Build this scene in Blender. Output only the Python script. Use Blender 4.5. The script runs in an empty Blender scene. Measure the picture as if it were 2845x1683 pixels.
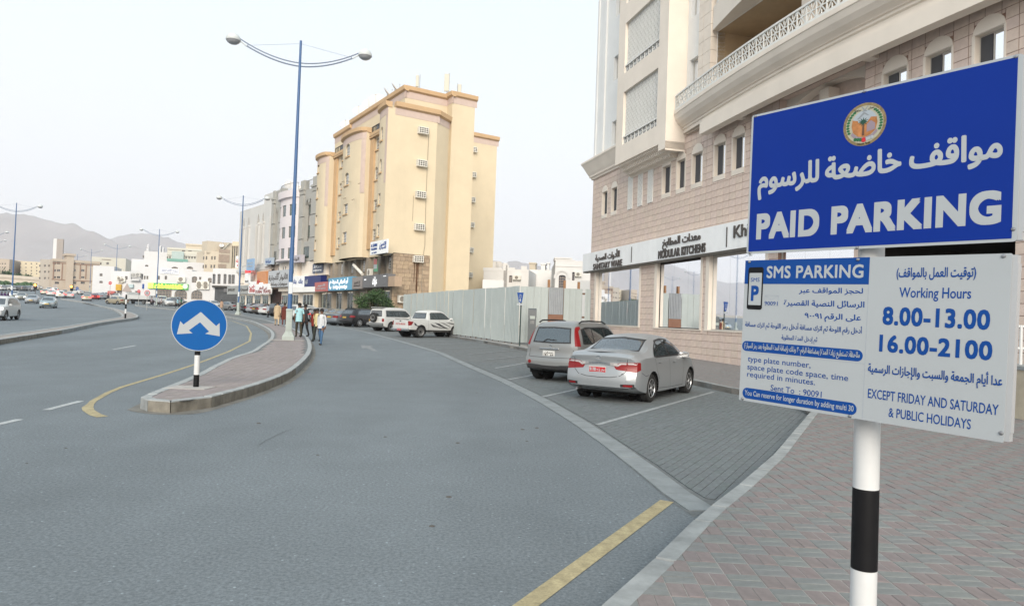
import bpy, bmesh, math, random
from mathutils import Vector, Matrix, geometry as mgeo
random.seed(7)
S = bpy.context.scene
COL = S.collection
PI = math.pi
# ------------------------------------------------------------------ camera, sky, sun, exposure
FPX, CX, CY, CAMZ = 1927.7, 1422.5, 841.5, 1.75           # focal length in pixels of the 2845 px wide photograph
ROLL = math.atan(.035); PITCH = math.atan(43 * math.cos(ROLL) / FPX)
cam_d = bpy.data.cameras.new('camera'); cam = bpy.data.objects.new('camera', cam_d); COL.objects.link(cam)
cam_d.sensor_width = 36; cam_d.sensor_fit = 'HORIZONTAL'; cam_d.lens = 36 * FPX / 2845; cam_d.clip_start = .05; cam_d.clip_end = 20000
cp, sp, cr, sr = math.cos(PITCH), math.sin(PITCH), math.cos(ROLL), math.sin(ROLL)
FW = Vector((0, cp, sp)); R0 = Vector((1, 0, 0)); U0 = Vector((0, -sp, cp))
RT = cr * R0 + sr * U0; UP = -sr * R0 + cr * U0
m3 = Matrix((RT, UP, -FW)).transposed(); M = m3.to_4x4(); M.translation = (0, 0, CAMZ); cam.matrix_world = M
S.camera = cam
SUN_EL, SUN_AZ = math.radians(27), math.radians(178)      # azimuth clockwise from +Y (behind the camera, to its right)
w = bpy.data.worlds.new('World'); S.world = w; w.use_nodes = True
nt = w.node_tree; bg = nt.nodes['Background']
sky = nt.nodes.new('ShaderNodeTexSky'); sky.sky_type = 'NISHITA'; sky.sun_disc = False
sky.sun_elevation = SUN_EL; sky.sun_rotation = SUN_AZ; sky.dust_density = 4.0; sky.air_density = 1.0; sky.ozone_density = 1.0
# thick dusty air: the clear sky colour is washed towards a pale white, a little bluer high up
tc = nt.nodes.new('ShaderNodeTexCoord'); sx = nt.nodes.new('ShaderNodeSeparateXYZ'); nt.links.new(tc.outputs['Generated'], sx.inputs[0])
rp = nt.nodes.new('ShaderNodeValToRGB'); nt.links.new(sx.outputs['Z'], rp.inputs['Fac'])
rp.color_ramp.elements[0].position = 0.0; rp.color_ramp.elements[0].color = (.97, .86, .79, 1)
rp.color_ramp.elements[1].position = .5; rp.color_ramp.elements[1].color = (.74, .90, 1.0, 1)
e = rp.color_ramp.elements.new(.16); e.color = (.90, .895, .89, 1)
mul = nt.nodes.new('ShaderNodeVectorMath'); mul.operation = 'SCALE'; mul.inputs['Scale'].default_value = 7.8
nt.links.new(rp.outputs['Color'], mul.inputs[0])
mx = nt.nodes.new('ShaderNodeMix'); mx.data_type = 'RGBA'; mx.inputs[0].default_value = .88
nt.links.new(sky.outputs[0], mx.inputs[6]); nt.links.new(mul.outputs[0], mx.inputs[7]); nt.links.new(mx.outputs[2], bg.inputs[0])
bg.inputs['Strength'].default_value = .1
sun_d = bpy.data.lights.new('sun', 'SUN'); sun = bpy.data.objects.new('sun', sun_d); COL.objects.link(sun)
sun_d.energy = 2.3; sun_d.angle = math.radians(38); sun_d.color = (1, .90, .78)
sdir = Vector((math.sin(SUN_AZ) * math.cos(SUN_EL), math.cos(SUN_AZ) * math.cos(SUN_EL), math.sin(SUN_EL)))
sun.rotation_euler = sdir.to_track_quat('Z', 'Y').to_euler()
S.view_settings.view_transform = 'Standard'; S.view_settings.look = 'None'; S.view_settings.exposure = .72; S.view_settings.gamma = 1
S.view_settings.use_curve_mapping = False
S.render.engine = 'CYCLES'; S.cycles.use_denoising = True; S.cycles.max_bounces = 6; S.cycles.transparent_max_bounces = 12
S.cycles.volume_bounces = 1

# ------------------------------------------------------------------ where things stand: gently rising road, rays through photograph pixels
KN = [(0, 0), (18, 0), (33, .15), (50, .36), (70, .62), (90, .95), (120, 1.55), (150, 2.5), (200, 4.4), (300, 8), (500, 12), (900, 14), (9000, 14)]
def zgs(y):
    if y <= 18: return 0.
    for i in range(1, len(KN) - 1):
        a, b = KN[i], KN[i + 1]
        if y <= b[0]:
            h = b[0] - a[0]; t = (y - a[0]) / h
            pm = KN[i - 1]; pn = KN[i + 2] if i + 2 < len(KN) else b
            m0 = 0 if i == 1 else (b[1] - pm[1]) / (b[0] - pm[0]); m1 = (pn[1] - a[1]) / (pn[0] - a[0])
            return (2*t**3 - 3*t*t + 1) * a[1] + (t**3 - 2*t*t + t) * h * m0 + (-2*t**3 + 3*t*t) * b[1] + (t**3 - t*t) * h * m1
    return 14.
YR = [-30, -10, 0, 6, 12, 18] + list(range(21, 60, 3)) + list(range(60, 160, 5)) + list(range(160, 300, 10)) + [300, 350, 400, 450, 500, 600, 700, 900, 1500, 2500, 4000, 9000]
ZR = [zgs(y) for y in YR]
import bisect
def zg(y):
    i = min(max(bisect.bisect_right(YR, y) - 1, 0), len(YR) - 2)
    t = (y - YR[i]) / (YR[i+1] - YR[i]); return ZR[i] + t * (ZR[i+1] - ZR[i])
def ray(px, py): return FW + RT * ((px - CX) / FPX) + UP * ((CY - py) / FPX)
def G(px, py, dz=0.):
    d = ray(px, py); lo, hi = .5, 900.
    for _ in range(50):
        m = (lo + hi) / 2
        if CAMZ + d.z * m - zg(d.y * m) - dz > 0: lo = m
        else: hi = m
    return Vector((d.x * lo, d.y * lo, zg(d.y * lo) + dz))
def DY(px, py, Y):
    d = ray(px, py); t = Y / d.y; return Vector((d.x * t, Y, CAMZ + d.z * t))

# ------------------------------------------------------------------ materials
MATS = {}
def mat(name, rgb, rough=.85, metal=0., var=.12, scale=3., bump=0., bscale=60., spec=.35, emit=None, es=1., coat=0., stain=0.):
    if name in MATS: return MATS[name]
    m = bpy.data.materials.new(name); m.use_nodes = True; t = m.node_tree; b = t.nodes['Principled BSDF']
    b.inputs['Roughness'].default_value = rough; b.inputs['Metallic'].default_value = metal; b.inputs['Specular IOR Level'].default_value = spec
    b.inputs['Base Color'].default_value = (*rgb, 1); b.inputs['Coat Weight'].default_value = coat; b.inputs['Coat Roughness'].default_value = .28
    tcn = t.nodes.new('ShaderNodeTexCoord')
    if var > 0:
        n = t.nodes.new('ShaderNodeTexNoise'); n.inputs['Scale'].default_value = scale; n.inputs['Detail'].default_value = 8; n.inputs['Roughness'].default_value = .65
        t.links.new(tcn.outputs['Object'], n.inputs['Vector'])
        mr = t.nodes.new('ShaderNodeMapRange'); mr.inputs[1].default_value = .3; mr.inputs[2].default_value = .7
        mr.inputs[3].default_value = 1 - var; mr.inputs[4].default_value = 1 + var; t.links.new(n.outputs[0], mr.inputs[0])
        v = t.nodes.new('ShaderNodeVectorMath'); v.operation = 'SCALE'; v.inputs[0].default_value = rgb; t.links.new(mr.outputs[0], v.inputs['Scale'])
        out = v.outputs[0]
        if stain > 0:
            n2 = t.nodes.new('ShaderNodeTexNoise'); n2.inputs['Scale'].default_value = scale * .35; n2.inputs['Detail'].default_value = 4
            mp = t.nodes.new('ShaderNodeMapping'); mp.inputs['Scale'].default_value = (2.5, 2.5, .35); t.links.new(tcn.outputs['Object'], mp.inputs[0]); t.links.new(mp.outputs[0], n2.inputs['Vector'])
            r2 = t.nodes.new('ShaderNodeMapRange'); r2.inputs[1].default_value = .45; r2.inputs[2].default_value = .75; r2.inputs[3].default_value = 1; r2.inputs[4].default_value = 1 - stain; t.links.new(n2.outputs[0], r2.inputs[0])
            v2 = t.nodes.new('ShaderNodeVectorMath'); v2.operation = 'SCALE'; t.links.new(out, v2.inputs[0]); t.links.new(r2.outputs[0], v2.inputs['Scale']); out = v2.outputs[0]
        t.links.new(out, b.inputs['Base Color'])
    if bump > 0:
        nb = t.nodes.new('ShaderNodeTexNoise'); nb.inputs['Scale'].default_value = bscale; nb.inputs['Detail'].default_value = 4
        t.links.new(tcn.outputs['Object'], nb.inputs['Vector'])
        bp = t.nodes.new('ShaderNodeBump'); bp.inputs['Strength'].default_value = bump; bp.inputs['Distance'].default_value = .01
        t.links.new(nb.outputs[0], bp.inputs['Height']); t.links.new(bp.outputs[0], b.inputs['Normal'])
    if emit: b.inputs['Emission Color'].default_value = (*emit, 1); b.inputs['Emission Strength'].default_value = es
    MATS[name] = m; return m
def glass_mat(name, tint, opaq=.6, refl=.5, rough=.02):
    """window glass: a tinted see-through layer under a mirror-like surface that strengthens at grazing angles"""
    m = bpy.data.materials.new(name); m.use_nodes = True; t = m.node_tree; t.nodes.clear()
    o = t.nodes.new('ShaderNodeOutputMaterial'); tr = t.nodes.new('ShaderNodeBsdfTransparent'); tr.inputs[0].default_value = (*tint, 1)
    df = t.nodes.new('ShaderNodeBsdfDiffuse'); df.inputs[0].default_value = (tint[0]*.12, tint[1]*.12, tint[2]*.12, 1)
    m1 = t.nodes.new('ShaderNodeMixShader'); m1.inputs[0].default_value = opaq; t.links.new(tr.outputs[0], m1.inputs[1]); t.links.new(df.outputs[0], m1.inputs[2])
    gl = t.nodes.new('ShaderNodeBsdfGlossy'); gl.inputs['Roughness'].default_value = rough; gl.inputs[0].default_value = (.95, .97, 1, 1)
    fr = t.nodes.new('ShaderNodeFresnel'); fr.inputs[0].default_value = 1.5
    ma = t.nodes.new('ShaderNodeMath'); ma.operation = 'MULTIPLY_ADD'; ma.inputs[1].default_value = 1.0; ma.inputs[2].default_value = refl; ma.use_clamp = True
    t.links.new(fr.outputs[0], ma.inputs[0]); m2 = t.nodes.new('ShaderNodeMixShader'); t.links.new(ma.outputs[0], m2.inputs[0])
    t.links.new(m1.outputs[0], m2.inputs[1]); t.links.new(gl.outputs[0], m2.inputs[2]); t.links.new(m2.outputs[0], o.inputs[0])
    MATS[name] = m; return m
GLASS = glass_mat('window glass', (.35, .4, .42), .8, .12)
SHOPGLASS = glass_mat('shop glass', (.8, .88, .88), .10, -.03)
CARGLASS = glass_mat('car glass', (.50, .62, .62), .30, .13)
DKGLASS = glass_mat('dark car glass', (.25, .3, .32), .7, .12)
GREENGLASS = glass_mat('green glass', (.16, .45, .36), .85, .12)

# ------------------------------------------------------------------ objects
def wloc(o):
    v = Vector((0, 0, 0))
    while o: v += o.location; o = o.parent
    return v
def thing(name, label, cat, loc=(0, 0, 0), rz=0., group=None, kind=None):
    o = bpy.data.objects.new(name, None); COL.objects.link(o); o.location = loc; o.rotation_euler = (0, 0, rz); o.empty_display_size = .2
    o['label'] = label; o['category'] = cat
    if group: o['group'] = group
    if kind: o['kind'] = kind
    return o
def tag(o, label=None, cat=None, group=None, kind=None):
    if label: o['label'] = label
    if cat: o['category'] = cat
    if group: o['group'] = group
    if kind: o['kind'] = kind
    return o
class MB:
    def __init__(s): s.v = []; s.f = []; s.mi = []; s.cur = 0
    def face(s, pts, m=None):
        i = len(s.v); s.v.extend([tuple(p) for p in pts]); s.f.append(tuple(range(i, i + len(pts)))); s.mi.append(s.cur if m is None else m)
    def box(s, x0, x1, y0, y1, z0, z1, T=None, top_only=False, skip_bottom=False):
        P = [(x0,y0,z0),(x1,y0,z0),(x1,y1,z0),(x0,y1,z0),(x0,y0,z1),(x1,y0,z1),(x1,y1,z1),(x0,y1,z1)]
        if T: P = [T(*p) for p in P]
        i = len(s.v); s.v.extend([tuple(p) for p in P])
        F = [(4,5,6,7),(0,1,5,4),(1,2,6,5),(2,3,7,6),(3,0,4,7)]
        if not skip_bottom: F.append((3,2,1,0))
        for q in F: s.f.append(tuple(i + k for k in q)); s.mi.append(s.cur)
    def obox(s, c, sx, sy, sz, R=None):
        R = R or Matrix.Identity(3); c = Vector(c)
        s.box(-sx/2, sx/2, -sy/2, sy/2, -sz/2, sz/2, T=lambda x, y, z: c + R @ Vector((x, y, z)))
    def prism(s, poly, z0, z1, T=None, cap=True):
        n = len(poly); a = [(*p, z0) for p in poly]; b = [(*p, z1) for p in poly]
        if T: a = [T(*p) for p in a]; b = [T(*p) for p in b]
        for i in range(n): s.face([a[i], a[(i+1) % n], b[(i+1) % n], b[i]])
        if cap:
            for q, rev in ((a, True), (b, False)):
                tri = mgeo.tessellate_polygon([[Vector((p[0], p[1], 0)) for p in poly]])
                for t in tri: s.face([q[k] for k in (t[::-1] if rev else t)])
    def tube(s, path, r, n=8, caps=True):
        path = [Vector(p) for p in path]; rs = r if isinstance(r, (list, tuple)) else [r] * len(path)
        i0 = len(s.v); N = len(path); ref = None
        for i, p in enumerate(path):
            d = (path[min(i+1, N-1)] - path[max(i-1, 0)]).normalized()
            if ref is None: ref = Vector((0, 0, 1)) if abs(d.z) < .9 else Vector((1, 0, 0))
            a = d.cross(ref).normalized(); b = a.cross(d).normalized(); ref = b
            for k in range(n):
                t = 2 * PI * k / n; s.v.append(tuple(p + a * math.cos(t) * rs[i] + b * math.sin(t) * rs[i]))
        for i in range(N - 1):
            for k in range(n):
                s.f.append((i0+i*n+k, i0+i*n+(k+1)%n, i0+(i+1)*n+(k+1)%n, i0+(i+1)*n+k)); s.mi.append(s.cur)
        if caps:
            s.f.append(tuple(i0 + k for k in range(n))[::-1]); s.mi.append(s.cur)
            s.f.append(tuple(i0 + (N-1)*n + k for k in range(n))); s.mi.append(s.cur)
    def lathe(s, prof, n=20, T=None, caps=True):
        """prof: list of (r, h); axis z unless T maps it"""
        i0 = len(s.v)
        for r, h in prof:
            for k in range(n):
                p = (r * math.cos(2*PI*k/n), r * math.sin(2*PI*k/n), h); s.v.append(tuple(T(*p) if T else p))
        for i in range(len(prof) - 1):
            for k in range(n):
                s.f.append((i0+i*n+k, i0+i*n+(k+1)%n, i0+(i+1)*n+(k+1)%n, i0+(i+1)*n+k)); s.mi.append(s.cur)
        if caps:
            if prof[0][0] > 1e-4: s.f.append(tuple(i0 + k for k in range(n))[::-1]); s.mi.append(s.cur)
            if prof[-1][0] > 1e-4: s.f.append(tuple(i0 + (len(prof)-1)*n + k for k in range(n))); s.mi.append(s.cur)
    def mesh(s, name, mats, off=None, smooth=False, weld=False):
        me = bpy.data.meshes.new(name)
        off = off or Vector((0, 0, 0))
        me.from_pydata([(x - off[0], y - off[1], z - off[2]) for x, y, z in s.v], [], s.f)
        for m in (mats if isinstance(mats, (list, tuple)) else [mats]): me.materials.append(m)
        if any(s.mi): me.polygons.foreach_set('material_index', s.mi)
        if weld:
            bm = bmesh.new(); bm.from_mesh(me); bmesh.ops.remove_doubles(bm, verts=bm.verts, dist=.0005); bmesh.ops.recalc_face_normals(bm, faces=bm.faces); bm.to_mesh(me); bm.free()
        if smooth:
            me.polygons.foreach_set('use_smooth', [True] * len(me.polygons))
            if smooth != 'all': me.set_sharp_from_angle(angle=math.radians(38))
        me.update(); return me
    def build(s, name, mats, parent=None, local=False, smooth=False, weld=False, bevel=0.):
        """world coordinates unless local; the mesh is stored relative to its parent"""
        if parent is None: off = Vector(s.v[0]) if not local else Vector((0, 0, 0))
        else: off = Vector((0, 0, 0)) if local else wloc(parent)
        if parent is None and not local:
            xs = [v[0] for v in s.v]; ys = [v[1] for v in s.v]; zs = [v[2] for v in s.v]; off = Vector(((min(xs)+max(xs))/2, (min(ys)+max(ys))/2, min(zs)))
        me = s.mesh(name, mats, off, smooth, weld)
        o = bpy.data.objects.new(name, me); COL.objects.link(o)
        if parent: o.parent = parent
        elif not local: o.location = off
        if bevel:
            b = o.modifiers.new('edge', 'BEVEL'); b.width = bevel; b.segments = 2; b.limit_method = 'ANGLE'
        return o
def children(o): return [c for c in COL.objects if c.parent == o]
KIDS = {}
def copy_tree(o, parent=None, kids=None):
    if kids is None:
        kids = {}
        for c in COL.objects:
            if c.parent: kids.setdefault(c.parent.name, []).append(c)
    c = o.copy(); COL.objects.link(c); c.parent = parent
    for ch in kids.get(o.name, []): copy_tree(ch, c, kids)
    return c
def obj(name, me, parent=None, loc=(0, 0, 0), rz=0.):
    o = bpy.data.objects.new(name, me); COL.objects.link(o); o.parent = parent; o.location = loc; o.rotation_euler = (0, 0, rz); return o

class Fr:
    """a facade: s runs along it, o is how far in front of it, z is height"""
    def __init__(f, P, ang_u, flip=1, bulge=None):
        a = math.radians(ang_u); f.P = Vector((P[0], P[1])); f.u = Vector((math.sin(a), math.cos(a)))
        f.n = Vector((-f.u.y, f.u.x)) * flip; f.bulge = bulge
    def p(f, s, o, z):
        if f.bulge: o += f.bulge(s)
        q = f.P + f.u * s + f.n * o; return Vector((q.x, q.y, z))
    def sub(f, bulge): g = Fr.__new__(Fr); g.P, g.u, g.n, g.bulge = f.P, f.u, f.n, bulge; return g
    def box(f, mb, s0, s1, o0, o1, z0, z1, ds=None):
        if f.bulge is None and ds is None: mb.box(s0, s1, o0, o1, z0, z1, T=lambda x, y, z: f.p(x, y, z)); return
        n = max(1, int(math.ceil((s1 - s0) / (ds or .4)))); 
        for i in range(n):
            a, b = s0 + (s1-s0)*i/n, s0 + (s1-s0)*(i+1)/n
            mb.box(a, b, o0, o1, z0, z1, T=lambda x, y, z: f.p(x, y, z))
    def wall(f, mb, s0, s1, z0, z1, ops=(), o=0., dep=.25, ds=None, back=True):
        """sheet with rectangular openings and their reveals; ops: (sa, sb, za, zb)"""
        ss = sorted({s0, s1, *[x for q in ops for x in q[:2] if s0 < x < s1]}); zz = sorted({z0, z1, *[x for q in ops for x in q[2:4] if z0 < x < z1]})
        if ds or f.bulge:
            step = ds or .4; ns = []
            for a, b in zip(ss, ss[1:]):
                n = max(1, int(math.ceil((b - a) / step))); ns += [a + (b-a)*i/n for i in range(n)]
            ss = ns + [ss[-1]]
        for a, b in zip(ss, ss[1:]):
            for c, d in zip(zz, zz[1:]):
                mx_, my_ = (a+b)/2, (c+d)/2
                if any(q[0] < mx_ < q[1] and q[2] < my_ < q[3] for q in ops): continue
                mb.face([f.p(a, o, c), f.p(b, o, c), f.p(b, o, d), f.p(a, o, d)])
        for sa, sb, za, zb in [q[:4] for q in ops]:
            sa, sb, za, zb = max(sa, s0), min(sb, s1), max(za, z0), min(zb, z1)
            for A, B in (((sa, za), (sb, za)), ((sb, za), (sb, zb)), ((sb, zb), (sa, zb)), ((sa, zb), (sa, za))):
                mb.face([f.p(A[0], o, A[1]), f.p(B[0], o, B[1]), f.p(B[0], o-dep, B[1]), f.p(A[0], o-dep, A[1])])
    def arch_fill(f, mb, sa, sb, zs, zt, o, dep=.2, n=6, pointed=0.):
        """masonry above an arch inside a rectangular opening sa..sb, springing at zs and closed at zt"""
        c, r = (sa+sb)/2, (sb-sa)/2; pts = []
        for i in range(2*n+1):
            t = PI - PI*i/(2*n); x = c + r*math.cos(t); hgt = (zt-zs)*(math.sin(t) if not pointed else (1-abs(math.cos(t))**(1+pointed)))
            pts.append((x, zs + hgt * .98))
        for (x0, h0), (x1, h1) in zip(pts, pts[1:]):
            mb.face([f.p(x0, o, h0), f.p(x1, o, h1), f.p(x1, o, zt), f.p(x0, o, zt)])
            mb.face([f.p(x0, o, h0), f.p(x1, o, h1), f.p(x1, o-dep, h1), f.p(x0, o-dep, h0)])
    def sweep(f, mb, prof, s0, s1, ds=None, ends=True):
        """profile list of (o, z) swept from s0 to s1"""
        n = max(1, int(math.ceil((s1-s0)/(ds or (.4 if f.bulge else 1e9))))); k = len(prof)
        for i in range(n):
            a, b = s0+(s1-s0)*i/n, s0+(s1-s0)*(i+1)/n
            for j in range(k): q, r = prof[j], prof[(j+1) % k]; mb.face([f.p(a, q[0], q[1]), f.p(b, q[0], q[1]), f.p(b, r[0], r[1]), f.p(a, r[0], r[1])])
        if ends: mb.face([f.p(s0, *q) for q in prof]); mb.face([f.p(s1, *q) for q in prof][::-1])

def window(parent, f, s0, s1, z0, z1, o, fm, gm, nx=1, nz=1, arch=0., fw=.06, name='window', bar=.035, dark=True):
    """frame with glazing bars; the pane is a child of the frame"""
    mb = MB(); t = .05
    f.box(mb, s0, s0+fw, o-t, o, z0, z1); f.box(mb, s1-fw, s1, o-t, o, z0, z1); f.box(mb, s0+fw, s1-fw, o-t, o, z0, z0+fw); f.box(mb, s0+fw, s1-fw, o-t, o, z1-fw, z1)
    for i in range(1, nx): c = s0+(s1-s0)*i/nx; f.box(mb, c-bar/2, c+bar/2, o-t, o-.005, z0+fw, z1-fw)
    for i in range(1, nz): c = z0+(z1-z0)*i/nz; f.box(mb, s0+fw, s1-fw, o-t, o-.008, c-bar/2, c+bar/2)
    w_ = mb.build(name, fm, parent)
    g = MB(); f.box(g, s0+fw*.5, s1-fw*.5, o-t*.7, o-t*.4, z0+fw*.5, z1-fw*.5); g.build('pane', gm, w_)
    return w_

# ------------------------------------------------------------------ lettering (mesh letters; joined Arabic forms)
AR = {}
for ch, base, k in (('\u0627',0xFE8D,2),('\u0623',0xFE83,2),('\u0625',0xFE87,2),('\u0628',0xFE8F,4),('\u0629',0xFE93,2),('\u062a',0xFE95,4),('\u062b',0xFE99,4),('\u062c',0xFE9D,4),
    ('\u062d',0xFEA1,4),('\u062e',0xFEA5,4),('\u062f',0xFEA9,2),('\u0630',0xFEAB,2),('\u0631',0xFEAD,2),('\u0632',0xFEAF,2),('\u0633',0xFEB1,4),('\u0634',0xFEB5,4),('\u0635',0xFEB9,4),('\u0636',0xFEBD,4),
    ('\u0637',0xFEC1,4),('\u0638',0xFEC5,4),('\u0639',0xFEC9,4),('\u063a',0xFECD,4),('\u0641',0xFED1,4),('\u0642',0xFED5,4),('\u0643',0xFED9,4),('\u0644',0xFEDD,4),('\u0645',0xFEE1,4),('\u0646',0xFEE5,4),
    ('\u0647',0xFEE9,4),('\u0648',0xFEED,2),('\u0649',0xFEEF,2),('\u064a',0xFEF1,4),('\u0626',0xFE89,4)): AR[ch] = (base, k)
def shape(s):
    out = []; n = len(s)
    for i, ch in enumerate(s):
        if ch not in AR: out.append(ch); continue
        b, k = AR[ch]; pv = i > 0 and s[i-1] in AR and AR[s[i-1]][1] == 4; nx = i < n-1 and s[i+1] in AR and k == 4
        out.append(chr(b + (3 if pv and nx else 1 if pv else 2 if nx else 0)))
    r = list(reversed(out)); i = 0
    while i < len(r):
        j = i
        while j < len(r) and '\u0660' <= r[j] <= '\u0669': j += 1
        if j > i: r[i:j] = r[i:j][::-1]; i = j
        else: r[i] = {'(': ')', ')': '('}.get(r[i], r[i]); i += 1
    return ''.join(r)
TCACHE = {}
def text_shape(s, bold=0., res=3, sp=1.):
    """list of (outer, holes) polygons in em units, plus bounds; each stroke outline is kept apart so overlaps never cancel"""
    key = (s, sp, res)
    if key in TCACHE: return TCACHE[key]
    t = shape(s) if any(c in AR for c in s) else s
    cu = bpy.data.curves.new('t', 'FONT'); cu.body = t; cu.space_character = sp; o = bpy.data.objects.new('t', cu); COL.objects.link(o)
    dg = bpy.context.evaluated_depsgraph_get(); oe = o.evaluated_get(dg); cv = oe.to_curve(dg)
    loops = []
    for sp_ in cv.splines:
        bp_ = sp_.bezier_points; n = len(bp_); pts = []
        for i in range(n):
            a, b = bp_[i], bp_[(i+1) % n]
            straight = (a.handle_right - a.co).cross(b.co - a.co).length < 1e-6 and (b.handle_left - b.co).cross(b.co - a.co).length < 1e-6
            if straight: pts.append(a.co.to_2d())
            else: pts += [q.to_2d() for q in mgeo.interpolate_bezier(a.co, a.handle_right, b.handle_left, b.co, res + 1)[:-1]]
        cl = []
        for q in pts:
            if not cl or (q - cl[-1]).length > 1e-5: cl.append(q)
        if len(cl) > 2 and (cl[0] - cl[-1]).length < 1e-5: cl.pop()
        if len(cl) > 2: loops.append(cl)
    oe.to_curve_clear(); bpy.data.objects.remove(o); bpy.data.curves.remove(cu)
    def area(l): return sum(l[i].x*l[(i+1) % len(l)].y - l[(i+1) % len(l)].x*l[i].y for i in range(len(l))) / 2
    ars = [area(l) for l in loops]
    if not loops: return [], (0, 0, 1, 1)
    sgn = 1 if ars[max(range(len(ars)), key=lambda i: abs(ars[i]))] > 0 else -1
    def inside(q, l):
        c = False
        for i in range(len(l)):
            a, b = l[i], l[i-1]
            if (a.y > q.y) != (b.y > q.y) and q.x < (b.x-a.x)*(q.y-a.y)/(b.y-a.y)+a.x: c = not c
        return c
    big_ = [l for l, a in zip(loops, ars) if a*sgn > 0]; odd = [not (a*sgn > 0) and not any(inside(l[0], r) for r in big_) for l, a in zip(loops, ars)]
    lo_ = [l for l, a, q in zip(loops, ars, odd) if q]; top = [q and not any(o is not l and inside(l[0], o) for o in lo_) for l, q in zip(loops, odd)]
    flag = [a*sgn > 0 or t_ for a, t_ in zip(ars, top)]
    outers = [[l, []] for l, a in zip(loops, flag) if a]; raw = [l for l, a in zip(loops, flag) if a]
    for l, a in zip(loops, flag):
        if not a:
            c = [i for i, r in enumerate(raw) if inside(l[0], r)]
            if c: i = min(c, key=lambda i: abs(area(raw[i]))); outers[i][1].append(l)
    xs = [q.x for ol in outers for q in ol[0]]; ys = [q.y for ol in outers for q in ol[0]]
    r = (outers, (min(xs), min(ys), max(xs), max(ys))); TCACHE[key] = r; return r
def text_mb(mb, s, T, x0, x1, ybase, cap, bold=0., depth=0., res=3, capref=None, zstep=.00012, flush=0.):
    """lay text s so that its ink spans x0..x1, baseline ybase; cap = height of a capital (or of alef); T maps (x,y,d)"""
    outers, (a, b, c, d) = text_shape(s, 0, res, 1+bold*2.0 if bold > .02 and not any(c in AR for c in s) else 1.)
    if not outers: return
    if bold:
        a -= bold; c += bold; n_ = 8 if bold > .02 else 4; r_ = bold; sh = [(r_*math.cos(2*PI*k/n_+.39*(n_ == 8)), r_*math.sin(2*PI*k/n_+.39*(n_ == 8))) for k in range(n_)]
        if not any(ch in AR for ch in s) and bold > .02: sh = [(x*r_, y*r_) for x in (-1, 0, 1) for y in (-1, 0, 1)]
        outers = [([Vector((q.x+x, q.y+y)) for q in ol], [[Vector((q.x+x, q.y+y)) for q in h] for h in hs]) for x, y in sh for ol, hs in outers]
    kx = (x1 - x0) / (c - a); ref = capref or (.70 if not any(ch in AR for ch in s) else .74); ky = cap / ref
    for i, (ol, hs) in enumerate(outers):
        dd = flush + (i % 7) * zstep * .5 + i * 2e-6 + depth
        rings = [ol] + hs; P = [Vector((x0 + (q.x - a)*kx, ybase + q.y*ky, 0)) for l in rings for q in l]
        tri = mgeo.tessellate_polygon([[Vector((q.x*kx, q.y*ky, 0)) for q in l] for l in rings])
        i0 = len(mb.v); mb.v.extend([tuple(T(p.x, p.y, dd)) for p in P])
        for t in tri: mb.f.append(tuple(i0 + k for k in t)); mb.mi.append(mb.cur)
        if depth:
            k0 = 0
            for l in rings:
                n = len(l); j0 = len(mb.v); mb.v.extend([tuple(T(P[k0+k].x, P[k0+k].y, flush)) for k in range(n)])
                for k in range(n): mb.f.append((i0+k0+k, i0+k0+(k+1) % n, j0+(k+1) % n, j0+k)); mb.mi.append(mb.cur)
                k0 += n

def haze(dens):
    mb = MB(); mb.box(-5020, 3020, -31, 9001, -1.2, 1150); m = bpy.data.materials.new('dusty air'); m.use_nodes = True; t = m.node_tree; t.nodes.clear()
    o = t.nodes.new('ShaderNodeOutputMaterial'); v = t.nodes.new('ShaderNodeVolumePrincipled'); v.inputs['Density'].default_value = dens; v.inputs['Color'].default_value = (.92, .94, 1, 1); v.inputs['Anisotropy'].default_value = .0; t.links.new(v.outputs[0], o.inputs['Volume'])
    h = mb.build('haze', m); h['kind'] = 'stuff'; h.visible_shadow = True; return h
haze(.00019)
# ------------------------------------------------------------------ ground, road, paving
def xy(p): return Vector((p[0], p[1]))
def inpoly(x, y, P):
    c = False; n = len(P)
    for i in range(n):
        a, b = P[i], P[i-1]
        if (a[1] > y) != (b[1] > y) and x < (b[0]-a[0])*(y-a[1])/(b[1]-a[1])+a[0]: c = not c
    return c
def drape_mb(poly, dz, skirt=None):
    bm = bmesh.new(); vs = [bm.verts.new((p[0], p[1], 0)) for p in poly]
    for t in mgeo.tessellate_polygon([[Vector((p[0], p[1], 0)) for p in poly]]):
        try: bm.faces.new([vs[k] for k in t])
        except ValueError: pass
    y0, y1 = min(p[1] for p in poly), max(p[1] for p in poly)
    for y in YR:
        if y0 < y < y1: bmesh.ops.bisect_plane(bm, geom=bm.verts[:]+bm.edges[:]+bm.faces[:], plane_co=(0, y, 0), plane_no=(0, 1, 0), dist=1e-5)
    bmesh.ops.recalc_face_normals(bm, faces=bm.faces)
    if bm.faces and sum(f.normal.z for f in bm.faces) < 0: bmesh.ops.reverse_faces(bm, faces=bm.faces)
    for v in bm.verts: v.co.z = zg(v.co.y) + dz
    if skirt is not None:
        be = [e for e in bm.edges if len(e.link_faces) == 1]; r = bmesh.ops.extrude_edge_only(bm, edges=be)
        for v in r['geom']:
            if isinstance(v, bmesh.types.BMVert): v.co.z = zg(v.co.y) + skirt
    return bm
def drape(name, poly, dz, m, parent=None, skirt=None, kind=None):
    bm = drape_mb(poly, dz, skirt); me = bpy.data.meshes.new(name); bm.to_mesh(me); bm.free(); me.materials.append(m)
    o = bpy.data.objects.new(name, me); COL.objects.link(o)
    if parent:
        o.parent = parent; me.transform(Matrix.Translation(-wloc(parent)))
    if kind: o['kind'] = kind
    return o
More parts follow.
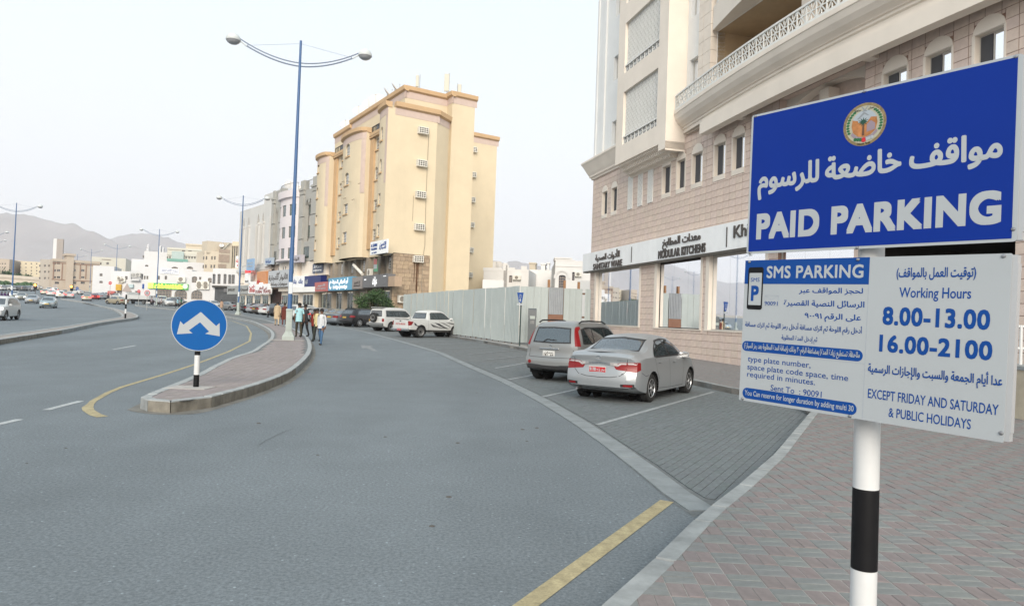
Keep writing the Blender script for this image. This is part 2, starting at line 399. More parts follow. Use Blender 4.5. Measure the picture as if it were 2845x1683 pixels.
ASPH = mat('asphalt', (.148, .168, .180), .88, var=.07, scale=.9, bump=.45, bscale=220, spec=.25)
def speckle(m, sc=34., lo=.66, hi=1.40, big=.10, bigsc=.16):
    """fine aggregate grain plus broad worn patches and drag marks over the base colour"""
    t = m.node_tree; b = t.nodes['Principled BSDF']; src = b.inputs['Base Color'].links[0].from_socket
    tcn = [n for n in t.nodes if n.type == 'TEX_COORD'][0]
    n = t.nodes.new('ShaderNodeTexNoise'); n.inputs['Scale'].default_value = sc; n.inputs['Detail'].default_value = 3; n.inputs['Roughness'].default_value = .8; t.links.new(tcn.outputs['Object'], n.inputs['Vector'])
    r = t.nodes.new('ShaderNodeMapRange'); r.inputs[1].default_value = .3; r.inputs[2].default_value = .7; r.inputs[3].default_value = lo; r.inputs[4].default_value = hi; t.links.new(n.outputs[0], r.inputs[0])
    v = t.nodes.new('ShaderNodeVectorMath'); v.operation = 'SCALE'; t.links.new(src, v.inputs[0]); t.links.new(r.outputs[0], v.inputs['Scale'])
    n2 = t.nodes.new('ShaderNodeTexNoise'); n2.inputs['Scale'].default_value = bigsc; n2.inputs['Detail'].default_value = 5; mp = t.nodes.new('ShaderNodeMapping'); mp.inputs['Rotation'].default_value = (0, 0, .5); mp.inputs['Scale'].default_value = (2.2, .6, 1)
    t.links.new(tcn.outputs['Object'], mp.inputs[0]); t.links.new(mp.outputs[0], n2.inputs['Vector'])
    r2 = t.nodes.new('ShaderNodeMapRange'); r2.inputs[1].default_value = .35; r2.inputs[2].default_value = .65; r2.inputs[3].default_value = 1-big; r2.inputs[4].default_value = 1+big*.6; t.links.new(n2.outputs[0], r2.inputs[0])
    v2 = t.nodes.new('ShaderNodeVectorMath'); v2.operation = 'SCALE'; t.links.new(v.outputs[0], v2.inputs[0]); t.links.new(r2.outputs[0], v2.inputs['Scale']); t.links.new(v2.outputs[0], b.inputs['Base Color']); return v2, tcn, b
_v, _tc, _b = speckle(ASPH)
_t = ASPH.node_tree; _n = _t.nodes.new('ShaderNodeTexVoronoi'); _n.inputs['Scale'].default_value = 9; _t.links.new(_tc.outputs['Object'], _n.inputs['Vector'])
_r = _t.nodes.new('ShaderNodeMapRange'); _r.inputs[1].default_value = .06; _r.inputs[2].default_value = .11; _r.inputs[3].default_value = 1.7; _r.inputs[4].default_value = 1; _t.links.new(_n.outputs['Distance'], _r.inputs[0])
_s = _t.nodes.new('ShaderNodeVectorMath'); _s.operation = 'SCALE'; _t.links.new(_v.outputs[0], _s.inputs[0]); _t.links.new(_r.outputs[0], _s.inputs['Scale']); _t.links.new(_s.outputs[0], _b.inputs['Base Color'])
SAND = mat('sandy ground', (0.357, 0.3145, 0.2635), .95, var=.2, scale=.05, bump=.2, bscale=8)
KERB = mat('kerb concrete', (.27, .285, .285), .9, var=.2, scale=4, bump=.4, bscale=40, stain=.25)
KERBB = mat('brown kerb concrete', (.205, .19, .16), .9, var=.25, scale=5, bump=.5, bscale=30, stain=.35)
KERBS = mat('stained kerb paint', (0.255, 0.255, 0.238), .9, var=.65, scale=7, bump=.8, bscale=25, stain=.5)
YEL = mat('worn yellow paint', (.36, .305, .18), .85, var=.25, scale=9, bump=.3, bscale=200); speckle(YEL, 60, .75, 1.15, .1, 2)
WHP = mat('worn white paint', (0.408, 0.425, 0.425), .85, var=.25, scale=12, bump=.3, bscale=200); speckle(WHP, 60, .7, 1.15, .12, 2)
bm = drape_mb([(-5000, -30), (3000, -30), (3000, 9000), (-5000, 9000)], -.02)
me = bpy.data.meshes.new('ground'); bm.to_mesh(me); bm.free(); me.materials.append(SAND); gnd = obj('ground', me); gnd['kind'] = 'structure'
rd = drape('road', [(-260, -29), (12, -29), (12, 29), (6, 38), (5, 50), (-12, 70), (-20, 78), (-36, 100), (-50, 130), (-62, 180), (-110, 230), (-260, 230)], 0., ASPH, kind='structure')
# px traces (2845 px wide photograph)
def GL(pts, dz): return [xy(G(px, py, dz)) for px, py in pts]
H_ISL, H_PAV = .2, .15
islL = [(380.6, 1103), (536, 1045), (590, 1015.4), (645.7, 989.5), (695.5, 977.5), (720.7, 960), (742, 947.7), (752, 937.7), (755, 926), (746.5, 914.7), (729.3, 904.6), (703.5, 893), (682, 887.4), (649, 881.7), (624.6, 877.4), (560, 868), (486, 858), (375, 848)]
islR = [(375, 843), (486, 852.5), (560, 861), (640, 869), (729, 886.7), (746, 890), (812.6, 910), (847, 927.6), (861, 942), (867, 960), (864, 979), (845, 1002), (805, 1034), (741.3, 1059), (690, 1075), (633.7, 1089), (585, 1102), (534, 1113), (485, 1114.5), (442.4, 1113), (400, 1108)]
ISL = GL(islL + islR, H_ISL)
def smooth_poly(P, it=1):
    for _ in range(it):
        Q = []
        for i in range(len(P)):
            a, b = P[i], P[(i+1) % len(P)]; Q += [a*.75+b*.25, a*.25+b*.75]
        P = Q
    return P
def offset_poly(P, d):
    A = sum(P[i].x*P[(i+1) % len(P)].y-P[(i+1) % len(P)].x*P[i].y for i in range(len(P))); sg = 1 if A > 0 else -1; out = []
    for i in range(len(P)):
        e1 = (P[i]-P[i-1]).normalized(); e2 = (P[(i+1) % len(P)]-P[i]).normalized(); n1 = Vector((-e1.y, e1.x))*sg; n2 = Vector((-e2.y, e2.x))*sg
        m_ = (n1+n2).normalized(); out.append(P[i] + m_*d/max(.5, m_.dot(n1)))
    return out
nose = xy(G(430, 1118)); KTOP = mat('kerb top', (.30, .315, .315), .9, var=.15, scale=5, bump=.3, bscale=40)  # top faces coloured paler than the sides: extra sky light put into the colour
def kerb_ring(parent, P, d_in, top, L=.6, mfun=None, near=45, closed=True, sink=.05, rng=random.Random(3)):
    """kerb stones laid end to end along an outline; near ones are single stones, the rest one joined part"""
    D_ = []; nP = len(P); acc = 0; last = None
    for i in range(nP):
        a, b = P[i], P[(i+1) % nP]; k = max(1, int((b-a).length/.06))
        for j in range(k):
            q = a.lerp(b, j/k); lim = .42 if (q-nose).length < 1.3 else L
            if last is None or acc >= lim: D_.append(q); acc = 0
            acc += (b-a).length/k; last = q
    P = D_; Q = offset_poly(P, d_in) if closed else None; n = len(P); far = MB(); cnt = 0
    for i in range(n if closed else n-1):
        a, b = P[i], P[(i+1) % n]; a2, b2 = Q[i], Q[(i+1) % n]; ln = (b-a).length; k = 1
        for j in range(k):
            t0, t1 = j/k, (j+1)/k; g = .008/max(ln, .1); t0 += g; t1 -= g
            c = [a.lerp(b, t0), a.lerp(b, t1), a2.lerp(b2, t1), a2.lerp(b2, t0)]; dz = rng.uniform(-.004, .004); mid = (c[0]+c[2])/2
            isn = mid.length < near; mb = MB() if isn else far; ch = .018
            inn = [q + ((c[0]+c[1]+c[2]+c[3])/4-q).normalized()*ch for q in c]
            lo = [(q.x, q.y, zg(q.y)-sink) for q in c]; hi = [(q.x, q.y, zg(q.y)+top-ch+dz) for q in c]; tp = [(q.x, q.y, zg(q.y)+top+dz) for q in inn]
            for q in range(4): r = (q+1) % 4; mb.face([lo[q], lo[r], hi[r], hi[q]]); mb.face([hi[q], hi[r], tp[r], tp[q]], 1)
            mb.face(tp, 1); mb.face(lo[::-1])
            if isn: mb.build('kerb_stone', [mfun(mid) if mfun else KERB, KTOP], parent); cnt += 1
    if far.v: o = far.build('kerb_stones_far', [KERB, KTOP], parent); o['kind'] = 'stuff'
def rng4(base, d, n=4, seed=1):
    r = random.Random(seed); return [(lambda k: tuple(max(.01, c*k*(1+r.uniform(-.012, .012))) for c in base))(1+r.uniform(-d, d)) for _ in range(n)]
RED = [mat('red paver %d' % i, c, .9, var=.12, scale=14, bump=.5, bscale=120) for i, c in enumerate(rng4((.198, .170, .166), .05, 4, 2))]
GRY = [mat('grey paver %d' % i, c, .9, var=.12, scale=14, bump=.5, bscale=120) for i, c in enumerate(rng4((.180, .188, .184), .05, 4, 5))]
PKP = [mat('parking paver %d' % i, c, .9, var=.14, scale=9, bump=.5, bscale=120) for i, c in enumerate(rng4((.134, .151, .156), .07, 4, 8))]
ISP = [mat('island paver %d' % i, c, .9, var=.12, scale=9, bump=.4, bscale=120) for i, c in enumerate(rng4((.245, .215, .208), .08, 4, 9))]
MORT = mat('sandy joint filler', (.30, .285, .265), .95, var=.15, scale=30)
MORTD = mat('dark joint filler', (.128, .138, .14), .95, var=.25, scale=6)
SHARED = {}
def paver_mesh(key, lx, ly, h, m):
    if key in SHARED: return SHARED[key]
    mb = MB(); c = .006
    lo = [(-lx/2, -ly/2, 0), (lx/2, -ly/2, 0), (lx/2, ly/2, 0), (-lx/2, ly/2, 0)]; hi = [(x, y, h-c*.6) for x, y, _ in lo]; tp = [(x-math.copysign(c, x), y-math.copysign(c, y), h) for x, y, _ in lo]
    for q in range(4): r = (q+1) % 4; mb.face([lo[q], lo[r], hi[r], hi[q]]); mb.face([hi[q], hi[r], tp[r], tp[q]])
    mb.face(tp); SHARED[key] = mb.mesh(key, m); return SHARED[key]
def lay_pavers(parent, poly, org, ang, pattern, dz, mats_a, mats_b, maxd, h=.014, nind=300, seed=1, name='paver', skip=None, gap=.010):
    rg = random.Random(seed); ca, sa = math.cos(ang), math.sin(ang); off = wloc(parent)
    xs = [p[0] for p in poly]; ys = [p[1] for p in poly]; cells = []
    def W(u, v): return (org[0]+u*ca-v*sa, org[1]+u*sa+v*ca)
    us = []; vs = []
    for x in (min(xs), max(xs)):
        for y in (min(ys), max(ys)): dx, dy = x-org[0], y-org[1]; us.append(dx*ca+dy*sa); vs.append(-dx*sa+dy*ca)
    if pattern == 'basket':
        P_ = .21
        for i in range(int(min(us)/P_)-1, int(max(us)/P_)+2):
            for j in range(int(min(vs)/P_)-1, int(max(vs)/P_)+2):
                for k in (0, 1):
                    if (i+j) % 2 == 0: cells.append((i*P_, j*P_+(k-.5)*P_/2, P_-.007, P_/2-.006, 0, 0))
                    else: cells.append((i*P_+(k-.5)*P_/2, j*P_, P_-.007, P_/2-.006, 1, 1))
    else:
        A, B = pattern
        for j in range(int(min(vs)/B)-1, int(max(vs)/B)+2):
            for i in range(int(min(us)/A)-2, int(max(us)/A)+2): cells.append(((i+.5*(j % 2))*A, j*B, A-gap, B-gap, 0, rg.randint(0, 1)))
    good = []; cut = []
    for u, v, lx, ly, rot, ty in cells:
        x, y = W(u, v); d = math.hypot(x, y)
        if d > maxd or y < .3: continue
        m_ = .04; hx, hy = (ly, lx) if rot else (lx, ly)
        cn = [W(u+a*(hx/2), v+b*(hy/2)) for a, b in ((-1, -1), (1, -1), (1, 1), (-1, 1))]; ins = [inpoly(*c_, poly) for c_ in cn]
        if not any(ins): continue
        if not all(ins):
            if d < 26: cut.append((cn, ty))
            continue
        if skip and skip(x, y): continue
        good.append((d, x, y, lx, ly, rot, ty))
    good.sort(); far = MB(); allm = mats_a + mats_b
    A_ = sum(poly[i][0]*poly[(i+1) % len(poly)][1]-poly[(i+1) % len(poly)][0]*poly[i][1] for i in range(len(poly))); sg_ = 1 if A_ > 0 else -1
    for cn, ty in cut:
        C_ = [Vector(c) for c in cn]; m0 = sum(C_, Vector((0, 0)))/4
        for i in range(len(poly)):
            a, b = Vector(poly[i][:2]), Vector(poly[(i+1) % len(poly)][:2]); e = b-a
            if e.length < 1e-4: continue
            t = max(0, min(1, (m0-a).dot(e)/e.length_squared))
            if (a+e*t-m0).length > .16: continue
            n_ = Vector((-e.y, e.x)).normalized()*sg_; out = []
            for k in range(len(C_)):
                p, q = C_[k], C_[(k+1) % len(C_)]; dp, dq = (p-a).dot(n_), (q-a).dot(n_)
                if dp >= 0: out.append(p)
                if dp*dq < 0: out.append(p+(q-p)*(dp/(dp-dq)))
            C_ = out
            if len(C_) < 3: break
        if len(C_) < 3: continue
        far.cur = rg.randint(0, 3)+(len(mats_a) if ty else 0); tp = [(p.x, p.y, zg(p.y)+dz+h) for p in C_]; far.face(tp)
        for q in range(len(C_)): r = (q+1) % len(C_); far.face([(C_[q].x, C_[q].y, tp[q][2]-h), (C_[r].x, C_[r].y, tp[r][2]-h), tp[r], tp[q]])
    # individuals: the ones that show largest (inside the picture)
    vis = [g for g in good if g[2] > .5 and abs(g[1]/g[2]) < .80 and 1.75/g[2] < .47][:nind]; vset = set(id(g) for g in vis)
    for g in good:
        d, x, y, lx, ly, rot, ty = g; k = rg.randint(0, 3); mset = mats_b if ty else mats_a; a = ang + (PI/2 if rot else 0); dh = rg.uniform(-.002, .002)
        if id(g) in vset:
            me_ = paver_mesh('paver_%s_%d_%d' % (mset[k].name, int(lx*1000), int(ly*1000)), lx, ly, h, mset[k])
            obj(name, me_, parent, (x-off.x, y-off.y, zg(y)+dz+dh-off.z), a+rg.uniform(-.012, .012))
        else:
            far.cur = k + (len(mats_a) if ty else 0); c_, s_ = math.cos(a), math.sin(a); Z0 = zg(y)+dz+dh
            P4 = [(x+p*lx/2*c_-q*ly/2*s_, y+p*lx/2*s_+q*ly/2*c_) for p, q in ((-1, -1), (1, -1), (1, 1), (-1, 1))]
            tp = [(p[0], p[1], zg(p[1])+dz+dh+h) for p in P4]; lo = [(p[0], p[1], zg(p[1])+dz+dh) for p in P4]
            far.face(tp)
            for q in range(4): r = (q+1) % 4; far.face([lo[q], lo[r], tp[r], tp[q]])
    if far.v: o = far.build(name+'s_beyond', allm, parent); o['kind'] = 'stuff'
    return len(good)
# traffic island
isl = thing('traffic_island', 'long curved traffic island paved in pinkish blocks with a stained kerb nose', 'traffic island', (-6, 14, 0), kind='structure')
ISLs = smooth_poly(ISL, 1)
drape('dust_line', offset_poly(ISLs, -.16), .004, mat('kerbside dust', (.165, .16, .145), .95, var=.3, scale=3), isl)
drape('paved_bed', offset_poly(ISLs, .12), H_ISL-.010, MORTD, isl)
nose = xy(G(430, 1118))
kerb_ring(isl, ISLs, .16, H_ISL, .9, lambda q: KERBS if (q-nose).length < .75 else (KERBB if q.x > -6.0 and q.y < 24 else KERB))
lay_pavers(isl, offset_poly(ISLs, .17), (-6.2, 13), -.30, (.21, .21), H_ISL-.018, ISP, ISP, 60, nind=240, seed=4)
# median
medO = [(0, 942.5), (90, 929), (181, 915), (260, 899), (323, 889), (360, 885), (381.6, 881), (385, 876), (372, 870), (355, 865), (317, 856), (265, 845), (226, 838), (170, 830)]
medI = [(170, 829), (226, 836.5), (291, 852), (315, 859), (330, 866.5), (339.6, 876), (334, 880), (323, 882), (194, 903.6), (90, 918), (0, 929.5)]
MED = GL(medO + medI, .2)
a_, b_ = MED[0], MED[-1]; d1 = (MED[0]-MED[1]).normalized(); MED = [a_ + d1*12 + Vector((1.5, 0))] + MED + [b_ + d1*12 + Vector((1.2, 0))]
med = thing('median_strip', 'narrow median strip bending round between the two carriageways', 'median', (-30, 55, zg(55)), kind='structure')
drape('median_paving', offset_poly(MED, .1), .185, mat('median concrete', (0.255, 0.2338, 0.2167), .9, var=.15, scale=2), med)
kerb_ring(med, MED, .16, .2, 1.2, lambda q: KERBB, near=42)
# pavement on the right and parking bay
pkL = GL([(1668.6, 1683), (1820.5, 1548.6), (1929, 1443), (1977.7, 1402), (2053.6, 1345), (2145.7, 1266.8), (2248.7, 1147.6)], H_PAV)
corner = [Vector((6.02, 13.8)), Vector((6.25, 15.0)), Vector((6.05, 17.2)), Vector((5.75, 18.1)), Vector((5.36, 19.9))]
backk = [Vector((4.6, 22.6)), Vector((3.6, 26.4)), Vector((2.3, 30.5)), Vector((.75, 34.3)), Vector((-.75, 38.6)), Vector((-4.1, 47.0)), Vector((-6.6, 54.0)), Vector((-9.2, 60.5)), Vector((-10.6, 64.5))]
ext0 = pkL[0] + (pkL[0]-pkL[1]).normalized()*6
PAVL = [ext0] + pkL + corner + backk
PAV = PAVL + [Vector((-8.0, 66)), Vector((4, 46)), Vector((5.0, 43)), Vector((20, 20)), Vector((20, -4)), Vector((ext0.x, -4))]
pav = thing('pavement', 'block pavement in pink and grey beside the road and shopfront', 'pavement', (4, 6, .15), kind='structure')
drape('paving_bed', PAV, H_PAV-.0035, MORT, pav, skirt=-.05)
PAVP = offset_poly(PAV, .13)
lay_pavers(pav, PAVP, (1.558, 4.837), -.05, 'basket', H_PAV-.0125, GRY, RED, 34, nind=300, seed=6)
def kerb_line(parent, P, side, wd, top, L, mfun, near=30):
    Q = []
    for i in range(len(P)):
        e = (P[min(i+1, len(P)-1)]-P[max(i-1, 0)]).normalized(); Q.append(P[i]+Vector((e.y, -e.x))*side*wd)
    far = MB()
    for a, b, a2, b2 in zip(P, P[1:], Q, Q[1:]):
        ln = (b-a).length; k = max(1, round(ln/L))
        for j in range(k):
            t0, t1 = j/k+.006/ln, (j+1)/k-.006/ln; c = [a.lerp(b, t0), a.lerp(b, t1), a2.lerp(b2, t1), a2.lerp(b2, t0)]
            mid = (c[0]+c[2])/2; isn = mid.length < near; mb = MB() if isn else far; ch = .014; dz = random.uniform(-.004, .004)
            inn = [q + ((c[0]+c[1]+c[2]+c[3])/4-q).normalized()*ch for q in c]
            lo = [(q.x, q.y, zg(q.y)-.05) for q in c]; hi = [(q.x, q.y, zg(q.y)+top-ch+dz) for q in c]; tp = [(q.x, q.y, zg(q.y)+top+dz) for q in inn]
            for q in range(4): r = (q+1) % 4; mb.face([lo[q], lo[r], hi[r], hi[q]]); mb.face([hi[q], hi[r], tp[r], tp[q]])
            mb.face(tp)
            if isn: mb.build('kerb_stone', mfun, parent)
    if far.v: far.build('kerb_stones_far', mfun, parent)['kind'] = 'stuff'
kerb_line(pav, PAVL, 1, .14, H_PAV+.006, .75, KERB)
# flush concrete strip between road and parking bay
so = [(1929, 1437.6), (1869, 1397), (1771.8, 1315.6), (1668.8, 1231.6), (1587.5, 1174.7), (1506, 1123), (1419.4, 1074.4), (1365.2, 1050), (1211, 980), (1100.5, 947.6), (1001.5, 921), (931, 906.6)]
si = [(1980.4, 1405), (1901.9, 1356.3), (1809.7, 1288.5), (1717.6, 1228.9), (1647, 1180), (1527.8, 1112.3), (1441, 1071.7), (1397.8, 1050), (1236, 981), (1122, 948), (1018, 921), (945, 906.8)]
SO, SI = GL(so, 0), GL(si, 0)
strip = thing('kerb_strip', 'flush strip of concrete slabs edging the parking bay', 'kerb', (1, 12, 0), kind='structure')
drape('strip_bed', SO + SI[::-1], .003, MORTD, strip)
far = MB()
def resamp(P, L):
    out = [P[0]]; acc = 0
    for a, b in zip(P, P[1:]):
        ln = (b-a).length; t = L-acc
        while t <= ln: out.append(a.lerp(b, t/ln)); t += L
        acc = ln-(t-L)
    return out
SLB = mat('strip slab concrete', (.205, .225, .232), .9, var=.2, scale=3, bump=.4, bscale=40)
cen = resamp([(a+b)/2 for a, b in zip(SO, SI)], .62); wd = .29
for a, b in zip(cen, cen[1:]):
    e = (b-a).normalized(); n_ = Vector((e.y, -e.x))*wd/2; a1, b1 = a+e*.006, b-e*.006; isn = a.length < 30; mb = MB() if isn else far
    c = [a1+n_, b1+n_, b1-n_, a1-n_]; h = .012+random.uniform(-.002, .002)
    tp = [(q.x, q.y, zg(q.y)+h) for q in c]; lo = [(q.x, q.y, zg(q.y)) for q in c]; mb.face(tp)
    for q in range(4): mb.face([lo[q], lo[(q+1) % 4], tp[(q+1) % 4], tp[q]])
    if isn: mb.build('concrete_slab', SLB, strip)
if far.v: far.build('concrete_slabs_far', SLB, strip)['kind'] = 'stuff'
PARK = SI + [Vector((-16.5, 64)), Vector((-10.7, 64.4))] + [p + Vector((-.02, 0)) for p in reversed(corner + backk)] + list(reversed(pkL[3:]))
PARK = [Vector(p) for p in PARK]
park = thing('parking_bay', 'dark grey block-paved parking bay between road and shopfront pavement', 'parking bay', (3, 12, 0), kind='structure')
drape('parking_bed', PARK, .004, MORTD, park)
npk = lay_pavers(park, offset_poly(PARK, .04), (2, 8), math.atan2(1.654, .915), (.21, .105), .0045, PKP, PKP, 26, h=.010, nind=300, seed=11, gap=.006)
drape('parking_paving', [p for p in PARK], .0115, mat('far parking pavers', (.17, .185, .182), .9, var=.2, scale=2.5, bump=.4, bscale=30), park) if False else None
# markings
STL = mat('dusty white paint', (.27, .285, .29), .9, var=.3, scale=10)
def ribbon(name, P, wd, dz, m, parent, taper=None):
    L_, R_ = [], []
    for i in range(len(P)):
        e = (P[min(i+1, len(P)-1)]-P[max(i-1, 0)]).normalized(); n_ = Vector((e.y, -e.x)); w_ = wd if not taper else taper(i/(len(P)-1))
        L_.append(P[i]+n_*w_/2); R_.append(P[i]-n_*w_/2)
    bm = bmesh.new()
    for i in range(len(P)-1):
        q = [L_[i], L_[i+1], R_[i+1], R_[i]]; bm.faces.new([bm.verts.new((p.x, p.y, 0)) for p in q])
    ys = [p.y for p in P]
    for y in YR:
        if min(ys)-1 < y < max(ys)+1: bmesh.ops.bisect_plane(bm, geom=bm.verts[:]+bm.edges[:]+bm.faces[:], plane_co=(0, y, 0), plane_no=(0, 1, 0), dist=1e-5)
    for v in bm.verts: v.co.z = zg(v.co.y)+dz
    me = bpy.data.meshes.new(name); bm.to_mesh(me); bm.free(); me.materials.append(m); me.transform(Matrix.Translation(-wloc(parent))); return obj(name, me, parent)
def line(P0, P1, wd, m, name, parent, dz=.005, n=8): return ribbon(name, [P0.lerp(P1, i/n) for i in range(n+1)], wd, dz, m, parent)
yl = [(285, 1158), (265, 1152), (246, 1140), (243, 1132), (259, 1114), (300, 1091), (338.8, 1075), (458.4, 1039.3), (538, 1013.4), (637.7, 975.5), (693.5, 947.6), (697.5, 925.7), (685.5, 905.8), (645.7, 891.8), (600, 884)]
YP = GL(yl, 0); YPs = [YP[0]]
for a, b in zip(YP, YP[1:]): YPs += [a*.5+b*.5, b*1.0]
ribbon('yellow_line', YPs, .13, .005, YEL, rd, taper=lambda t: .11 if t > .22 else .17)
y2 = GL([(1460, 1683), (1853, 1392)], 0); line(y2[0]+(y2[0]-y2[1])*.6, y2[1], .135, YEL, 'yellow_line', rd, n=4)
for a, b in (((127.5, 1139), (225, 1114)), ((-30, 1185), (54.6, 1165)), ((315, 970.7), (376.6, 959.6))):
    p = GL([a, b], 0); line(p[0], p[1], .12, WHP, 'lane_dash', rd)
for a, b in (((480, 945), (520, 937)),): p = GL([a, b], 0)
ar_ = [G(x, y) for x, y in ((1001.5, 959), (1038, 964.6), (1024, 958.6), (1060, 964), (1055, 969), (1018, 964.5))]
mb = MB(); ax = GL([(1003, 959), (1038, 960.5), (1029, 963), (1050, 976), (1036, 975), (1017, 966), (1006, 968)], 0)
drape('painted_arrow', ax, .005, mat('faint arrow paint', (.21, .22, .225), .9, var=.2), rd)
stall = [((1660, 1182), (1982, 1090)), ((1505, 1104.5), (1800, 1036)), ((1411, 1056), (1630, 1012)), ((1375, 1024), (1500, 1002)), ((1340, 1001), (1453, 990)), ((1300, 985), (1445, 972)), ((1211, 970), (1383, 963)), ((1165, 959), (1338, 953)), ((1131, 950.5), (1293, 946)), ((1109, 942), (1253, 940.6)), ((1060, 931), (1200, 931))]
for a, b in stall:
    p = GL([a, b], 0); line(p[0], p[1], .10, STL, 'stall_line', park, dz=.019)
CRK = mat('tar crack', (.075, .08, .082), .9, var=.3, scale=6)
for x0, y0, a_, n_ in ((-3.2, 9.0, 1.9, 5), (-.8, 13.5, 2.6, 8), (-4.6, 19, 1.2, 8)):
    P = [Vector((x0, y0))]; r_ = random.Random(int(x0*10)+50)
    for k in range(n_): a_ += r_.uniform(-.35, .35); P.append(P[-1]+Vector((math.cos(a_), math.sin(a_)))*r_.uniform(.18, .4))
    ribbon('tar_crack', P, .007, .004, CRK, rd)
# sand drift and litter along the island
for i in range(16):
    a = random.uniform(0, 1); x, y = random.uniform(-7, 1), random.uniform(4.5, 20); r = random.uniform(.008, .028)
    if inpoly(x, y, ISL) or inpoly(x, y, PARK) or inpoly(x, y, PAV): continue
    mb = MB(); mb.lathe([(r, 0), (r*.9, r*.35), (0, r*.5)], 5, T=lambda a_, b_, c_, x=x, y=y: Vector((x+a_*1.3, y+b_, zg(y)+c_+.001)))
    mb.build('pebble', mat('dark pebble', (.09, .085, .08), .9, var=.1), rd)
# ------------------------------------------------------------------ the big parking sign
BLUE = mat('sign deep blue', (.0002, .022, .215), .5, var=.04, scale=2, spec=.18); BLUE2 = mat('sign mid blue', (0.0032, 0.0496, 0.232), .5, var=.04, scale=2, spec=.2)
WHS = mat('sign white', (0.352, 0.38, 0.4), .5, var=.03, scale=2, spec=.25); ALU = mat('sign frame aluminium', (0.425, 0.4377, 0.4505), .4, metal=.25, var=.05)
BLK = mat('black paint', (.006, .006, .007), .55, var=.3, scale=6, spec=.2); WHT = mat('white paint', (0.57, 0.5795, 0.5795), .45, var=.05, scale=4, spec=.5); STEEL = mat('screw steel', (.33, .33, .34), .35, metal=.9, var=.1)
SU = (Vector((1.13464, 3.37848, .35321+CAMZ)), Vector((.59188, -.80591, -.01332)), Vector((.01062, -.00873, .99991)), Vector((-.80595, -.59197, .00339)))
SL = (Vector((1.10293, 3.33327, -.35055+CAMZ)), Vector((.58887, -.80789, -.02324)), Vector((.01412, -.01847, .99973)), Vector((-.8081, -.58904, .00053)))
def TB(F, off=0.): return lambda x, y, z: F[0]+F[1]*x+F[2]*y+F[3]*(z+off)
def TD(F): return lambda x, y, d: F[0]+F[1]*x+F[2]*y+F[3]*d
ps = SU[0]+SU[1]*.56+SU[3]*-.09
sign = thing('parking_sign', 'large blue and white paid parking sign on a black and white banded post', 'parking sign', (ps.x, ps.y, .15))
TU, TL = TB(SU), TB(SL)
def rrect(x0, x1, y0, y1, r, n=5):
    P = []
    for cx, cy, a0 in ((x1-r, y1-r, 0), (x0+r, y1-r, 90), (x0+r, y0+r, 180), (x1-r, y0+r, 270)):
        for k in range(n+1): t = math.radians(a0+90*k/n); P.append((cx+r*math.cos(t), cy+r*math.sin(t)))
    return P
mb = MB(); mb.prism(rrect(0, 1.12, 0, .678, .012), -.004, 0, T=TU); up_b = mb.build('upper_board', WHS, sign)
mb = MB(); mb.prism(rrect(.0105, 1.104, .0115, .668, .003, 2), .0002, .0008, T=TU); mb.build('blue_field', BLUE, up_b)
def tube_frame(T, W, H):
    mb = MB()
    for y in (.02, H-.02): mb.box(.01, W-.0, y-.015, y+.015, -.034, -.0045, T=T)
    for x in (.02, W-.012): mb.box(x-.015, x+.015, .035, H-.035, -.034, -.0045, T=T)
    mb.box(W/2-.02, W/2+.02, .035, H-.035, -.034, -.0045, T=T)
    return mb.build('back_frame', ALU, sign)
tube_frame(TU, 1.135, .678); tube_frame(TL, 1.108, .667)
AR1 = '\u0645\u0648\u0627\u0642\u0641'; AR2 = '\u062e\u0627\u0636\u0639\u0629'; AR3 = '\u0644\u0644\u0631\u0633\u0648\u0645'
def put(F, s, x0, x1, y, cap, m, bold, name='lettering', parent=None, flush=.0006, capref=None, res=3, slope=0.):
    mb = MB(); T0 = TD(F); T = (lambda a, b, c: T0(a, b+slope*(a-x0), c)) if slope else T0
    text_mb(mb, s, T, x0, x1, y, cap, bold, capref=capref, flush=flush, res=res); return mb.build(name, m, parent)
put(SU, 'PAID', .051, .370, .0752, .1115, WHS, .046, parent=up_b, res=7, flush=.0009)
put(SU, 'PARKING', .4245, 1.069, .0752, .1115, WHS, .046, parent=up_b, res=7, flush=.0009)
put(SU, AR3, .048, .361, .3135, .098, WHS, .036, parent=up_b, res=6, flush=.0009)
put(SU, AR2, .388, .713, .3135, .098, WHS, .036, parent=up_b, res=6, flush=.0009)
put(SU, AR1, .742, 1.067, .3145, .098, WHS, .036, parent=up_b, res=6, flush=.0009)
# municipal emblem
ec, er = (.5553, .5286), .0915
CREAM = mat('emblem cream', (.36, .355, .27), .5, var=.03); EGOLD = mat('emblem gold rim', (.20, .15, .075), .5, var=.4, scale=90); ESKY = mat('emblem pale sky', (.32, .37, .41), .5, var=.03)
EOR = mat('emblem orange', (.38, .16, .055), .5, var=.35, scale=30); EGR = mat('emblem green', (.02, .12, .045), .5, var=.2, scale=60); ERED = mat('emblem red', (.50, .02, .03), .5, var=.05); EPUR = mat('emblem mauve', (.25, .20, .24), .5, var=.1)
def disc(name, r0, r1, z, m, sx=1., c=ec, F=SU, par=None, n=48, a0=0, a1=360, r0y=None):
    mb = MB(); T = TD(F)
    for k in range(n):
        t0, t1 = math.radians(a0+(a1-a0)*k/n), math.radians(a0+(a1-a0)*(k+1)/n)
        q = [(r0, t0), (r1, t0), (r1, t1), (r0, t1)] if r0 > 0 else [(r1, t0), (r1, t1), (0, t1)]
        mb.face([T(c[0]+r*math.cos(t)*sx, c[1]+r*math.sin(t), z) for r, t in q])
    return mb.build(name, m, par)
emb = disc('emblem', 0, er, .0011, CREAM, par=up_b)
disc('emblem_rim', er*.87, er, .0014, EGOLD, par=emb); disc('emblem_sky', 0, er*.66, .0014, ESKY, par=emb, a0=10, a1=170, sx=.92)
T = TD(SU)
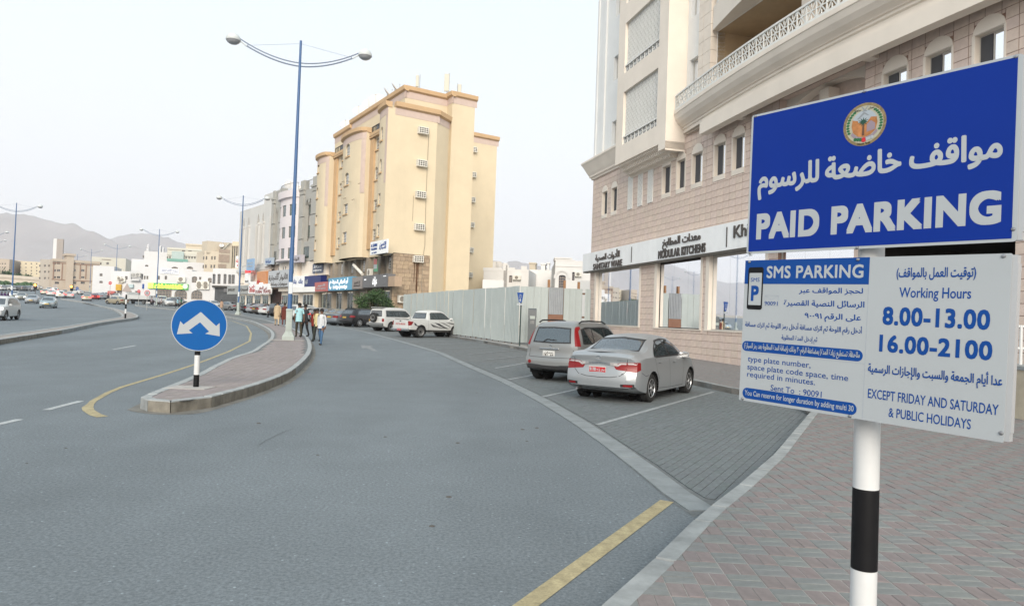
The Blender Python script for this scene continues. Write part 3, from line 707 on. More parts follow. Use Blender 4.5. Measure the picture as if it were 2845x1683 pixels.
def epoly(name, pts, z, m, par=emb): mb = MB(); mb.prism([(ec[0]+x*er, ec[1]+y*er) for x, y in pts], z, z+.0002, T=T); return mb.build(name, m, par)
epoly('emblem_fort', [(-.58, .12), (-.56, .28), (-.3, .20), (-.28, .10), (.1, .06), (.3, .30), (.56, .26), (.60, .0), (.52, -.32), (.3, -.52), (0, -.6), (-.3, -.52), (-.52, -.32), (-.6, 0)], .0017, EOR)
epoly('emblem_ribbon', [(-.56, -.3), (-.35, -.52), (0, -.62), (.35, -.52), (.56, -.3), (.62, -.42), (.4, -.64), (0, -.74), (-.4, -.64), (-.62, -.42)], .0018, EPUR)
epoly('emblem_house', [(.12, -.38), (.12, -.02), (.30, .14), (.50, -.02), (.50, -.30)], .0020, EPUR)
epoly('emblem_mountain', [(-.34, .30), (-.05, .58), (.02, .55), (.22, .38), (.12, .40), (0, .49), (-.28, .28)], .0018, mat('emblem grey', (.22, .24, .26), .5, var=.1))
fr_ = []
for k in range(22): t = PI*2*k/22+.1; r = .30 if k % 2 else .12; fr_.append((-.05+r*math.cos(t)*.9, .12+r*math.sin(t)*.75))
epoly('emblem_palm', fr_, .0022, mat('emblem dark green', (.015, .06, .04), .5, var=.1)); epoly('emblem_trunk', [(-.10, -.52), (-.08, .1), (.0, .1), (.02, -.52)], .0021, mat('emblem brown', (.12, .06, .035), .5, var=.1))
for sg in (-1, 1):
    mb = MB()
    for k in range(9):
        t = math.radians(90-sg*(38+k*9.5)) ; cx, cy = ec[0]+er*.775*math.cos(t), ec[1]+er*.775*math.sin(t)
        mb.prism([(cx+er*.085*math.cos(a), cy+er*.06*math.sin(a)) for a in [PI*2*j/6 for j in range(6)]], .0017, .0019, T=T)
    mb.build('emblem_laurel', EGR, emb)
for k, (m_, x) in enumerate(((EGR, -.40), (EGR, -.27), (EGR, -.15), (ERED, 0), (WHS, .15), (WHS, .27), (WHS, .38))):
    yy = -.72+abs(x)*.18; r_ = .115 if m_ is ERED else .08; epoly('emblem_bead', [(x+r_*math.cos(a), yy+r_*math.sin(a)) for a in [PI*2*j/10 for j in range(10)]], .0023, m_)
for s_, x0, x1, y in (('\u0639\u0645\u0627\u0646', .15, .45, .68), ('\u0633\u0644\u0637\u0646\u0629', -.48, -.18, .66), ('\u0628\u0644\u062f\u064a\u0629 \u0645\u0633\u0642\u0637', -.3, .3, -.92)):
    put(SU, s_, ec[0]+x0*er, ec[0]+x1*er, ec[1]+y*er, .010, BLK, .01, parent=emb, flush=.0022)
epoly('emblem_dagger', [(-.17, .86), (-.14, .86), (0, .70), (.14, .86), (.17, .86), (.05, .66), (.12, .60), (-.12, .60), (-.05, .66)], .0018, MATS['emblem grey'])
# lower board
mb = MB(); mb.prism(rrect(0, 1.092, 0, .667, .004, 2), -.004, 0, T=TL); lo_b = mb.build('lower_board', WHS, sign)
def lrect(name, x0, x1, y0, y1, m, z0=.0002, z1=.0007, r=0., par=lo_b, n=6):
    mb = MB(); mb.prism(rrect(x0, x1, y0, y1, r, n) if r else [(x0, y0), (x1, y0), (x1, y1), (x0, y1)], z0, z1, T=TL); return mb.build(name, m, par)
lrect('header', 0, .5935, .5553, .667, BLUE2)
put(SL, 'SMS PARKING', .118, .570, .584, .0535, WHS, .022, parent=lo_b)
ph = lrect('phone_picture', .0195, .1015, .4345, .634, BLK, .0008, .0012, .011); lrect('phone_screen', .027, .0945, .4555, .607, WHS, .0014, .0017, .003, par=ph)
put(SL, 'SMS', .0355, .083, .5657, .0185, BLUE2, .008, parent=ph, flush=.0019); put(SL, 'P', .040, .0815, .478, .067, BLUE2, .04, parent=ph, flush=.0019)
en = MB(); g_ = .0012
for (x0, y0, x1, y1) in ((.1145, .455, .1838, .455), (.1838, .455, .1838, .502), (.1838, .502, .1145, .502), (.1145, .502, .1145, .455), (.1145, .502, .149, .482), (.149, .482, .1838, .502)):
    d_ = Vector((x1-x0, y1-y0)).normalized()*g_/2; n_ = Vector((-d_.y, d_.x)); en.face([TD(SL)(x0+n_.x, y0+n_.y, .0006), TD(SL)(x1+n_.x, y1+n_.y, .0006), TD(SL)(x1-n_.x, y1-n_.y, .0006), TD(SL)(x0-n_.x, y0-n_.y, .0006)])
en.build('envelope_outline', mat('thin grey print', (.3, .34, .4), .5, var=0), lo_b)
put(SL, '90091', .1143, .1823, .457, .0178, BLUE2, .006, parent=lo_b)
U = lambda s: s
put(SL, '\u0644\u062d\u062c\u0632 \u0627\u0644\u0645\u0648\u0627\u0642\u0641 \u0639\u0628\u0631', .2854, .5717, .518, .0225, BLUE2, .02, parent=lo_b)
put(SL, '\u0627\u0644\u0631\u0633\u0627\u0626\u0644 \u0627\u0644\u0646\u0635\u064a\u0629 \u0627\u0644\u0642\u0635\u064a\u0631\u0629', .2133, .5803, .4605, .0245, BLUE2, .02, parent=lo_b)
put(SL, '\u0639\u0644\u0649 \u0627\u0644\u0631\u0642\u0645', .4105, .5692, .4065, .024, BLUE2, .02, parent=lo_b); put(SL, '\u0669\u0660\u0660\u0669\u0661', .3178, .398, .4065, .022, BLUE2, .02, parent=lo_b)
put(SL, '\u0623\u062f\u062e\u0644 \u0631\u0642\u0645 \u0627\u0644\u0644\u0648\u062d\u0629 \u062b\u0645 \u0627\u062a\u0631\u0643 \u0645\u0633\u0627\u0641\u0629 \u0623\u062f\u062e\u0644 \u0631\u0645\u0632 \u0627\u0644\u0644\u0648\u062d\u0629 \u062b\u0645 \u0627\u062a\u0631\u0643 \u0645\u0633\u0627\u0641\u0629', .0153, .5753, .3535, .0225, BLUE2, .014, parent=lo_b)
put(SL, '\u062b\u0645 \u0625\u062f\u062e\u0644 \u0627\u0644\u0645\u062f\u0629 \u0627\u0644\u0645\u0637\u0644\u0648\u0628\u0629', .2103, .382, .3045, .021, BLUE2, .014, parent=lo_b)
lrect('pill_banner', .004, .583, .2365, .284, BLUE2, r=.0235)
put(SL, '\u0645\u0644\u0627\u062d\u0638\u0629: \u062a\u0633\u062a\u0637\u064a\u0639 \u0632\u064a\u0627\u062f\u0629 \u0627\u0644\u0645\u062f\u0629( \u0628\u0645\u0636\u0627\u0639\u0641\u0629 \u0627\u0644\u0631\u0642\u0645 \u0663\u0660 \u0648\u0630\u0644\u0643 \u0628\u0625\u0636\u0627\u0641\u0629 \u0627\u0644\u0645\u062f\u0629 \u0627\u0644\u0645\u0637\u0644\u0648\u0628\u0629 \u0628\u0639\u062f \u0631\u0645\u0632 \u0627\u0644\u0633\u064a\u0627\u0631\u0629)', .016, .571, .253, .024, WHS, .02, parent=lo_b)
put(SL, 'type plate number,', .0389, .3574, .1888, .0255, BLUE2, .004, parent=lo_b); put(SL, 'space plate code space, time', .0385, .5269, .1512, .0255, BLUE2, .004, parent=lo_b); put(SL, 'required in minutes.', .0388, .3813, .1165, .0255, BLUE2, .004, parent=lo_b)
put(SL, 'Sent To  : 90091', .1673, .4139, .0665, .0265, BLUE2, .004, parent=lo_b)
lrect('pill_banner', .0185, .568, .0128, .0632, BLUE2, r=.0248)
put(SL, 'You Can reserve for longer duration by adding multi 30', .031, .5556, .0285, .0235, WHS, .014, parent=lo_b)
put(SL, '(\u062a\u0648\u0642\u064a\u062a \u0627\u0644\u0639\u0645\u0644 \u0628\u0627\u0644\u0645\u0648\u0627\u0642\u0641)', .7021, .9827, .5855, .0365, BLUE2, .022, parent=lo_b)
put(SL, 'Working Hours', .7159, .9697, .505, .0395, BLUE2, .012, parent=lo_b)
put(SL, '8.00-13.00', .6559, 1.0342, .3965, .0675, BLUE2, .03, parent=lo_b); put(SL, '16.00-2100', .6477, 1.0455, .2875, .0645, BLUE2, .03, parent=lo_b)
put(SL, '\u0639\u062f\u0627 \u0623\u064a\u0627\u0645 \u0627\u0644\u062c\u0645\u0639\u0629 \u0648\u0627\u0644\u0633\u0628\u062a \u0648\u0627\u0644\u0625\u062c\u0627\u0632\u0627\u062a \u0627\u0644\u0631\u0633\u0645\u064a\u0629', .6068, 1.0808, .1995, .034, BLUE2, .022, parent=lo_b)
put(SL, 'EXCEPT FRIDAY AND SATURDAY', .6116, 1.0727, .0935, .0375, BLUE2, .008, parent=lo_b); put(SL, '& PUBLIC HOLIDAYS', .6966, .9881, .0293, .0365, BLUE2, .008, parent=lo_b)
lrect('seam_line', .5928, .5938, .006, .555, MATS['thin grey print'], .0002, .0005); lrect('seam_line', .002, .592, .2295, .2303, MATS['thin grey print'], .0002, .0005)
for F, pts in ((SL, ((.0223, .6601), (.5449, .6585), (1.0666, .6579), (.0206, .0084), (.5414, .007), (1.084, .0326))), (SU, ((.02, .671), (.55, .671), (1.098, .671), (.0205, .0055), (.545, .0055), (1.108, .045)))):
    for x, y in pts:
        mb = MB(); T_ = TD(F); mb.lathe([(.0075, 0), (.0072, .002), (.005, .005), (0, .006)], 10, T=lambda a, b, c, x=x, y=y: T_(x+a, y+b, c)); mb.build('screw', STEEL, up_b if F is SU else lo_b, smooth=True)
# post: bands change where the photograph shows them
pc = Vector((ps.x, ps.y)); pr = .0515
def zat(px, py): d = ray(px, py); t = (pc.x*d.x+pc.y*d.y)/(d.x**2+d.y**2); return CAMZ+d.z*t
zb1, zb2 = zat(2385, 1352), zat(2378, 1574)
mb = MB(); cyl = lambda z0, z1, r=pr: mb.lathe([(r, z0), (r, z1)], 28, T=lambda a, b, c: (pc.x+a, pc.y+b, c), caps=False)
cyl(zb1, SU[0].z+.60); cyl(.45, zb2); mb.lathe([(pr, SU[0].z+.60), (0, SU[0].z+.605)], 28, T=lambda a, b, c: (pc.x+a, pc.y+b, c)); mb.build('post', WHT, sign, smooth=True)
mb = MB(); cyl(zb2, zb1, pr+.0006); mb.build('black_band', BLK, sign, smooth=True); mb = MB(); cyl(.15, .45, pr+.0006); mb.build('black_band', BLK, sign, smooth=True)
for F, ys in ((SU, (.1, .56)), (SL, (.1, .56))):
    for y in ys:
        mb = MB(); q = F[0]+F[2]*y; mb.lathe([(pr+.004, q.z-.018), (pr+.004, q.z+.018)], 24, T=lambda a, b, c: (pc.x+a, pc.y+b, c)); mb.build('clamp', ALU, sign, smooth=True)
mb = MB(); mb.lathe([(.0, .15), (.16, .15), (.15, .175), (.06, .18)], 16, T=lambda a, b, c: (pc.x+a, pc.y+b, c)); mb.build('footing', KERB, sign)

# ------------------------------------------------------------------ round keep-either-side sign on the island
b = G(544.5, 1074.5, H_ISL); rs = thing('direction_sign', 'round blue sign with a forked white arrow on the nose of the island', 'road sign', b)
RB = mat('round sign blue', (0.0024, 0.084, 0.296), .5, var=.04, scale=3, spec=.2); RW = mat('round sign white', (0.369, 0.3936, 0.41), .5, var=.04, spec=.25)
cy_ = DY(554.5, 903.5, b.y-.07); R_ = (71.6/FPX)*b.y*.995
fwd = Vector((-cy_.x, -cy_.y, 0)).normalized(); sd = Vector((0, 0, 1)).cross(fwd)*1.0
upv = Vector((0, 0, 1)); fwd = (fwd + sd*.10).normalized(); sd = upv.cross(fwd)
def TR(x, y, z): return cy_+sd*x+upv*y+fwd*z
mb = MB(); mb.lathe([(R_, -.012), (R_, 0), (0, 0)], 56, T=TR); dsc = mb.build('round_plate', RW, rs)
mb = MB(); mb.lathe([(R_*.972, .0006), (0, .0006)], 56, T=TR, caps=False); mb.build('blue_face', RB, dsc)
A = [(1392, 68), (1497, 165), (1519, 143), (1524, 238), (1427, 222), (1452, 206), (1390, 141), (1320, 200), (1345, 220), (1245, 228), (1263, 137), (1284, 160)]
mb = MB(); mb.prism([((x-1388)/183*R_, -(y-163)/183*R_) for x, y in A], .001, .0014, T=TR); mb.build('white_arrow', RW, dsc)
rp_ = .052; zt = cy_.z+R_*.9; z0 = b.z; H = cy_.z-R_-z0
bands = [(0, .24, BLK), (.24, .62, WHT), (.62, .92, BLK), (.92, 1.35, WHT), (1.35, zt-z0, BLK)]
mb = MB(); mk = MB()
for a0, a1, m_ in bands: mb = MB(); mb.lathe([(rp_, z0+a0*1.0), (rp_, z0+min(a1, zt-z0))], 18, T=lambda p, q, c: (b.x+p, b.y+q, c)); mb.build('white_band' if m_ is WHT else 'black_band', m_, rs, smooth=True)
mb = MB(); mb.box(-.38, .38, -.38, .16, 0, .012, T=lambda x, y, z: (b.x+x-.05, b.y+y, b.z-.008+z)); mb.build('mortar_patch', mat('mortar patch', (.36, .34, .32), .9, var=.2, scale=8), rs)

# ------------------------------------------------------------------ street lamps
LBLUE = mat('lamp post blue', (.035, .10, .235), .45, var=.08, scale=3, spec=.5); LARM = mat('lamp arm grey blue', (.21, .25, .33), .4, metal=.2, var=.08); LWH = mat('lamp dome', (.50, .53, .53), .5, var=.04); LGL = mat('lamp glass', (.32, .33, .35), .15, var=.05, spec=.8)
PED = mat('pedestal paint', (0.357, 0.3995, 0.374), .8, var=.12, scale=3, stain=.2)
def make_lamp(loc, rz, H=14.3):
    t = thing('street_lamp', 'x', 'street lamp', loc, rz)
    mb = MB(); mb.lathe([(.38, 0), (.38, .18), (.21, .42), (.20, .45)], 4, T=lambda a, b_, c: ((a-b_)*.7071, (a+b_)*.7071, c)); mb.lathe([(.195, .45), (.195, 1.38), (.215, 1.40), (.215, 1.47), (.2, 1.49)], 4, T=lambda a, b_, c: ((a-b_)*.7071, (a+b_)*.7071, c)); mb.build('pedestal', PED, t, local=True)
    mb = MB(); mb.tube([(0, 0, 1.45), (0, 0, H)], [.105, .055], 12); mb.build('pole', LBLUE, t, local=True, smooth=True)
    ha = 2.75; arm = lambda x: H-1.07+.83*(abs(x)/ha)**1.9
    for dz, e_ in ((0, 1.), (-.16, .88)):
        mb = MB(); mb.tube([(ha*e_*i/14, 0, arm(ha*e_*i/14)+dz+(.0 if dz == 0 else .03*abs(i)/14)) for i in range(-14, 15)], .028 if dz == 0 else .034, 6); mb.build('arm', LARM, t, local=True, smooth=True)
    for sgn in (-1, 1):
        mb = MB(); mb.tube([(sgn*.05, 0, H-.15), (sgn*ha*.82, 0, arm(ha*.82))], .007, 4); mb.build('stay_wire', LARM, t, local=True)
        mb = MB(); mb.tube([(sgn*ha*.86, 0, arm(ha*.86)+.02), (sgn*ha*.86, 0, arm(ha*.86)-.17)], .02, 6); mb.build('bracket', LARM, t, local=True)
        c = (sgn*(ha+.27), 0, arm(ha)-.12)
        mb = MB(); mb.lathe([(.33, -.02), (.34, .03), (.31, .14), (.24, .24), (.13, .31), (0, .335)], 20, T=lambda a, b_, z: (c[0]+a, c[1]+b_, c[2]+z)); mb.tube([(sgn*ha*.88, 0, arm(ha*.88)-.15), (c[0]-sgn*.3, 0, c[2])], .03, 6); l = mb.build('lamp_head', LWH, t, local=True, smooth=True)
        mb = MB(); mb.lathe([(.31, -.02), (.27, -.10), (.16, -.17), (0, -.20)], 20, T=lambda a, b_, z: (c[0]+a, c[1]+b_, c[2]+z)); mb.build('glass_bowl', LGL, l, local=True, smooth=True)
    return t
gp = 'street lamps along the road'
lb = G(801, 945, H_ISL); lamp0 = make_lamp(tuple(lb), math.atan2(1.3, 5.4)); lamp0['label'] = 'tall blue double street lamp on its pedestal beside the walking men'; lamp0['group'] = gp
mb = MB(); mb.box(-.08, .10, -.115, -.112, 2.2, 2.75); mb.build('notice', mat('paper notice', (.55, .58, .6), .7, var=.1), lamp0, local=True)
mb = MB(); mb.box(-.8, .75, -.28, .28, 0, .015); mb.build('manhole_frame', mat('mortar patch', (.36, .34, .32)), lamp0, local=True)
def topfit(px, py, H=14.3):
    lo, hi = 20., 600.
    for _ in range(40):
        m_ = (lo+hi)/2; q = DY(px, py, m_)
        if q.z-zg(m_) > H: hi = m_
        else: lo = m_
    return DY(px, py, lo)
lamps = [(676, 548, -.1, 'blue double street lamp standing behind the round blue sign'), (443.5, 636.5, .35, 'double street lamp rising before the bookshop with the green sign'), (326.3, 679.5, .5, 'far double street lamp between the bookshop and the beige office block'),
    (254.8, 692, .5, 'far double street lamp in front of the narrow white block'), (215.7, 706.5, .5, 'farthest thin street lamp before the beige office block'), (46.2, 564, .15, 'blue street lamp at the left of the traffic near the white SUV'), (-22, 640, .1, 'street lamp at the left edge with only one arm in view'), (-19, 664, .1, 'lower far street lamp at the left edge with one arm showing')]
for px, py, az, lab in lamps:
    q = topfit(px, py); l = copy_tree(lamp0); l.location = (q.x, q.y, zg(q.y)+(H_ISL if px > 600 else 0)); l.rotation_euler = (0, 0, az); l['label'] = lab
# ------------------------------------------------------------------ the big building on the right
TILE = [mat('pink stone tile %d' % i, c, .8, var=.10, scale=5, bump=.25, bscale=60) for i, c in enumerate(rng4((.61, .495, .425), .05, 4, 3))]
GROUT = mat('tile grout', (.26, .165, .125), .95, var=.15, scale=4)
CRM = mat('cream render', (.74, .67, .585), .9, var=.05, scale=.8, bump=.12, bscale=30, stain=.07); WHR = mat('white render', (.76, .76, .74), .9, var=.04, scale=.7, bump=.1, bscale=30, stain=.06)
OCH = mat('ochre balcony paint', (.42, .31, .19), .9, var=.08, scale=2); FRB = mat('beige window frame', (.52, .49, .44), .5, var=.05); SGN = mat('shop sign panel', (.80, .81, .81), .45, var=.05, scale=1.5, stain=.08)
LET = mat('dark metal letters', (.085, .075, .07), .5, metal=.3, var=.1); DKIN = mat('dark interior', (.035, .028, .024), .9, var=.3, scale=1); LATT = mat('white lattice', (.70, .70, .67), .8, var=.05)
FB = Fr((4.748, 42.53), math.degrees(math.atan2(.26695, -.96371)), flip=-1)
def fs(px, py, o=0.):
    P0 = FB.p(0, o, 0); n = Vector((FB.n.x, FB.n.y, 0)); d = ray(px, py); t = (P0-Vector((0, 0, CAMZ))).dot(n)/d.dot(n)
    q = Vector((0, 0, CAMZ))+d*t; r = Vector((q.x-P0.x, q.y-P0.y)); return r.dot(FB.u), q.z
zq2 = lambda x, y: (1600+x*.3909, 380+y*.3909)
bp0 = FB.p(14, 0, 0); shop = thing('commercial_building', 'large cream and pink tiled building with white shop sign band and curved balconies', 'building', (bp0.x, bp0.y, .2))
wins = [(1.53, 2.30), (2.88, 3.66), (9.03, 9.87), (10.45, 11.24), (11.83, 12.72), (13.66, 14.50), (15.02, 15.85), (16.45, 17.3), (22.83, 23.70), (24.32, 25.16), (25.82, 26.63), (27.35, 28.2), (28.9, 29.75), (30.5, 31.3)]
gril = [(5.2, 5.7), (6.42, 6.88), (7.56, 8.05)]
shops = [(1.0, 6.85, 1.56, 4.74), (8.78, 12.86, 1.56, 4.74), (13.52, 17.4, 1.56, 4.74), (18.1, 21.8, .3, 4.74), (22.3, 27.0, .2, 4.4)]
recess = (17.95, 22.1, 6.05, 10.1)
ops = shops + [(a, b, 8.05, 9.4) for a, b in wins] + [recess]
mb = MB(); FB.wall(mb, 0, 40, -.1, 10.5, ops, 0, .3); wl = mb.build('tiled_wall', GROUT, shop)
# tiles
def rsub(r, q):
    a, b, c, d = r; e_, f_, g, h = q
    if e_ >= b or f_ <= a or g >= d or h <= c: return [r]
    out = []
    if e_ > a: out.append((a, e_, c, d))
    if f_ < b: out.append((f_, b, c, d))
    m0, m1 = max(a, e_), min(b, f_)
    if g > c: out.append((m0, m1, c, g))
    if h < d: out.append((m0, m1, h, d))
    return out
blk = [(q[0]-.0, q[1], q[2], q[3]) for q in shops] + [(a-.02, b+.02, 7.83, 9.66) for a, b in wins] + [(a, b, 7.84, 9.8) for a, b in gril] + [recess, (-.5, 27.45, 4.74, 5.9)]
tl = []
for r in range(0, 37):
    z0 = -.09+r*.29
    for c in range(0, 92):
        s0 = c*.45-(.225 if r % 2 else 0)*0; rs_ = [(max(s0, .004), s0+.45, z0, min(z0+.29, 10.48))]
        for q in blk: rs_ = [x for y in rs_ for x in rsub(y, q)]
        for q in rs_:
            if q[1]-q[0] > .06 and q[3]-q[2] > .05 and q[3] > .25: tl.append(q)
def pxsize(q): p = FB.p((q[0]+q[1])/2, 0, q[2]); return p.y
rg = random.Random(5); far = MB(); g_ = .017
vis = sorted([q for q in tl if (q[0] > 8.3 and q[1] < 14.3 and q[3] < 1.6) or (12.8 < q[0] < 13.6 and q[3] < 4.8) or (6.8 < q[0] < 8.8 and q[3] < 4.8) or (q[0] > 8.0 and q[1] < 17 and 5.9 < q[2] < 8.1)], key=pxsize)[:300]; vs_ = set(vis)
for q in tl:
    a, b, c, d = q; k = rg.randint(0, 3); pr_ = .012+rg.uniform(-.002, .002)
    if q in vs_:
        key = ('tile', round(b-a, 3), round(d-c, 3), k)
        if key not in SHARED:
            m_ = MB(); m_.box(g_*.6, b-a-g_*.6, 0, .012, g_/2, d-c-g_/2); SHARED[key] = m_.mesh('tile', TILE[k])
        p = FB.p(a, pr_-.012, c)-wloc(shop); obj('tile', SHARED[key], shop, (p.x, p.y, p.z), math.atan2(FB.u.y, FB.u.x)).scale = (1, -1, 1)
    else: far.cur = k; FB.box(far, a+g_*.6, b-g_*.6, 0, pr_, c+g_/2, d-g_/2)
far.build('tiles_beyond', TILE, shop)['kind'] = 'stuff'
# left return wall and roof so that the building is closed from other positions
mb = MB(); mb.face([FB.p(0, 0, -.1), FB.p(0, -14, -.1), FB.p(0, -14, 24), FB.p(0, 0, 24)]); mb.face([FB.p(0, -14, -.1), FB.p(40, -14, -.1), FB.p(40, -14, 24), FB.p(0, -14, 24)]); mb.face([FB.p(40, 0, -.1), FB.p(40, -14, -.1), FB.p(40, -14, 24), FB.p(40, 0, 24)]); mb.face([FB.p(0, 0, 24), FB.p(40, 0, 24), FB.p(40, -14, 24), FB.p(0, -14, 24)]); mb.build('side_and_back_walls', WHR, shop)
# window surrounds, upper storey of the tiled part
for a, b in wins:
    mb = MB(); FB.box(mb, a-.02, b+.02, 0, .03, 7.83, 8.05); c, r = (a+b)/2, (b-a)/2+.04
    pts = [(c+r*math.cos(PI-PI*k/12), 9.4+r*.85*math.sin(PI*k/12)) for k in range(13)]
    mb.face([FB.p(s, .03, z) for s, z in pts])
    for q, w_ in zip(pts, pts[1:]): mb.face([FB.p(q[0], .03, q[1]), FB.p(w_[0], .03, w_[1]), FB.p(w_[0], 0, w_[1]), FB.p(q[0], 0, q[1])])
    FB.box(mb, a-.07, a, 0, .022, 8.05, 9.4); FB.box(mb, b, b+.05, 0, .022, 8.05, 9.4)
    mb.face([FB.p(a, .0, 8.05), FB.p(a, .0, 9.4), FB.p(a, -.3, 9.4), FB.p(a, -.3, 8.05)]); FB.box(mb, a, a+.012, -.3, .02, 8.05, 9.4); FB.box(mb, b-.012, b, -.3, .02, 8.05, 9.4); FB.box(mb, a, b, -.24, .02, 8.04, 8.052); FB.box(mb, a, b, -.24, .02, 9.388, 9.4)
    mb.build('window_surround', CRM, shop)
    window(shop, FB, a+.012, b-.012, 8.052, 9.388, -.15, FRB, GLASS, 2, 1, fw=.035); mb = MB(); FB.box(mb, a+.05, (a+b)/2-.03, -.148, -.142, 8.09, 9.35); mb.build('insect_screen', mat('insect screen', (.07, .07, .075), .8, var=.05), shop)
    mb = MB(); FB.box(mb, a-.1, b+.1, -.9, -.6, 7.9, 9.6); mb.build('dark_room', DKIN, shop)
def lattice(mb, f, s0, s1, z0, z1, o, p=.16, t=.03):
    n = max(1, round((s1-s0)/p)); m_ = max(1, round((z1-z0)/p)); ps_, pz = (s1-s0)/n, (z1-z0)/m_
    for i in range(n+1): c = s0+i*ps_; f.box(mb, c-t*.4, c+t*.4, o-.03, o, z0, z1)
    for j in range(m_+1): c = z0+j*pz; f.box(mb, s0, s1, o-.032, o-.004, c-t*.4, c+t*.4)
    for i in range(n):
        for j in range(m_):
            c, d = s0+(i+.5)*ps_, z0+(j+.5)*pz; r = .045+.02*((i+j) % 2)
            P = [(c-r, d), (c, d-r), (c+r, d), (c, d+r)]; mb.face([f.p(x, o-.012, z) for x, z in P])
for a, b in gril:
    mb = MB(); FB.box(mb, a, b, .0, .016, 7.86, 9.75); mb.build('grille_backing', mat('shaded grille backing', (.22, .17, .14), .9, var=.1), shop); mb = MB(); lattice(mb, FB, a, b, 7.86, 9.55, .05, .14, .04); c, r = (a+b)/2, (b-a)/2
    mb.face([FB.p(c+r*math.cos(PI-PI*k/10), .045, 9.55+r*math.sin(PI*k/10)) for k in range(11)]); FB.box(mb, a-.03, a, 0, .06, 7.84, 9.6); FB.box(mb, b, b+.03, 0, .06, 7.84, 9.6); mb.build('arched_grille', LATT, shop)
# recess in the middle with a shallow vault
mb = MB(); a, b, c, d = recess; FB.wall(mb, a, b, c, d, [(18.5, 19.35, 8.2, 9.3), (20.6, 21.45, 8.2, 9.3)], -.7, .2)
for s in (a+.01, b-.01): mb.face([FB.p(s, 0, c), FB.p(s, -.7, c), FB.p(s, -.7, d), FB.p(s, 0, d)])
mb.face([FB.p(a, 0, d-.01), FB.p(b, 0, d-.01), FB.p(b, -.7, d-.01), FB.p(a, -.7, d-.01)]); mb.face([FB.p(a, 0, c), FB.p(b, 0, c), FB.p(b, -.7, c), FB.p(a, -.7, c)]); mb.build('recessed_wall', TILE[0], shop)
mb = MB(); FB.arch_fill(mb, a, b, 9.2, 10.09, -.3, .38, 10); FB.box(mb, 19.75, 20.2, -.69, -.25, 6.05, 9.9); mb.build('vault', CRM, shop)
for s in (18.5, 20.6): window(shop, FB, s, s+.85, 8.2, 9.3, -.8, FRB, GLASS, 2, 1)
# shopfront: sills, jambs, glass, interior
mb = MB()
for a, b, c, d in shops[:3]:
    FB.box(mb, a-.25, a, -.02, .03, c, d); FB.box(mb, b, b+.16, -.02, .03, c, d); FB.box(mb, a-.25, b+.16, -.25, .05, c-.05, c); FB.box(mb, a-.001, a+.02, -.3, .028, c, d); FB.box(mb, b-.02, b+.001, -.3, .028, c, d)
mb.build('window_jambs', CRM, shop)
for i, (a, b, c, d) in enumerate(shops[:4]):
    mb = MB(); t = .04
    FB.box(mb, a, a+t, -.2, -.14, c, d); FB.box(mb, b-t, b, -.2, -.14, c, d); FB.box(mb, a+t, b-t, -.2, -.14, c, c+t); FB.box(mb, a+t, b-t, -.2, -.14, d-.12, d)
    n = 4 if i == 0 else 3
    w_ = mb.build('shop_window', FRB if i != 1 else DKIN, shop)
    for k in range(n):
        g = MB(); s0, s1 = a+t+(b-a-2*t)*k/n, a+t+(b-a-2*t)*(k+1)/n; FB.box(g, s0+.003, s1-.003, -.175, -.163, c+t, d-.12); g.build('pane', SHOPGLASS, w_)
mb = MB(); INW = mat('shop interior wall', (.36, .355, .34), .9, var=.12, scale=.6); FL_ = mat('shop floor', (.35, .33, .3), .3, var=.1)
FB.box(mb, .3, 7, -5.2, -5.0, 0, 4.8); FB.box(mb, .3, .4, -5, -.3, 0, 4.8); mb.build('interior_walls', INW, shop); mb = MB(); FB.box(mb, 7.12, 22, -5.2, -5.0, 0, 4.8); FB.box(mb, 21.9, 22.0, -5, -.3, 0, 4.8); FB.box(mb, 7.0, 7.1, -5, -.3, 0, 4.8); mb.build('dark_interior_walls', mat('darkened shop interior', (.07, .075, .085), .9, var=.3, scale=.8), shop)  # right-hand walls darkened to stand in for dark hills mirrored in the panes
mb = MB(); FB.box(mb, .3, 22, -5, -.3, .3, 1.3); mb.build('display_floor', FL_, shop); mb = MB(); FB.box(mb, .3, 22, -5, -.3, 4.74, 4.85); mb.build('ceiling', INW, shop)
mb = MB(); FB.box(mb, 22.0, 27.3, -6.2, -6, 0, 4.6); FB.box(mb, 22.0, 22.1, -6, -.3, 0, 4.6); FB.box(mb, 27.0, 27.2, -6, -.3, 0, 4.6); FB.box(mb, 22, 27.3, -6, -.3, 4.4, 4.6); FB.box(mb, 22, 27.3, -6, -.3, 0, .2); mb.build('entrance_hall', DKIN, shop)
# sign band: panels and raised letters
for k, (a, b) in enumerate(((-.45, 5.62), (5.63, 14.15), (14.16, 20.6), (20.61, 27.4))):
    mb = MB(); FB.box(mb, a, b, .0 if a > 0 else .01, .35, 4.78, 5.86); mb.build('sign_panel', SGN, shop)
mb = MB(); FB.box(mb, -.45, 27.4, .02, .30, 4.70, 4.775); mb.build('sign_soffit', mat('sign soffit', (.16, .15, .13), .8, var=.1), shop)
FT = lambda x, y, d: FB.p(x, .352+d, y)
def sput(s_, p0, p1, capz, bold, nm='raised_lettering', dp=.04, F_=FT, m_=LET, par=shop, o=.37):
    s0, z0 = fs(*zq2(*p0), o); s1, z1 = fs(*zq2(*p1), o); mb = MB(); text_mb(mb, s_, F_, s0, s1, (z0+z1)/2, capz, bold, depth=dp); return mb.build(nm, m_, par)
sput('SANITARY WARE', (123, 943), (327, 915), .335, .022); sput('\u0627\u0644\u0623\u062f\u0648\u0627\u062a \u0627\u0644\u0635\u062d\u064a\u0629', (138, 882), (310, 850), .34, .022)
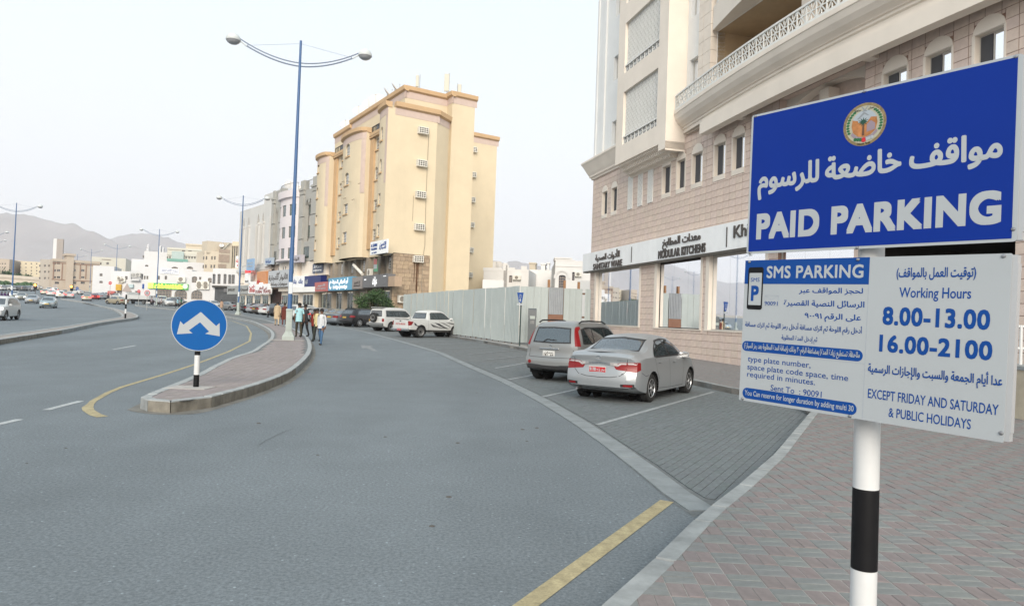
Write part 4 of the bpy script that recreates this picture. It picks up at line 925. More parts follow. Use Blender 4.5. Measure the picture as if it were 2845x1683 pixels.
sput('MODULAR KITCHENS', (585, 868), (920, 812), .36, .03); sput('\u0645\u0639\u062f\u0627\u062a \u0627\u0644\u0645\u0637\u0627\u0628\u062e', (615, 778), (885, 728), .35, .022)
sput("Khimji's", (1120, 727), (1400, 660), .48, .015); sput('UNIFORMS', (1560, 800), (1800, 720), .40, .03)
mb = MB(); FB.box(mb, 6.50, 6.56, .351, .37, 4.9, 5.7); FB.box(mb, 15.28, 15.34, .351, .37, 4.9, 5.7); mb.build('divider_bar', LET, shop)
mb = MB(); FB.box(mb, 27.45, 34, .0, .30, 4.75, 5.45); FB.box(mb, 27.45, 34, .0, .30, 5.55, 5.95); mb.build('sign_panel', SGN, shop)
mb = MB(); text_mb(mb, 'DECOR', lambda x, y, d: FB.p(x, .302+d, y), 27.7, 31, 4.87, .44, .04, depth=.03); mb.build('raised_lettering', BLK, shop)
# cornice at the left end
cor = [(0, 10.42), (.10, 10.42), (.12, 10.52), (.2, 10.56), (.22, 10.66), (.30, 10.8), (.42, 11.05), (.55, 11.3), (.62, 11.4), (.62, 11.5), (0, 11.5)]
mb = MB(); FB.sweep(mb, cor, -.0, 5.5); FL = Fr(FB.p(0, 0, 0)[:2], math.degrees(math.atan2(-FB.n.x, -FB.n.y)), 1); FL.n = -FB.u
FL.sweep(mb, [(o, z) for o, z in cor], 0, 6)
for i in range(len(cor)-1):
    q, r = cor[i], cor[i+1]; mb.face([FB.p(0, q[0], q[1]), FB.p(-q[0], q[0], q[1]), FB.p(-r[0], r[0], r[1]), FB.p(0, r[0], r[1])]); mb.face([FB.p(-q[0], q[0], q[1]), FB.p(-q[0], 0, q[1]), FB.p(-r[0], 0, r[1]), FB.p(-r[0], r[0], r[1])])
mb.build('cornice', CRM, shop)
# white upper walls
uw = [(2.6, 3.22, 11.93, 13.32), (2.6, 3.25, 15.7, 17.1), (2.65, 3.3, 19.45, 20.9), (11.35, 12.6, 12.3, 13.36+.9), (11.35, 12.6, 15.8, 17.25), (11.35, 12.6, 19.5, 21)]
uw[3] = (11.35, 12.6, 12.0, 13.3+.55)
balo = [(13.66, 27.4, 11.5, 14.28), (13.66, 27.4, 15.3, 18.0), (13.66, 27.4, 19.1, 21.8)]
mb = MB(); FB.wall(mb, 0, 40, 10.5, 24, uw+balo, .0, .35); mb.build('upper_wall', WHR, shop)
for a, b, c, d in uw: window(shop, FB, a, b, c, d, -.2, FRB, GLASS, 2 if b-a > 1 else 1, 1, fw=.05)
mb = MB(); FB.box(mb, 1.05, 1.5, 0, .10, 11.5, 24); FB.box(mb, -.001, .25, 0, .05, 11.5, 24); mb.build('pilaster', WHR, shop)
# stone strip
for k in range(23):
    z0 = 10.7+k*.56; 
    for a, b in ((12.62, 12.98), (13.0, 13.62)):
        mb = MB(); FB.box(mb, a, b, .0, .32, z0, z0+.545); mb.build('stone_panel', TILE[2] if 0 else mat('cream stone panel', (.68, .61, .53), .85, var=.07, scale=2, bump=.2), shop)
# balcony interiors
for a, b, c, d in balo:
    mb = MB(); FB.wall(mb, a, b, c-.3, d, [(15.3, 18.2, c, c+2.1), (20, 22.5, c, c+2.1)], -1.7, .15); mb.face([FB.p(a, 0, c-.3), FB.p(a, -1.7, c-.3), FB.p(a, -1.7, d), FB.p(a, 0, d)]); mb.face([FB.p(a, 0, d-.002), FB.p(b, 0, d-.002), FB.p(b, -1.7, d-.002), FB.p(a, -1.7, d-.002)]); mb.face([FB.p(a, 0, c-.3), FB.p(b, 0, c-.3), FB.p(b, -1.7, c-.3), FB.p(a, -1.7, c-.3)]); mb.build('balcony_recess', OCH, shop)
    for s0, s1 in ((15.3, 18.2), (20, 22.5)): window(shop, FB, s0, s1, c, c+2.1, -1.75, FRB, GLASS, 2, 1, name='balcony_door')
    for s in (18.9, 23.6): mb = MB(); FB.box(mb, s, s+.4, -.55, -.1, c-.3, d); mb.build('balcony_column', CRM, shop)
# curved balcony edge: coved fascia, beam and lattice balustrade
bul = lambda s: .52+.72*math.sin(PI*min(1, max(0, (s-10.2)/20.6)))
FC = FB.sub(bul)
prof = [(0, 11.50), (0, 11.34), (-.03, 11.32), (-.10, 11.12), (-.22, 10.96), (-.38, 10.83), (-.40, 10.80), (-.46, 10.78), (-.46, 10.70), (-.52, 10.66), (-.52, 10.52), (-.7, 10.5), (-1.6, 10.5), (-1.6, 11.5)]
mb = MB(); FC.sweep(mb, prof, 11.1, 30.2, .4); mb.build('curved_fascia', CRM, shop, smooth=True)
FC2 = FB.sub(lambda s: .42+.5*math.sin(PI*min(1, max(0, (s-10.2)/20.6))))
mb = MB(); FC2.sweep(mb, [(0, 10.32), (0, 9.84), (-.38, 9.84), (-.38, 10.5), (-.12, 10.5), (-.12, 10.34)], 13.5, 30.2, .4); mb.build('curved_beam', CRM, shop, smooth=True)
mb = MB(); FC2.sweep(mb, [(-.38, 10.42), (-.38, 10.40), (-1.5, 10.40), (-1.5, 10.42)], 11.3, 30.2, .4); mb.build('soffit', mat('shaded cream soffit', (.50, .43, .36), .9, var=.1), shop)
for s in (15.6, 22.3): mb = MB(); FB.box(mb, s, s+.35, 0, .6, 9.95, 10.4); mb.build('bracket', CRM, shop)
def balustrade(f, s0, s1, z0, z1, o, step=.46):
    n = round((s1-s0)/step); st = (s1-s0)/n; h = z1-z0
    mb = MB(); f.sweep(mb, [(o, z1), (o, z1-.07), (o-.09, z1-.07), (o-.09, z1)], s0, s1, .45); mb.build('hand_rail', LATT, shop); mb = MB(); f.sweep(mb, [(o, z0+.10), (o, z0), (o-.09, z0), (o-.09, z0+.10)], s0, s1, .45); mb.build('bottom_rail', LATT, shop)
    for i in range(n):
        a = s0+i*st; mb = MB(); t = .035; za, zb_ = z0+.10, z1-.07
        f.box(mb, a, a+.05, o-.06, o-.02, za, zb_, 9); w_ = st-.05
        for q in (0, 1):
            for (x0, y0), (x1, y1) in ((((0, 0), (1, 1))), ((0, 1), (1, 0))) if q == 0 else (((0, .5), (1, .5)), ((.5, .0), (.5, .28)), ((.5, .72), (.5, 1.0))):
                A, B = Vector((a+.05+w_*x0, za+(zb_-za)*y0)), Vector((a+.05+w_*x1, za+(zb_-za)*y1)); d_ = (B-A).normalized(); nn = Vector((-d_.y, d_.x))*t/2
                c4 = [A-nn, B-nn, B+nn, A+nn]; mb.face([f.p(c.x, o-.025, c.y) for c in c4]); mb.face([f.p(c.x, o-.055, c.y) for c in c4]); 
                mb.face([f.p(c4[0].x, o-.025, c4[0].y), f.p(c4[1].x, o-.025, c4[1].y), f.p(c4[1].x, o-.055, c4[1].y), f.p(c4[0].x, o-.055, c4[0].y)])
        mb.build('lattice_panel', LATT, shop)
balustrade(FC, 11.15, 29.5, 11.5, 12.22, -.03)
FC3 = FB.sub(lambda s: .1+.95*math.sin(PI*min(1, max(0, (s-12.8)/15.8))))
for z in (14.3, 18.05):
    mb = MB(); FC3.sweep(mb, [(0, z+1.0), (0, z+.0), (-.25, z-.0), (-1.5, z), (-1.5, z+1.0)], 13.66, 27.4, .4); mb.build('balcony_front', CRM, shop, smooth=True)
    balustrade(FC3, 13.9, 27.2, z+1.0, z+1.6, -.04)
# projecting bay with carved screens
so_ = [(6.33, 10.18, 11.03, 13.8), (6.33, 10.2, 14.8, 17.45), (6.33, 10.2, 18.5, 21.2)]
mb = MB(); FB.wall(mb, 5.5, 11.1, 10.12, 24, so_, 1.0, .3); mb.face([FB.p(5.5, 0, 10.12), FB.p(5.5, 1, 10.12), FB.p(5.5, 1, 24), FB.p(5.5, 0, 24)]); mb.face([FB.p(11.1, 0, 9.7), FB.p(11.1, 1, 9.7), FB.p(11.1, 1, 24), FB.p(11.1, 0, 24)])
FB.box(mb, 5.5, 11.1, 0, 1.0, 10.1, 10.12); FB.box(mb, 10.42, 11.1, 0, 1.0, 9.78, 10.1); mb.build('projecting_bay', CRM, shop)
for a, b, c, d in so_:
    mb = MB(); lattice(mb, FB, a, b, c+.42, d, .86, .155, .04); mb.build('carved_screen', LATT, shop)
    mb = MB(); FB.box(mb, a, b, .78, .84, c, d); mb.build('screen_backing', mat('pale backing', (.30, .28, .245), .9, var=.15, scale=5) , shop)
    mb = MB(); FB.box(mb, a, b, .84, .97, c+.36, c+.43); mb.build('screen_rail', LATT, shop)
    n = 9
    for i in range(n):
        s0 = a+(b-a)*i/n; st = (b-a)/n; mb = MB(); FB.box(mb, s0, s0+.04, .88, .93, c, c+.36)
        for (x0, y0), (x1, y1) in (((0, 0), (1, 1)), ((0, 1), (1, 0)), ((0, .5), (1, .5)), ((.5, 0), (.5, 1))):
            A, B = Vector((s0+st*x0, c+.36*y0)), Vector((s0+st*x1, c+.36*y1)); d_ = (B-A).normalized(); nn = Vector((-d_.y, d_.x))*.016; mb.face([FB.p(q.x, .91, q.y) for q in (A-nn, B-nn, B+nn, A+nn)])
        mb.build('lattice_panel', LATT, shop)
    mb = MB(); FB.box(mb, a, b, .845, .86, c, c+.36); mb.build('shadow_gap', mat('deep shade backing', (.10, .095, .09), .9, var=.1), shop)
mb = MB()
for i in range(26):
    s0 = 5.7+i*.182; pr = [(0.05, 9.55), (.35, 9.62), (.40, 9.75), (.62, 9.80), (.68, 9.95), (.86, 10.0), (.9, 10.1), (0.05, 10.1)]
    FB.sweep(mb, pr, s0, s0+.12)
mb.build('corbel_flutes', CRM, shop); mb = MB(); FB.sweep(mb, [(0.0, 9.5), (.55, 9.85), (.8, 10.1), (0.0, 10.1)], 5.5, 10.42); mb.build('corbel', CRM, shop)
# ------------------------------------------------------------------ things in the shop windows
def fbthing(name, label, cat, s, o, z, group=None):
    p = FB.p(s, o, z); return thing(name, label, cat, tuple(p), math.atan2(FB.u.y, FB.u.x), group)
RDP = mat('red enamel', (.42, .02, .02), .35, var=.05, spec=.6); PORC = mat('white porcelain', (.62, .63, .63), .2, var=.02, spec=.7)
fe = fbthing('fire_extinguisher', 'red fire extinguisher hanging just inside the left shop window', 'fire extinguisher', 1.62, -.42, 2.35)
mb = MB(); mb.lathe([(.09, 0), (.11, .03), (.11, .75), (.07, .88), (.03, .93), (.03, 1.0)], 16); mb.build('cylinder', RDP, fe, local=True, smooth=True)
mb = MB(); mb.tube([(0, 0, .98), (-.08, 0, 1.1), (-.22, 0, 1.25), (-.3, 0, 1.45), (-.2, 0, 1.62), (-.06, 0, 1.58), (-.02, 0, 1.2)], .022, 8); mb.build('hose', BLK, fe, local=True, smooth=True); mb = MB(); mb.box(-.12, .10, -.03, .03, 1.0, 1.08); mb.build('handle', BLK, fe, local=True)
def toilet(s, lab, k=1.):
    t = fbthing('toilet', lab, 'toilet', s, -1.0, 1.3, 'bathroom goods on display')
    mb = MB(); mb.lathe([(.16, 0), (.14, .12), (.17, .25), (.24, .38), (.25, .41)], 20, T=lambda a, b_, c: (a*1.2*k, b_*1.35*k, c*k)); mb.build('bowl', PORC, t, local=True, smooth=True)
    mb = MB(); mb.box(-.24*k, .24*k, -.42*k, -.24*k, .38*k, .80*k); mb.build('cistern', PORC, t, local=True, bevel=.02); mb = MB(); mb.lathe([(.25, .42), (.24, .45), (0, .455)], 20, T=lambda a, b_, c: (a*1.2*k, b_*1.35*k, c*k)); mb.build('lid', PORC, t, local=True)
    return t
toilet(10.1, 'white toilet standing behind the dark middle shop window', 1.5); toilet(11.6, 'second white toilet farther right behind the middle shop window', 1.2)
t = fbthing('washbasin', 'white pedestal washbasin on a stand behind the middle shop window', 'basin', 9.35, -1.3, 1.3, 'bathroom goods on display')
mb = MB(); mb.lathe([(.14, 0), (.10, .1), (.10, 1.1), (.16, 1.2)], 16); mb.build('pedestal', PORC, t, local=True, smooth=True); mb = MB(); mb.lathe([(.12, 1.2), (.3, 1.3), (.33, 1.45), (.29, 1.45), (.1, 1.3)], 20, T=lambda a, b_, c: (a*1.1, b_*.8, c)); mb.build('basin', PORC, t, local=True, smooth=True)
t = fbthing('flower_pot', 'terracotta pot with dry branches behind the middle shop window', 'plant pot', 12.2, -.8, 1.3)
mb = MB(); mb.lathe([(.14, 0), (.22, .42), (.24, .42), (.24, .48), (.2, .48)], 16); mb.build('pot', mat('terracotta', (.35, .16, .10), .8), t, local=True, smooth=True); mb = MB()
for k in range(16): a = k*2.4; mb.tube([(0, 0, .4), (.12*math.cos(a), .12*math.sin(a), 1.2), (.35*math.cos(a+.5), .35*math.sin(a+.5), 2.0+.1*(k % 4))], [.014, .01, .004], 4)
mb.build('branches', mat('dry twig', (.10, .07, .05), .9), t, local=True)
t = fbthing('display_bin', 'white tapered bin beside the dark panel in the left shop window', 'bin', 5.4, -.7, 1.3); mb = MB(); mb.lathe([(.18, 0), (.26, .62), (.24, .62), (.16, .02)], 4); mb.build('bin_body', PORC, t, local=True)
t = fbthing('room_divider', 'dark grey display panel inside the left shop window', 'display panel', 5.2, -1.6, 1.3); mb = MB(); mb.box(-.9, .6, -.1, 0, 0, 1.7); mb.build('panel', mat('dark grey laminate', (.06, .065, .07), .6), t, local=True)
# planter wall and handrails at the far right
pw = G(2800, 1158, .15); t = thing('planter_wall', 'low beige planter wall with a peeling emblem at the right edge', 'wall', tuple(pw)); mb = MB(); mb.box(.02, 2.5, 0.1, 2.2, 0, .95, T=lambda x, y, z: Vector((pw.x+x*.8+.0*y, pw.y-1.3+x*.2+y*.9, pw.z+z))); mb.build('wall', mat('yellowed render', (.56, .48, .36), .9, var=.15, scale=2, stain=.2), t)
mb = MB(); mb.box(-.02, 2.55, .05, 2.28, .95, 1.02, T=lambda x, y, z: Vector((pw.x+x*.8, pw.y-1.3+x*.2+y*.9, pw.z+z))); mb.build('coping', KERB, t)
for z, py in ((0, 828), (0, 908)):
    pass
t = thing('handrail', 'white tubular handrail above the planter wall at the right edge', 'handrail', (pw.x+.3, pw.y+1.0, .15)); mb = MB()
for z in (1.5, 1.95): mb.tube([(pw.x-.15, pw.y+.6, z), (pw.x+2.5, pw.y+.3, z)], .028, 8)
for x in (.6, 2.2): mb.tube([(pw.x+x, pw.y+.5, 1.1), (pw.x+x, pw.y+.5, 1.97)], .03, 8)
mb.build('rail', WHT, t, smooth=True)
# ------------------------------------------------------------------ yellow apartment tower
def fpx(f, px, py, o=0.):
    b_ = f.bulge; f.bulge = None; P0 = f.p(0, o, 0); f.bulge = b_; n = Vector((f.n.x, f.n.y, 0)); d = ray(px, py); t = (P0-Vector((0, 0, CAMZ))).dot(n)/d.dot(n)
    q = Vector((0, 0, CAMZ))+d*t; return Vector((q.x-P0.x, q.y-P0.y)).dot(f.u), q.z
TCR = mat('tower cream paint', (.60, .51, .365), .9, var=.045, scale=.5, bump=.12, bscale=12, stain=.09); TOC = mat('tower ochre trim', (.50, .345, .20), .9, var=.07, scale=1); TPK = mat('tower pinkish band', (.50, .40, .35), .9, var=.06, scale=2)
TGY = mat('grey stained podium stone', (.27, .235, .19), .9, var=.22, scale=.9, stain=.3, bump=.3, bscale=6); WFR = mat('white window bars', (.56, .56, .54), .6, var=.05); ACW = mat('air conditioner casing', (.66, .64, .58), .7, var=.08, scale=4); ACD = mat('dark vents', (.05, .045, .04), .8, var=.1)
STN = [mat('brown podium block %d' % i, c, .9, var=.2, scale=4, bump=.5, bscale=20) for i, c in enumerate(rng4((.36, .275, .19), .16, 4, 12))]
C0 = (-12.467, 70.)
bulB = lambda s: (0 if s < 7.4 or s > 14.6 else 1.0*math.sqrt(max(0, 1-((s-11)/3.62)**2))*.9+.15)
bulA = lambda s: .15+.75*math.sqrt(max(0, 1-((s-22.2)/2.42)**2)) if 19.85 < s < 24.6 else 0
bulC = lambda s: .15+.65*math.sqrt(max(0, 1-(max(0, s-.4)/3.05)**2))
FTW = Fr(C0, -32.5, 1); FSD = Fr(C0, 57.5, -1)
FBb, FBa, FBc = FTW.sub(bulB), FTW.sub(bulA), FTW.sub(bulC)
tw = thing('apartment_tower', 'tall cream and ochre apartment block with curved bays and box air conditioners', 'apartment block', (C0[0], C0[1], .6))
ROWS = [(19.55, 20.75, 1), (16.25, 17.45, 1), (12.95, 14.1, 0), (9.65, 10.9, 0)]
def bay(fb, a, b, top, wl_):
    ops = []
    for z0, z1, ar in ROWS:
        for s0, s1 in wl_: ops.append((s0, s1, z0, z1+(.0 if not ar else .25)))
    mb = MB(); fb.wall(mb, a, b, 7.9, top, ops, 0, .22, .45)
    for (s0, s1, z0, z1) in ops:
        if z1-z0 > 1.3: fb.arch_fill(mb, s0, s1, z1-.5, z1, 0, .2, 5)
    fb.sweep(mb, [(0, 7.9), (-.8, 7.9)], a, b, .45, ends=False); [mb.face([fb.p(s_, 0, 7.9), FTW.p(s_, -.6, 7.9), FTW.p(s_, -.6, top), fb.p(s_, 0, top)]) for s_ in (a+.001, b-.001)]; mb.build('curved_bay_wall', TCR, tw, smooth=True)
    for (s0, s1, z0, z1) in ops:
        window(tw, fb, s0, s1, z0, z1, -.14, WFR, GLASS, 2 if s1-s0 < .8 else 3, 4, fw=.05, bar=.05)
        mb = MB(); fb.box(mb, s0-.1, s1+.1, .0, .12, z0-.13, z0); mb.build('sill', TOC, tw)
    mb = MB(); fb.sweep(mb, [(0, top-.05), (.30, top+.12), (.34, top+.5), (-.4, top+.52), (-.4, top-.05)], a-.1, b+.1, .35); mb.build('ochre_cornice', TOC, tw, smooth=True)
    mb = MB(); fb.sweep(mb, [(.02, top-.05), (.02, top-.75), (0, top-.75), (0, top-.05)], a, b, .35); mb.build('lilac_band', TPK, tw)
    for s0, s1 in ((a+.02, a+.5), (b-.5, b-.02)):
        mb = MB(); fb.sweep(mb, [(.015, 15), (.015, top-.8), (0, top-.8), (0, 15)], s0, s1, .2); mb.build('pink_panel', TPK, tw)
bay(FBc, .02, 3.4, 22.7, [(1.35, 2.15)]); bay(FBb, 7.4, 14.6, 21.75, [(10.5, 11.9), (13.5, 14.05)]); bay(FBa, 19.9, 24.6, 21.3, [(22.4, 23.4)])
for a, b, w0, w1 in ((3.4, 7.4, 5.45, 6.35), (14.6, 19.9, 17.3, 18.2)):
    ops = [(w0, w1, z0, z1+(.25 if ar else 0)) for z0, z1, ar in ROWS]; mb = MB(); FTW.wall(mb, a, b, 7.9, 21.2, ops, -.45, .2)
    for (s0, s1, z0, z1) in ops:
        if z1-z0 > 1.3: FTW.arch_fill(mb, s0, s1, z1-.45, z1, -.45, .2, 5)
    mb.face([FTW.p(a, -.45, 7.9), FTW.p(b, -.45, 7.9), FTW.p(b, -1, 7.9), FTW.p(a, -1, 7.9)]); mb.build('recess_wall', TCR, tw)
    for (s0, s1, z0, z1) in ops: window(tw, FTW, s0, s1, z0, z1, -.58, WFR, GLASS, 3, 4, fw=.05, bar=.05)
    for z0, z1, ar in ROWS: mb = MB(); FTW.box(mb, w0-.1, w1+.1, -.45, -.32, z0-.13, z0); mb.build('sill', TOC, tw)
    for s in (a+.03, a+.45, a+.85, b-1.05, b-.65, b-.27): mb = MB(); FTW.box(mb, s, s+.24, -.45, -.2, 8.8, 20.9); mb.build('fluted_pier', TOC, tw)
    mb = MB(); FTW.box(mb, a, b, -.45, -.05, 21.0, 21.55); mb.build('ochre_cornice', TOC, tw); mb = MB()
    for i in range(9): s = a+.3+(b-a-.6)*i/8; FTW.box(mb, s, s+.05, -.3, -.22, 21.55, 22.2)
    FTW.box(mb, a+.2, b-.2, -.3, -.22, 22.2, 22.28); mb.build('balcony_rail', BLK, tw)
# body behind and penthouse
def atz(px, py, z): d = ray(px, py); t = (z-CAMZ)/d.z; return Vector((d.x*t, d.y*t))
e2 = atz(1266, 344.1, 23.0); P47 = FSD.p(4.7, 0, 0)
mb = MB(); A = lambda s, o, z: FTW.p(s, o, z)
FSD.wall(mb, 0, 4.7, 7.95, 22.7, [], 0); mb.face([FSD.p(4.7, 0, .3), Vector((e2.x, e2.y, .3)), Vector((e2.x, e2.y, 22.7)), FSD.p(4.7, 0, 22.7)])
far_w = Vector((e2.x, e2.y, 0))+Vector((FSD.n.x, FSD.n.y, 0))*-9; mb.face([Vector((e2.x, e2.y, .3)), Vector((far_w.x, far_w.y, .3)), Vector((far_w.x, far_w.y, 22.7)), Vector((e2.x, e2.y, 22.7))])
mb.face([FTW.p(24.6, .15, .5), FTW.p(24.6, -10, .5), FTW.p(24.6, -10, 21.3), FTW.p(24.6, .15, 21.3)]); mb.face([FTW.p(0, 0, 7.9), FTW.p(0, .8, 7.9), FTW.p(0, .8, 22.7), FTW.p(0, 0, 22.7)])
mb.face([FTW.p(24.6, 0, 21.2), FTW.p(0, 0, 21.2), FSD.p(4.7, 0, 21.2), Vector((e2.x, e2.y, 21.2)), Vector((far_w.x, far_w.y, 21.2)), FTW.p(24.6, -10, 21.2)]); mb.build('tower_walls', TCR, tw)
e3 = Vector((e2.x, e2.y, 0))
def strip_cornice(P, Q, n, z0, nm='ochre_cornice', h=.55, pr=.34):
    mb = MB(); e = (Q-P).normalized(); P = P-e*.05; Q = Q+e*.25
    k = [(0, z0-.05), (pr*.85, z0+.1), (pr, z0+h), (-.3, z0+h), (-.3, z0-.05)]
    for i in range(len(k)): a, b = k[i], k[(i+1) % len(k)]; mb.face([(P.x+n.x*a[0], P.y+n.y*a[0], a[1]), (Q.x+n.x*a[0], Q.y+n.y*a[0], a[1]), (Q.x+n.x*b[0], Q.y+n.y*b[0], b[1]), (P.x+n.x*b[0], P.y+n.y*b[0], b[1])])
    mb.face([(P.x+n.x*a, P.y+n.y*a, z) for a, z in k]); mb.face([(Q.x+n.x*a, Q.y+n.y*a, z) for a, z in k]); mb.build(nm, TOC, tw)
    mb = MB(); mb.face([(P.x+n.x*.02, P.y+n.y*.02, z0-.05), (Q.x+n.x*.02, Q.y+n.y*.02, z0-.05), (Q.x+n.x*.02, Q.y+n.y*.02, z0-.75), (P.x+n.x*.02, P.y+n.y*.02, z0-.75)]); mb.build('lilac_band', TPK, tw)
q0, q1 = FSD.p(0, 0, 0), FSD.p(4.7, 0, 0); strip_cornice(q0.to_2d(), q1.to_2d(), FSD.n, 22.75); dd = (e3-q1).to_2d().normalized(); strip_cornice(q1.to_2d(), e3.to_2d(), Vector((dd.y, -dd.x)), 22.75)
def ph(s0, s1, o0, o1, z0, z1, cor=True):
    mb = MB(); FTW.box(mb, s0, s1, o0, o1, z0, z1); mb.build('penthouse', TCR, tw)
    if cor:
        for (a, b, n) in ((FTW.p(s1, o1, 0), FTW.p(s0, o1, 0), FTW.n), (FTW.p(s0, o1, 0), FTW.p(s0, o0, 0), -FTW.u)): strip_cornice(a.to_2d(), b.to_2d(), n, z1, h=.5, pr=.3)
ph(2.4, 19.2, -7.5, -2.0, 21, 25.5); ph(19.25, 25.5, -7.5, -2.0, 21, 25.0); ph(1.2, 6, -9.8, -7.0, .5, 25.6)
for s in (8.6, 9.6, 21.4, 22.2):
    mb = MB(); FTW.box(mb, s, s+.7, -2.02, -1.97, 22.2, 23.5); mb.build('penthouse_window', GLASS, tw)
# rear wing
PW = Vector((-6.84, 93.1)); FWG = Fr(PW, 57.5, -1)
mb = MB(); FWG.box(mb, 0, 3.35, -8, 0, 0, 8.3); FWG.box(mb, 0, 4.75, -8, 0, 8.3, 26.2); mb.build('rear_wing', TCR, tw); strip_cornice(FWG.p(0, 0, 0).to_2d(), FWG.p(4.75, 0, 0).to_2d(), FWG.n, 26.2)
mb = MB(); FWG.box(mb, -2.2, -.02, -6, -.5, 0, 25); mb.build('link_wall', TPK, tw); mb = MB(); FWG.box(mb, -3.6, -2.2, -6, -1.5, 0, 26.6); mb.build('stair_tower', TCR, tw); strip_cornice(FWG.p(-3.6, -1.5, 0).to_2d(), FWG.p(-1.8, -1.5, 0).to_2d(), FWG.n, 26.6)
mb = MB(); FWG.box(mb, -.9, -.5, -.45, -.2, 0, 24.5); mb.build('stained_downpipe', mat('stained pipe', (.2, .18, .15), .9, var=.4, scale=1), tw)
def acbox(f, s, z, w_=1.05, h=.64, d=.5, o=0., lab=None, cage=True):
    p = f.p(s, o, z); t = thing('air_conditioner', lab, 'air conditioner', tuple(p), math.atan2(f.u.y, f.u.x), 'box air conditioners on the yellow tower'); sg = -1 if f.n.dot(Vector((-f.u.y, f.u.x))) < 0 else 1
    T = lambda x, y, z_: (x, y*sg, z_); mb = MB(); mb.box(.05, w_-.05, 0, d-.06, .04, h-.04, T=T); mb.build('dark_body', ACD, t, local=True); mb = MB()
    n = 4
    for i in range(n+1): x = (w_-.06)*i/n; mb.box(x, x+.06, d-.06, d, 0, h, T=T)
    for j in range(4): zz = (h-.06)*j/3; mb.box(0, w_, d-.05, d+.004, zz, zz+.06, T=T)
    for j in range(4): zz = (h-.06)*j/3; mb.box(-.004, .05, 0, d, zz, zz+.06, T=T); mb.box(w_-.05, w_+.004, 0, d, zz, zz+.06, T=T)
    for j in range(3): y = d*j/3; mb.box(0, .05, y, y+.06, 0, h, T=T); mb.box(w_-.05, w_, y, y+.06, 0, h, T=T)
    mb.box(0, w_, 0, d, h-.02, h+.02, T=T); mb.box(0, w_, 0, d, -.02, .02, T=T); mb.build('slatted_cage', ACW, t, local=True)
    return t
nmf = ['topmost', 'second from the top', 'third from the top', 'fourth from the top', 'fifth from the top']
for k, z in enumerate((20.5, 17.1, 13.85, 10.5, 7.2)): acbox(FSD, 2.45, z, lab='caged air conditioner on the near yellow side wall, %s' % nmf[k])
nm2 = nmf + ['lowest']
for k, z in enumerate((24.05, 20.65, 17.25, 13.85, 10.45, 7.1)): acbox(FWG, .35, z, lab='caged air conditioner on the rear wing of the yellow tower, %s' % nm2[k])
# podium
mb = MB(); FTW.wall(mb, -1.5 if 0 else 0, 24.6, .3, 7.9, [], -.8); mb.build('podium_wall', TGY, tw)
for s in (1.1, 4.75, 8.6, 12.4, 16.0, 20.9):
    window(tw, FTW, s, s+.8, 6.45, 7.6, -.66, WFR, GLASS, 3, 4, fw=.05, bar=.05, name='podium_window'); mb = MB(); FTW.box(mb, s-.35, s+1.15, -.8, -.55, 5.85, 6.1); FTW.box(mb, s-.3, s-.1, -.8, -.55, 6.1, 7.85); FTW.box(mb, s+.9, s+1.1, -.8, -.55, 6.1, 7.85); mb.build('window_surround', TGY, tw)
for s in (0.0, 3.4, 7.0, 10.8, 14.8, 18.7, 23.9): mb = MB(); FTW.box(mb, s, s+.6, -.8, -.35, .3, 7.88); mb.build('podium_pier', TGY, tw)
rg = random.Random(4)
mb = MB(); mb.face([FSD.p(.3, 0, 0), FSD.p(4.68, 0, 0), FSD.p(4.68, 0, 8), FSD.p(.3, 0, 8)]); mb.face([FSD.p(.3, 0, 0), FSD.p(.3, 0, 8), FTW.p(0, -.8, 8), FTW.p(0, -.8, 0)]); mb.build('stone_backing', mat('dark stone joints', (.13, .10, .075), .9, var=.2), tw)
z = .35
while z < 7.9:
    h = rg.choice((.38, .42, .46)); h = min(h, 7.93-z); s = .32-rg.random()*.3
    while s < 4.3:
        w_ = rg.uniform(.45, .85); a, b = max(s, .32), min(s+w_, 4.4)
        if b-a > .12: mb = MB(); FSD.box(mb, a+.012, b-.012, 0, .05+rg.uniform(-.012, .012), z+.012, z+h-.012); mb.build('stone_block', STN[rg.randint(0, 3)], tw)
        s += w_
    z += h
mb = MB(); FSD.box(mb, 4.4, 4.7, 0, .08, .3, 8.0); mb.build('wall_edge', TCR, tw)
RUST = mat('rust stain', (.10, .05, .025), .9, var=.4, scale=5)
for s, w_, z0, z1 in ((2.9, .16, 4.3, 7.1), (2.65, .07, 5.2, 7.1), (3.12, .06, 5.6, 7.1), (3.0, .08, 3.8, 5.2)): mb = MB(); mb.face([FSD.p(s, .066, z0), FSD.p(s+w_*.5, .066, z0-.2), FSD.p(s+w_, .066, z0+.3), FSD.p(s+w_*1.1, .066, z1), FSD.p(s-w_*.2, .066, z1)]); mb.build('rust_stain', RUST, tw)
mb = MB(); mb.tube([FSD.p(3.75, .03, 21.2), FSD.p(3.7, .03, 14.5), FSD.p(3.78, .03, 9), FSD.p(3.6, .08, 7.9), FSD.p(3.55, .08, 4.6), FSD.p(3.75, .08, 4.0)], .03, 5); mb.tube([FSD.p(2.3, .03, 14), FSD.p(2.28, .03, 11.4)], .02, 4); mb.build('wall_cable', mat('wall cable', (.30, .26, .2), .8), tw)
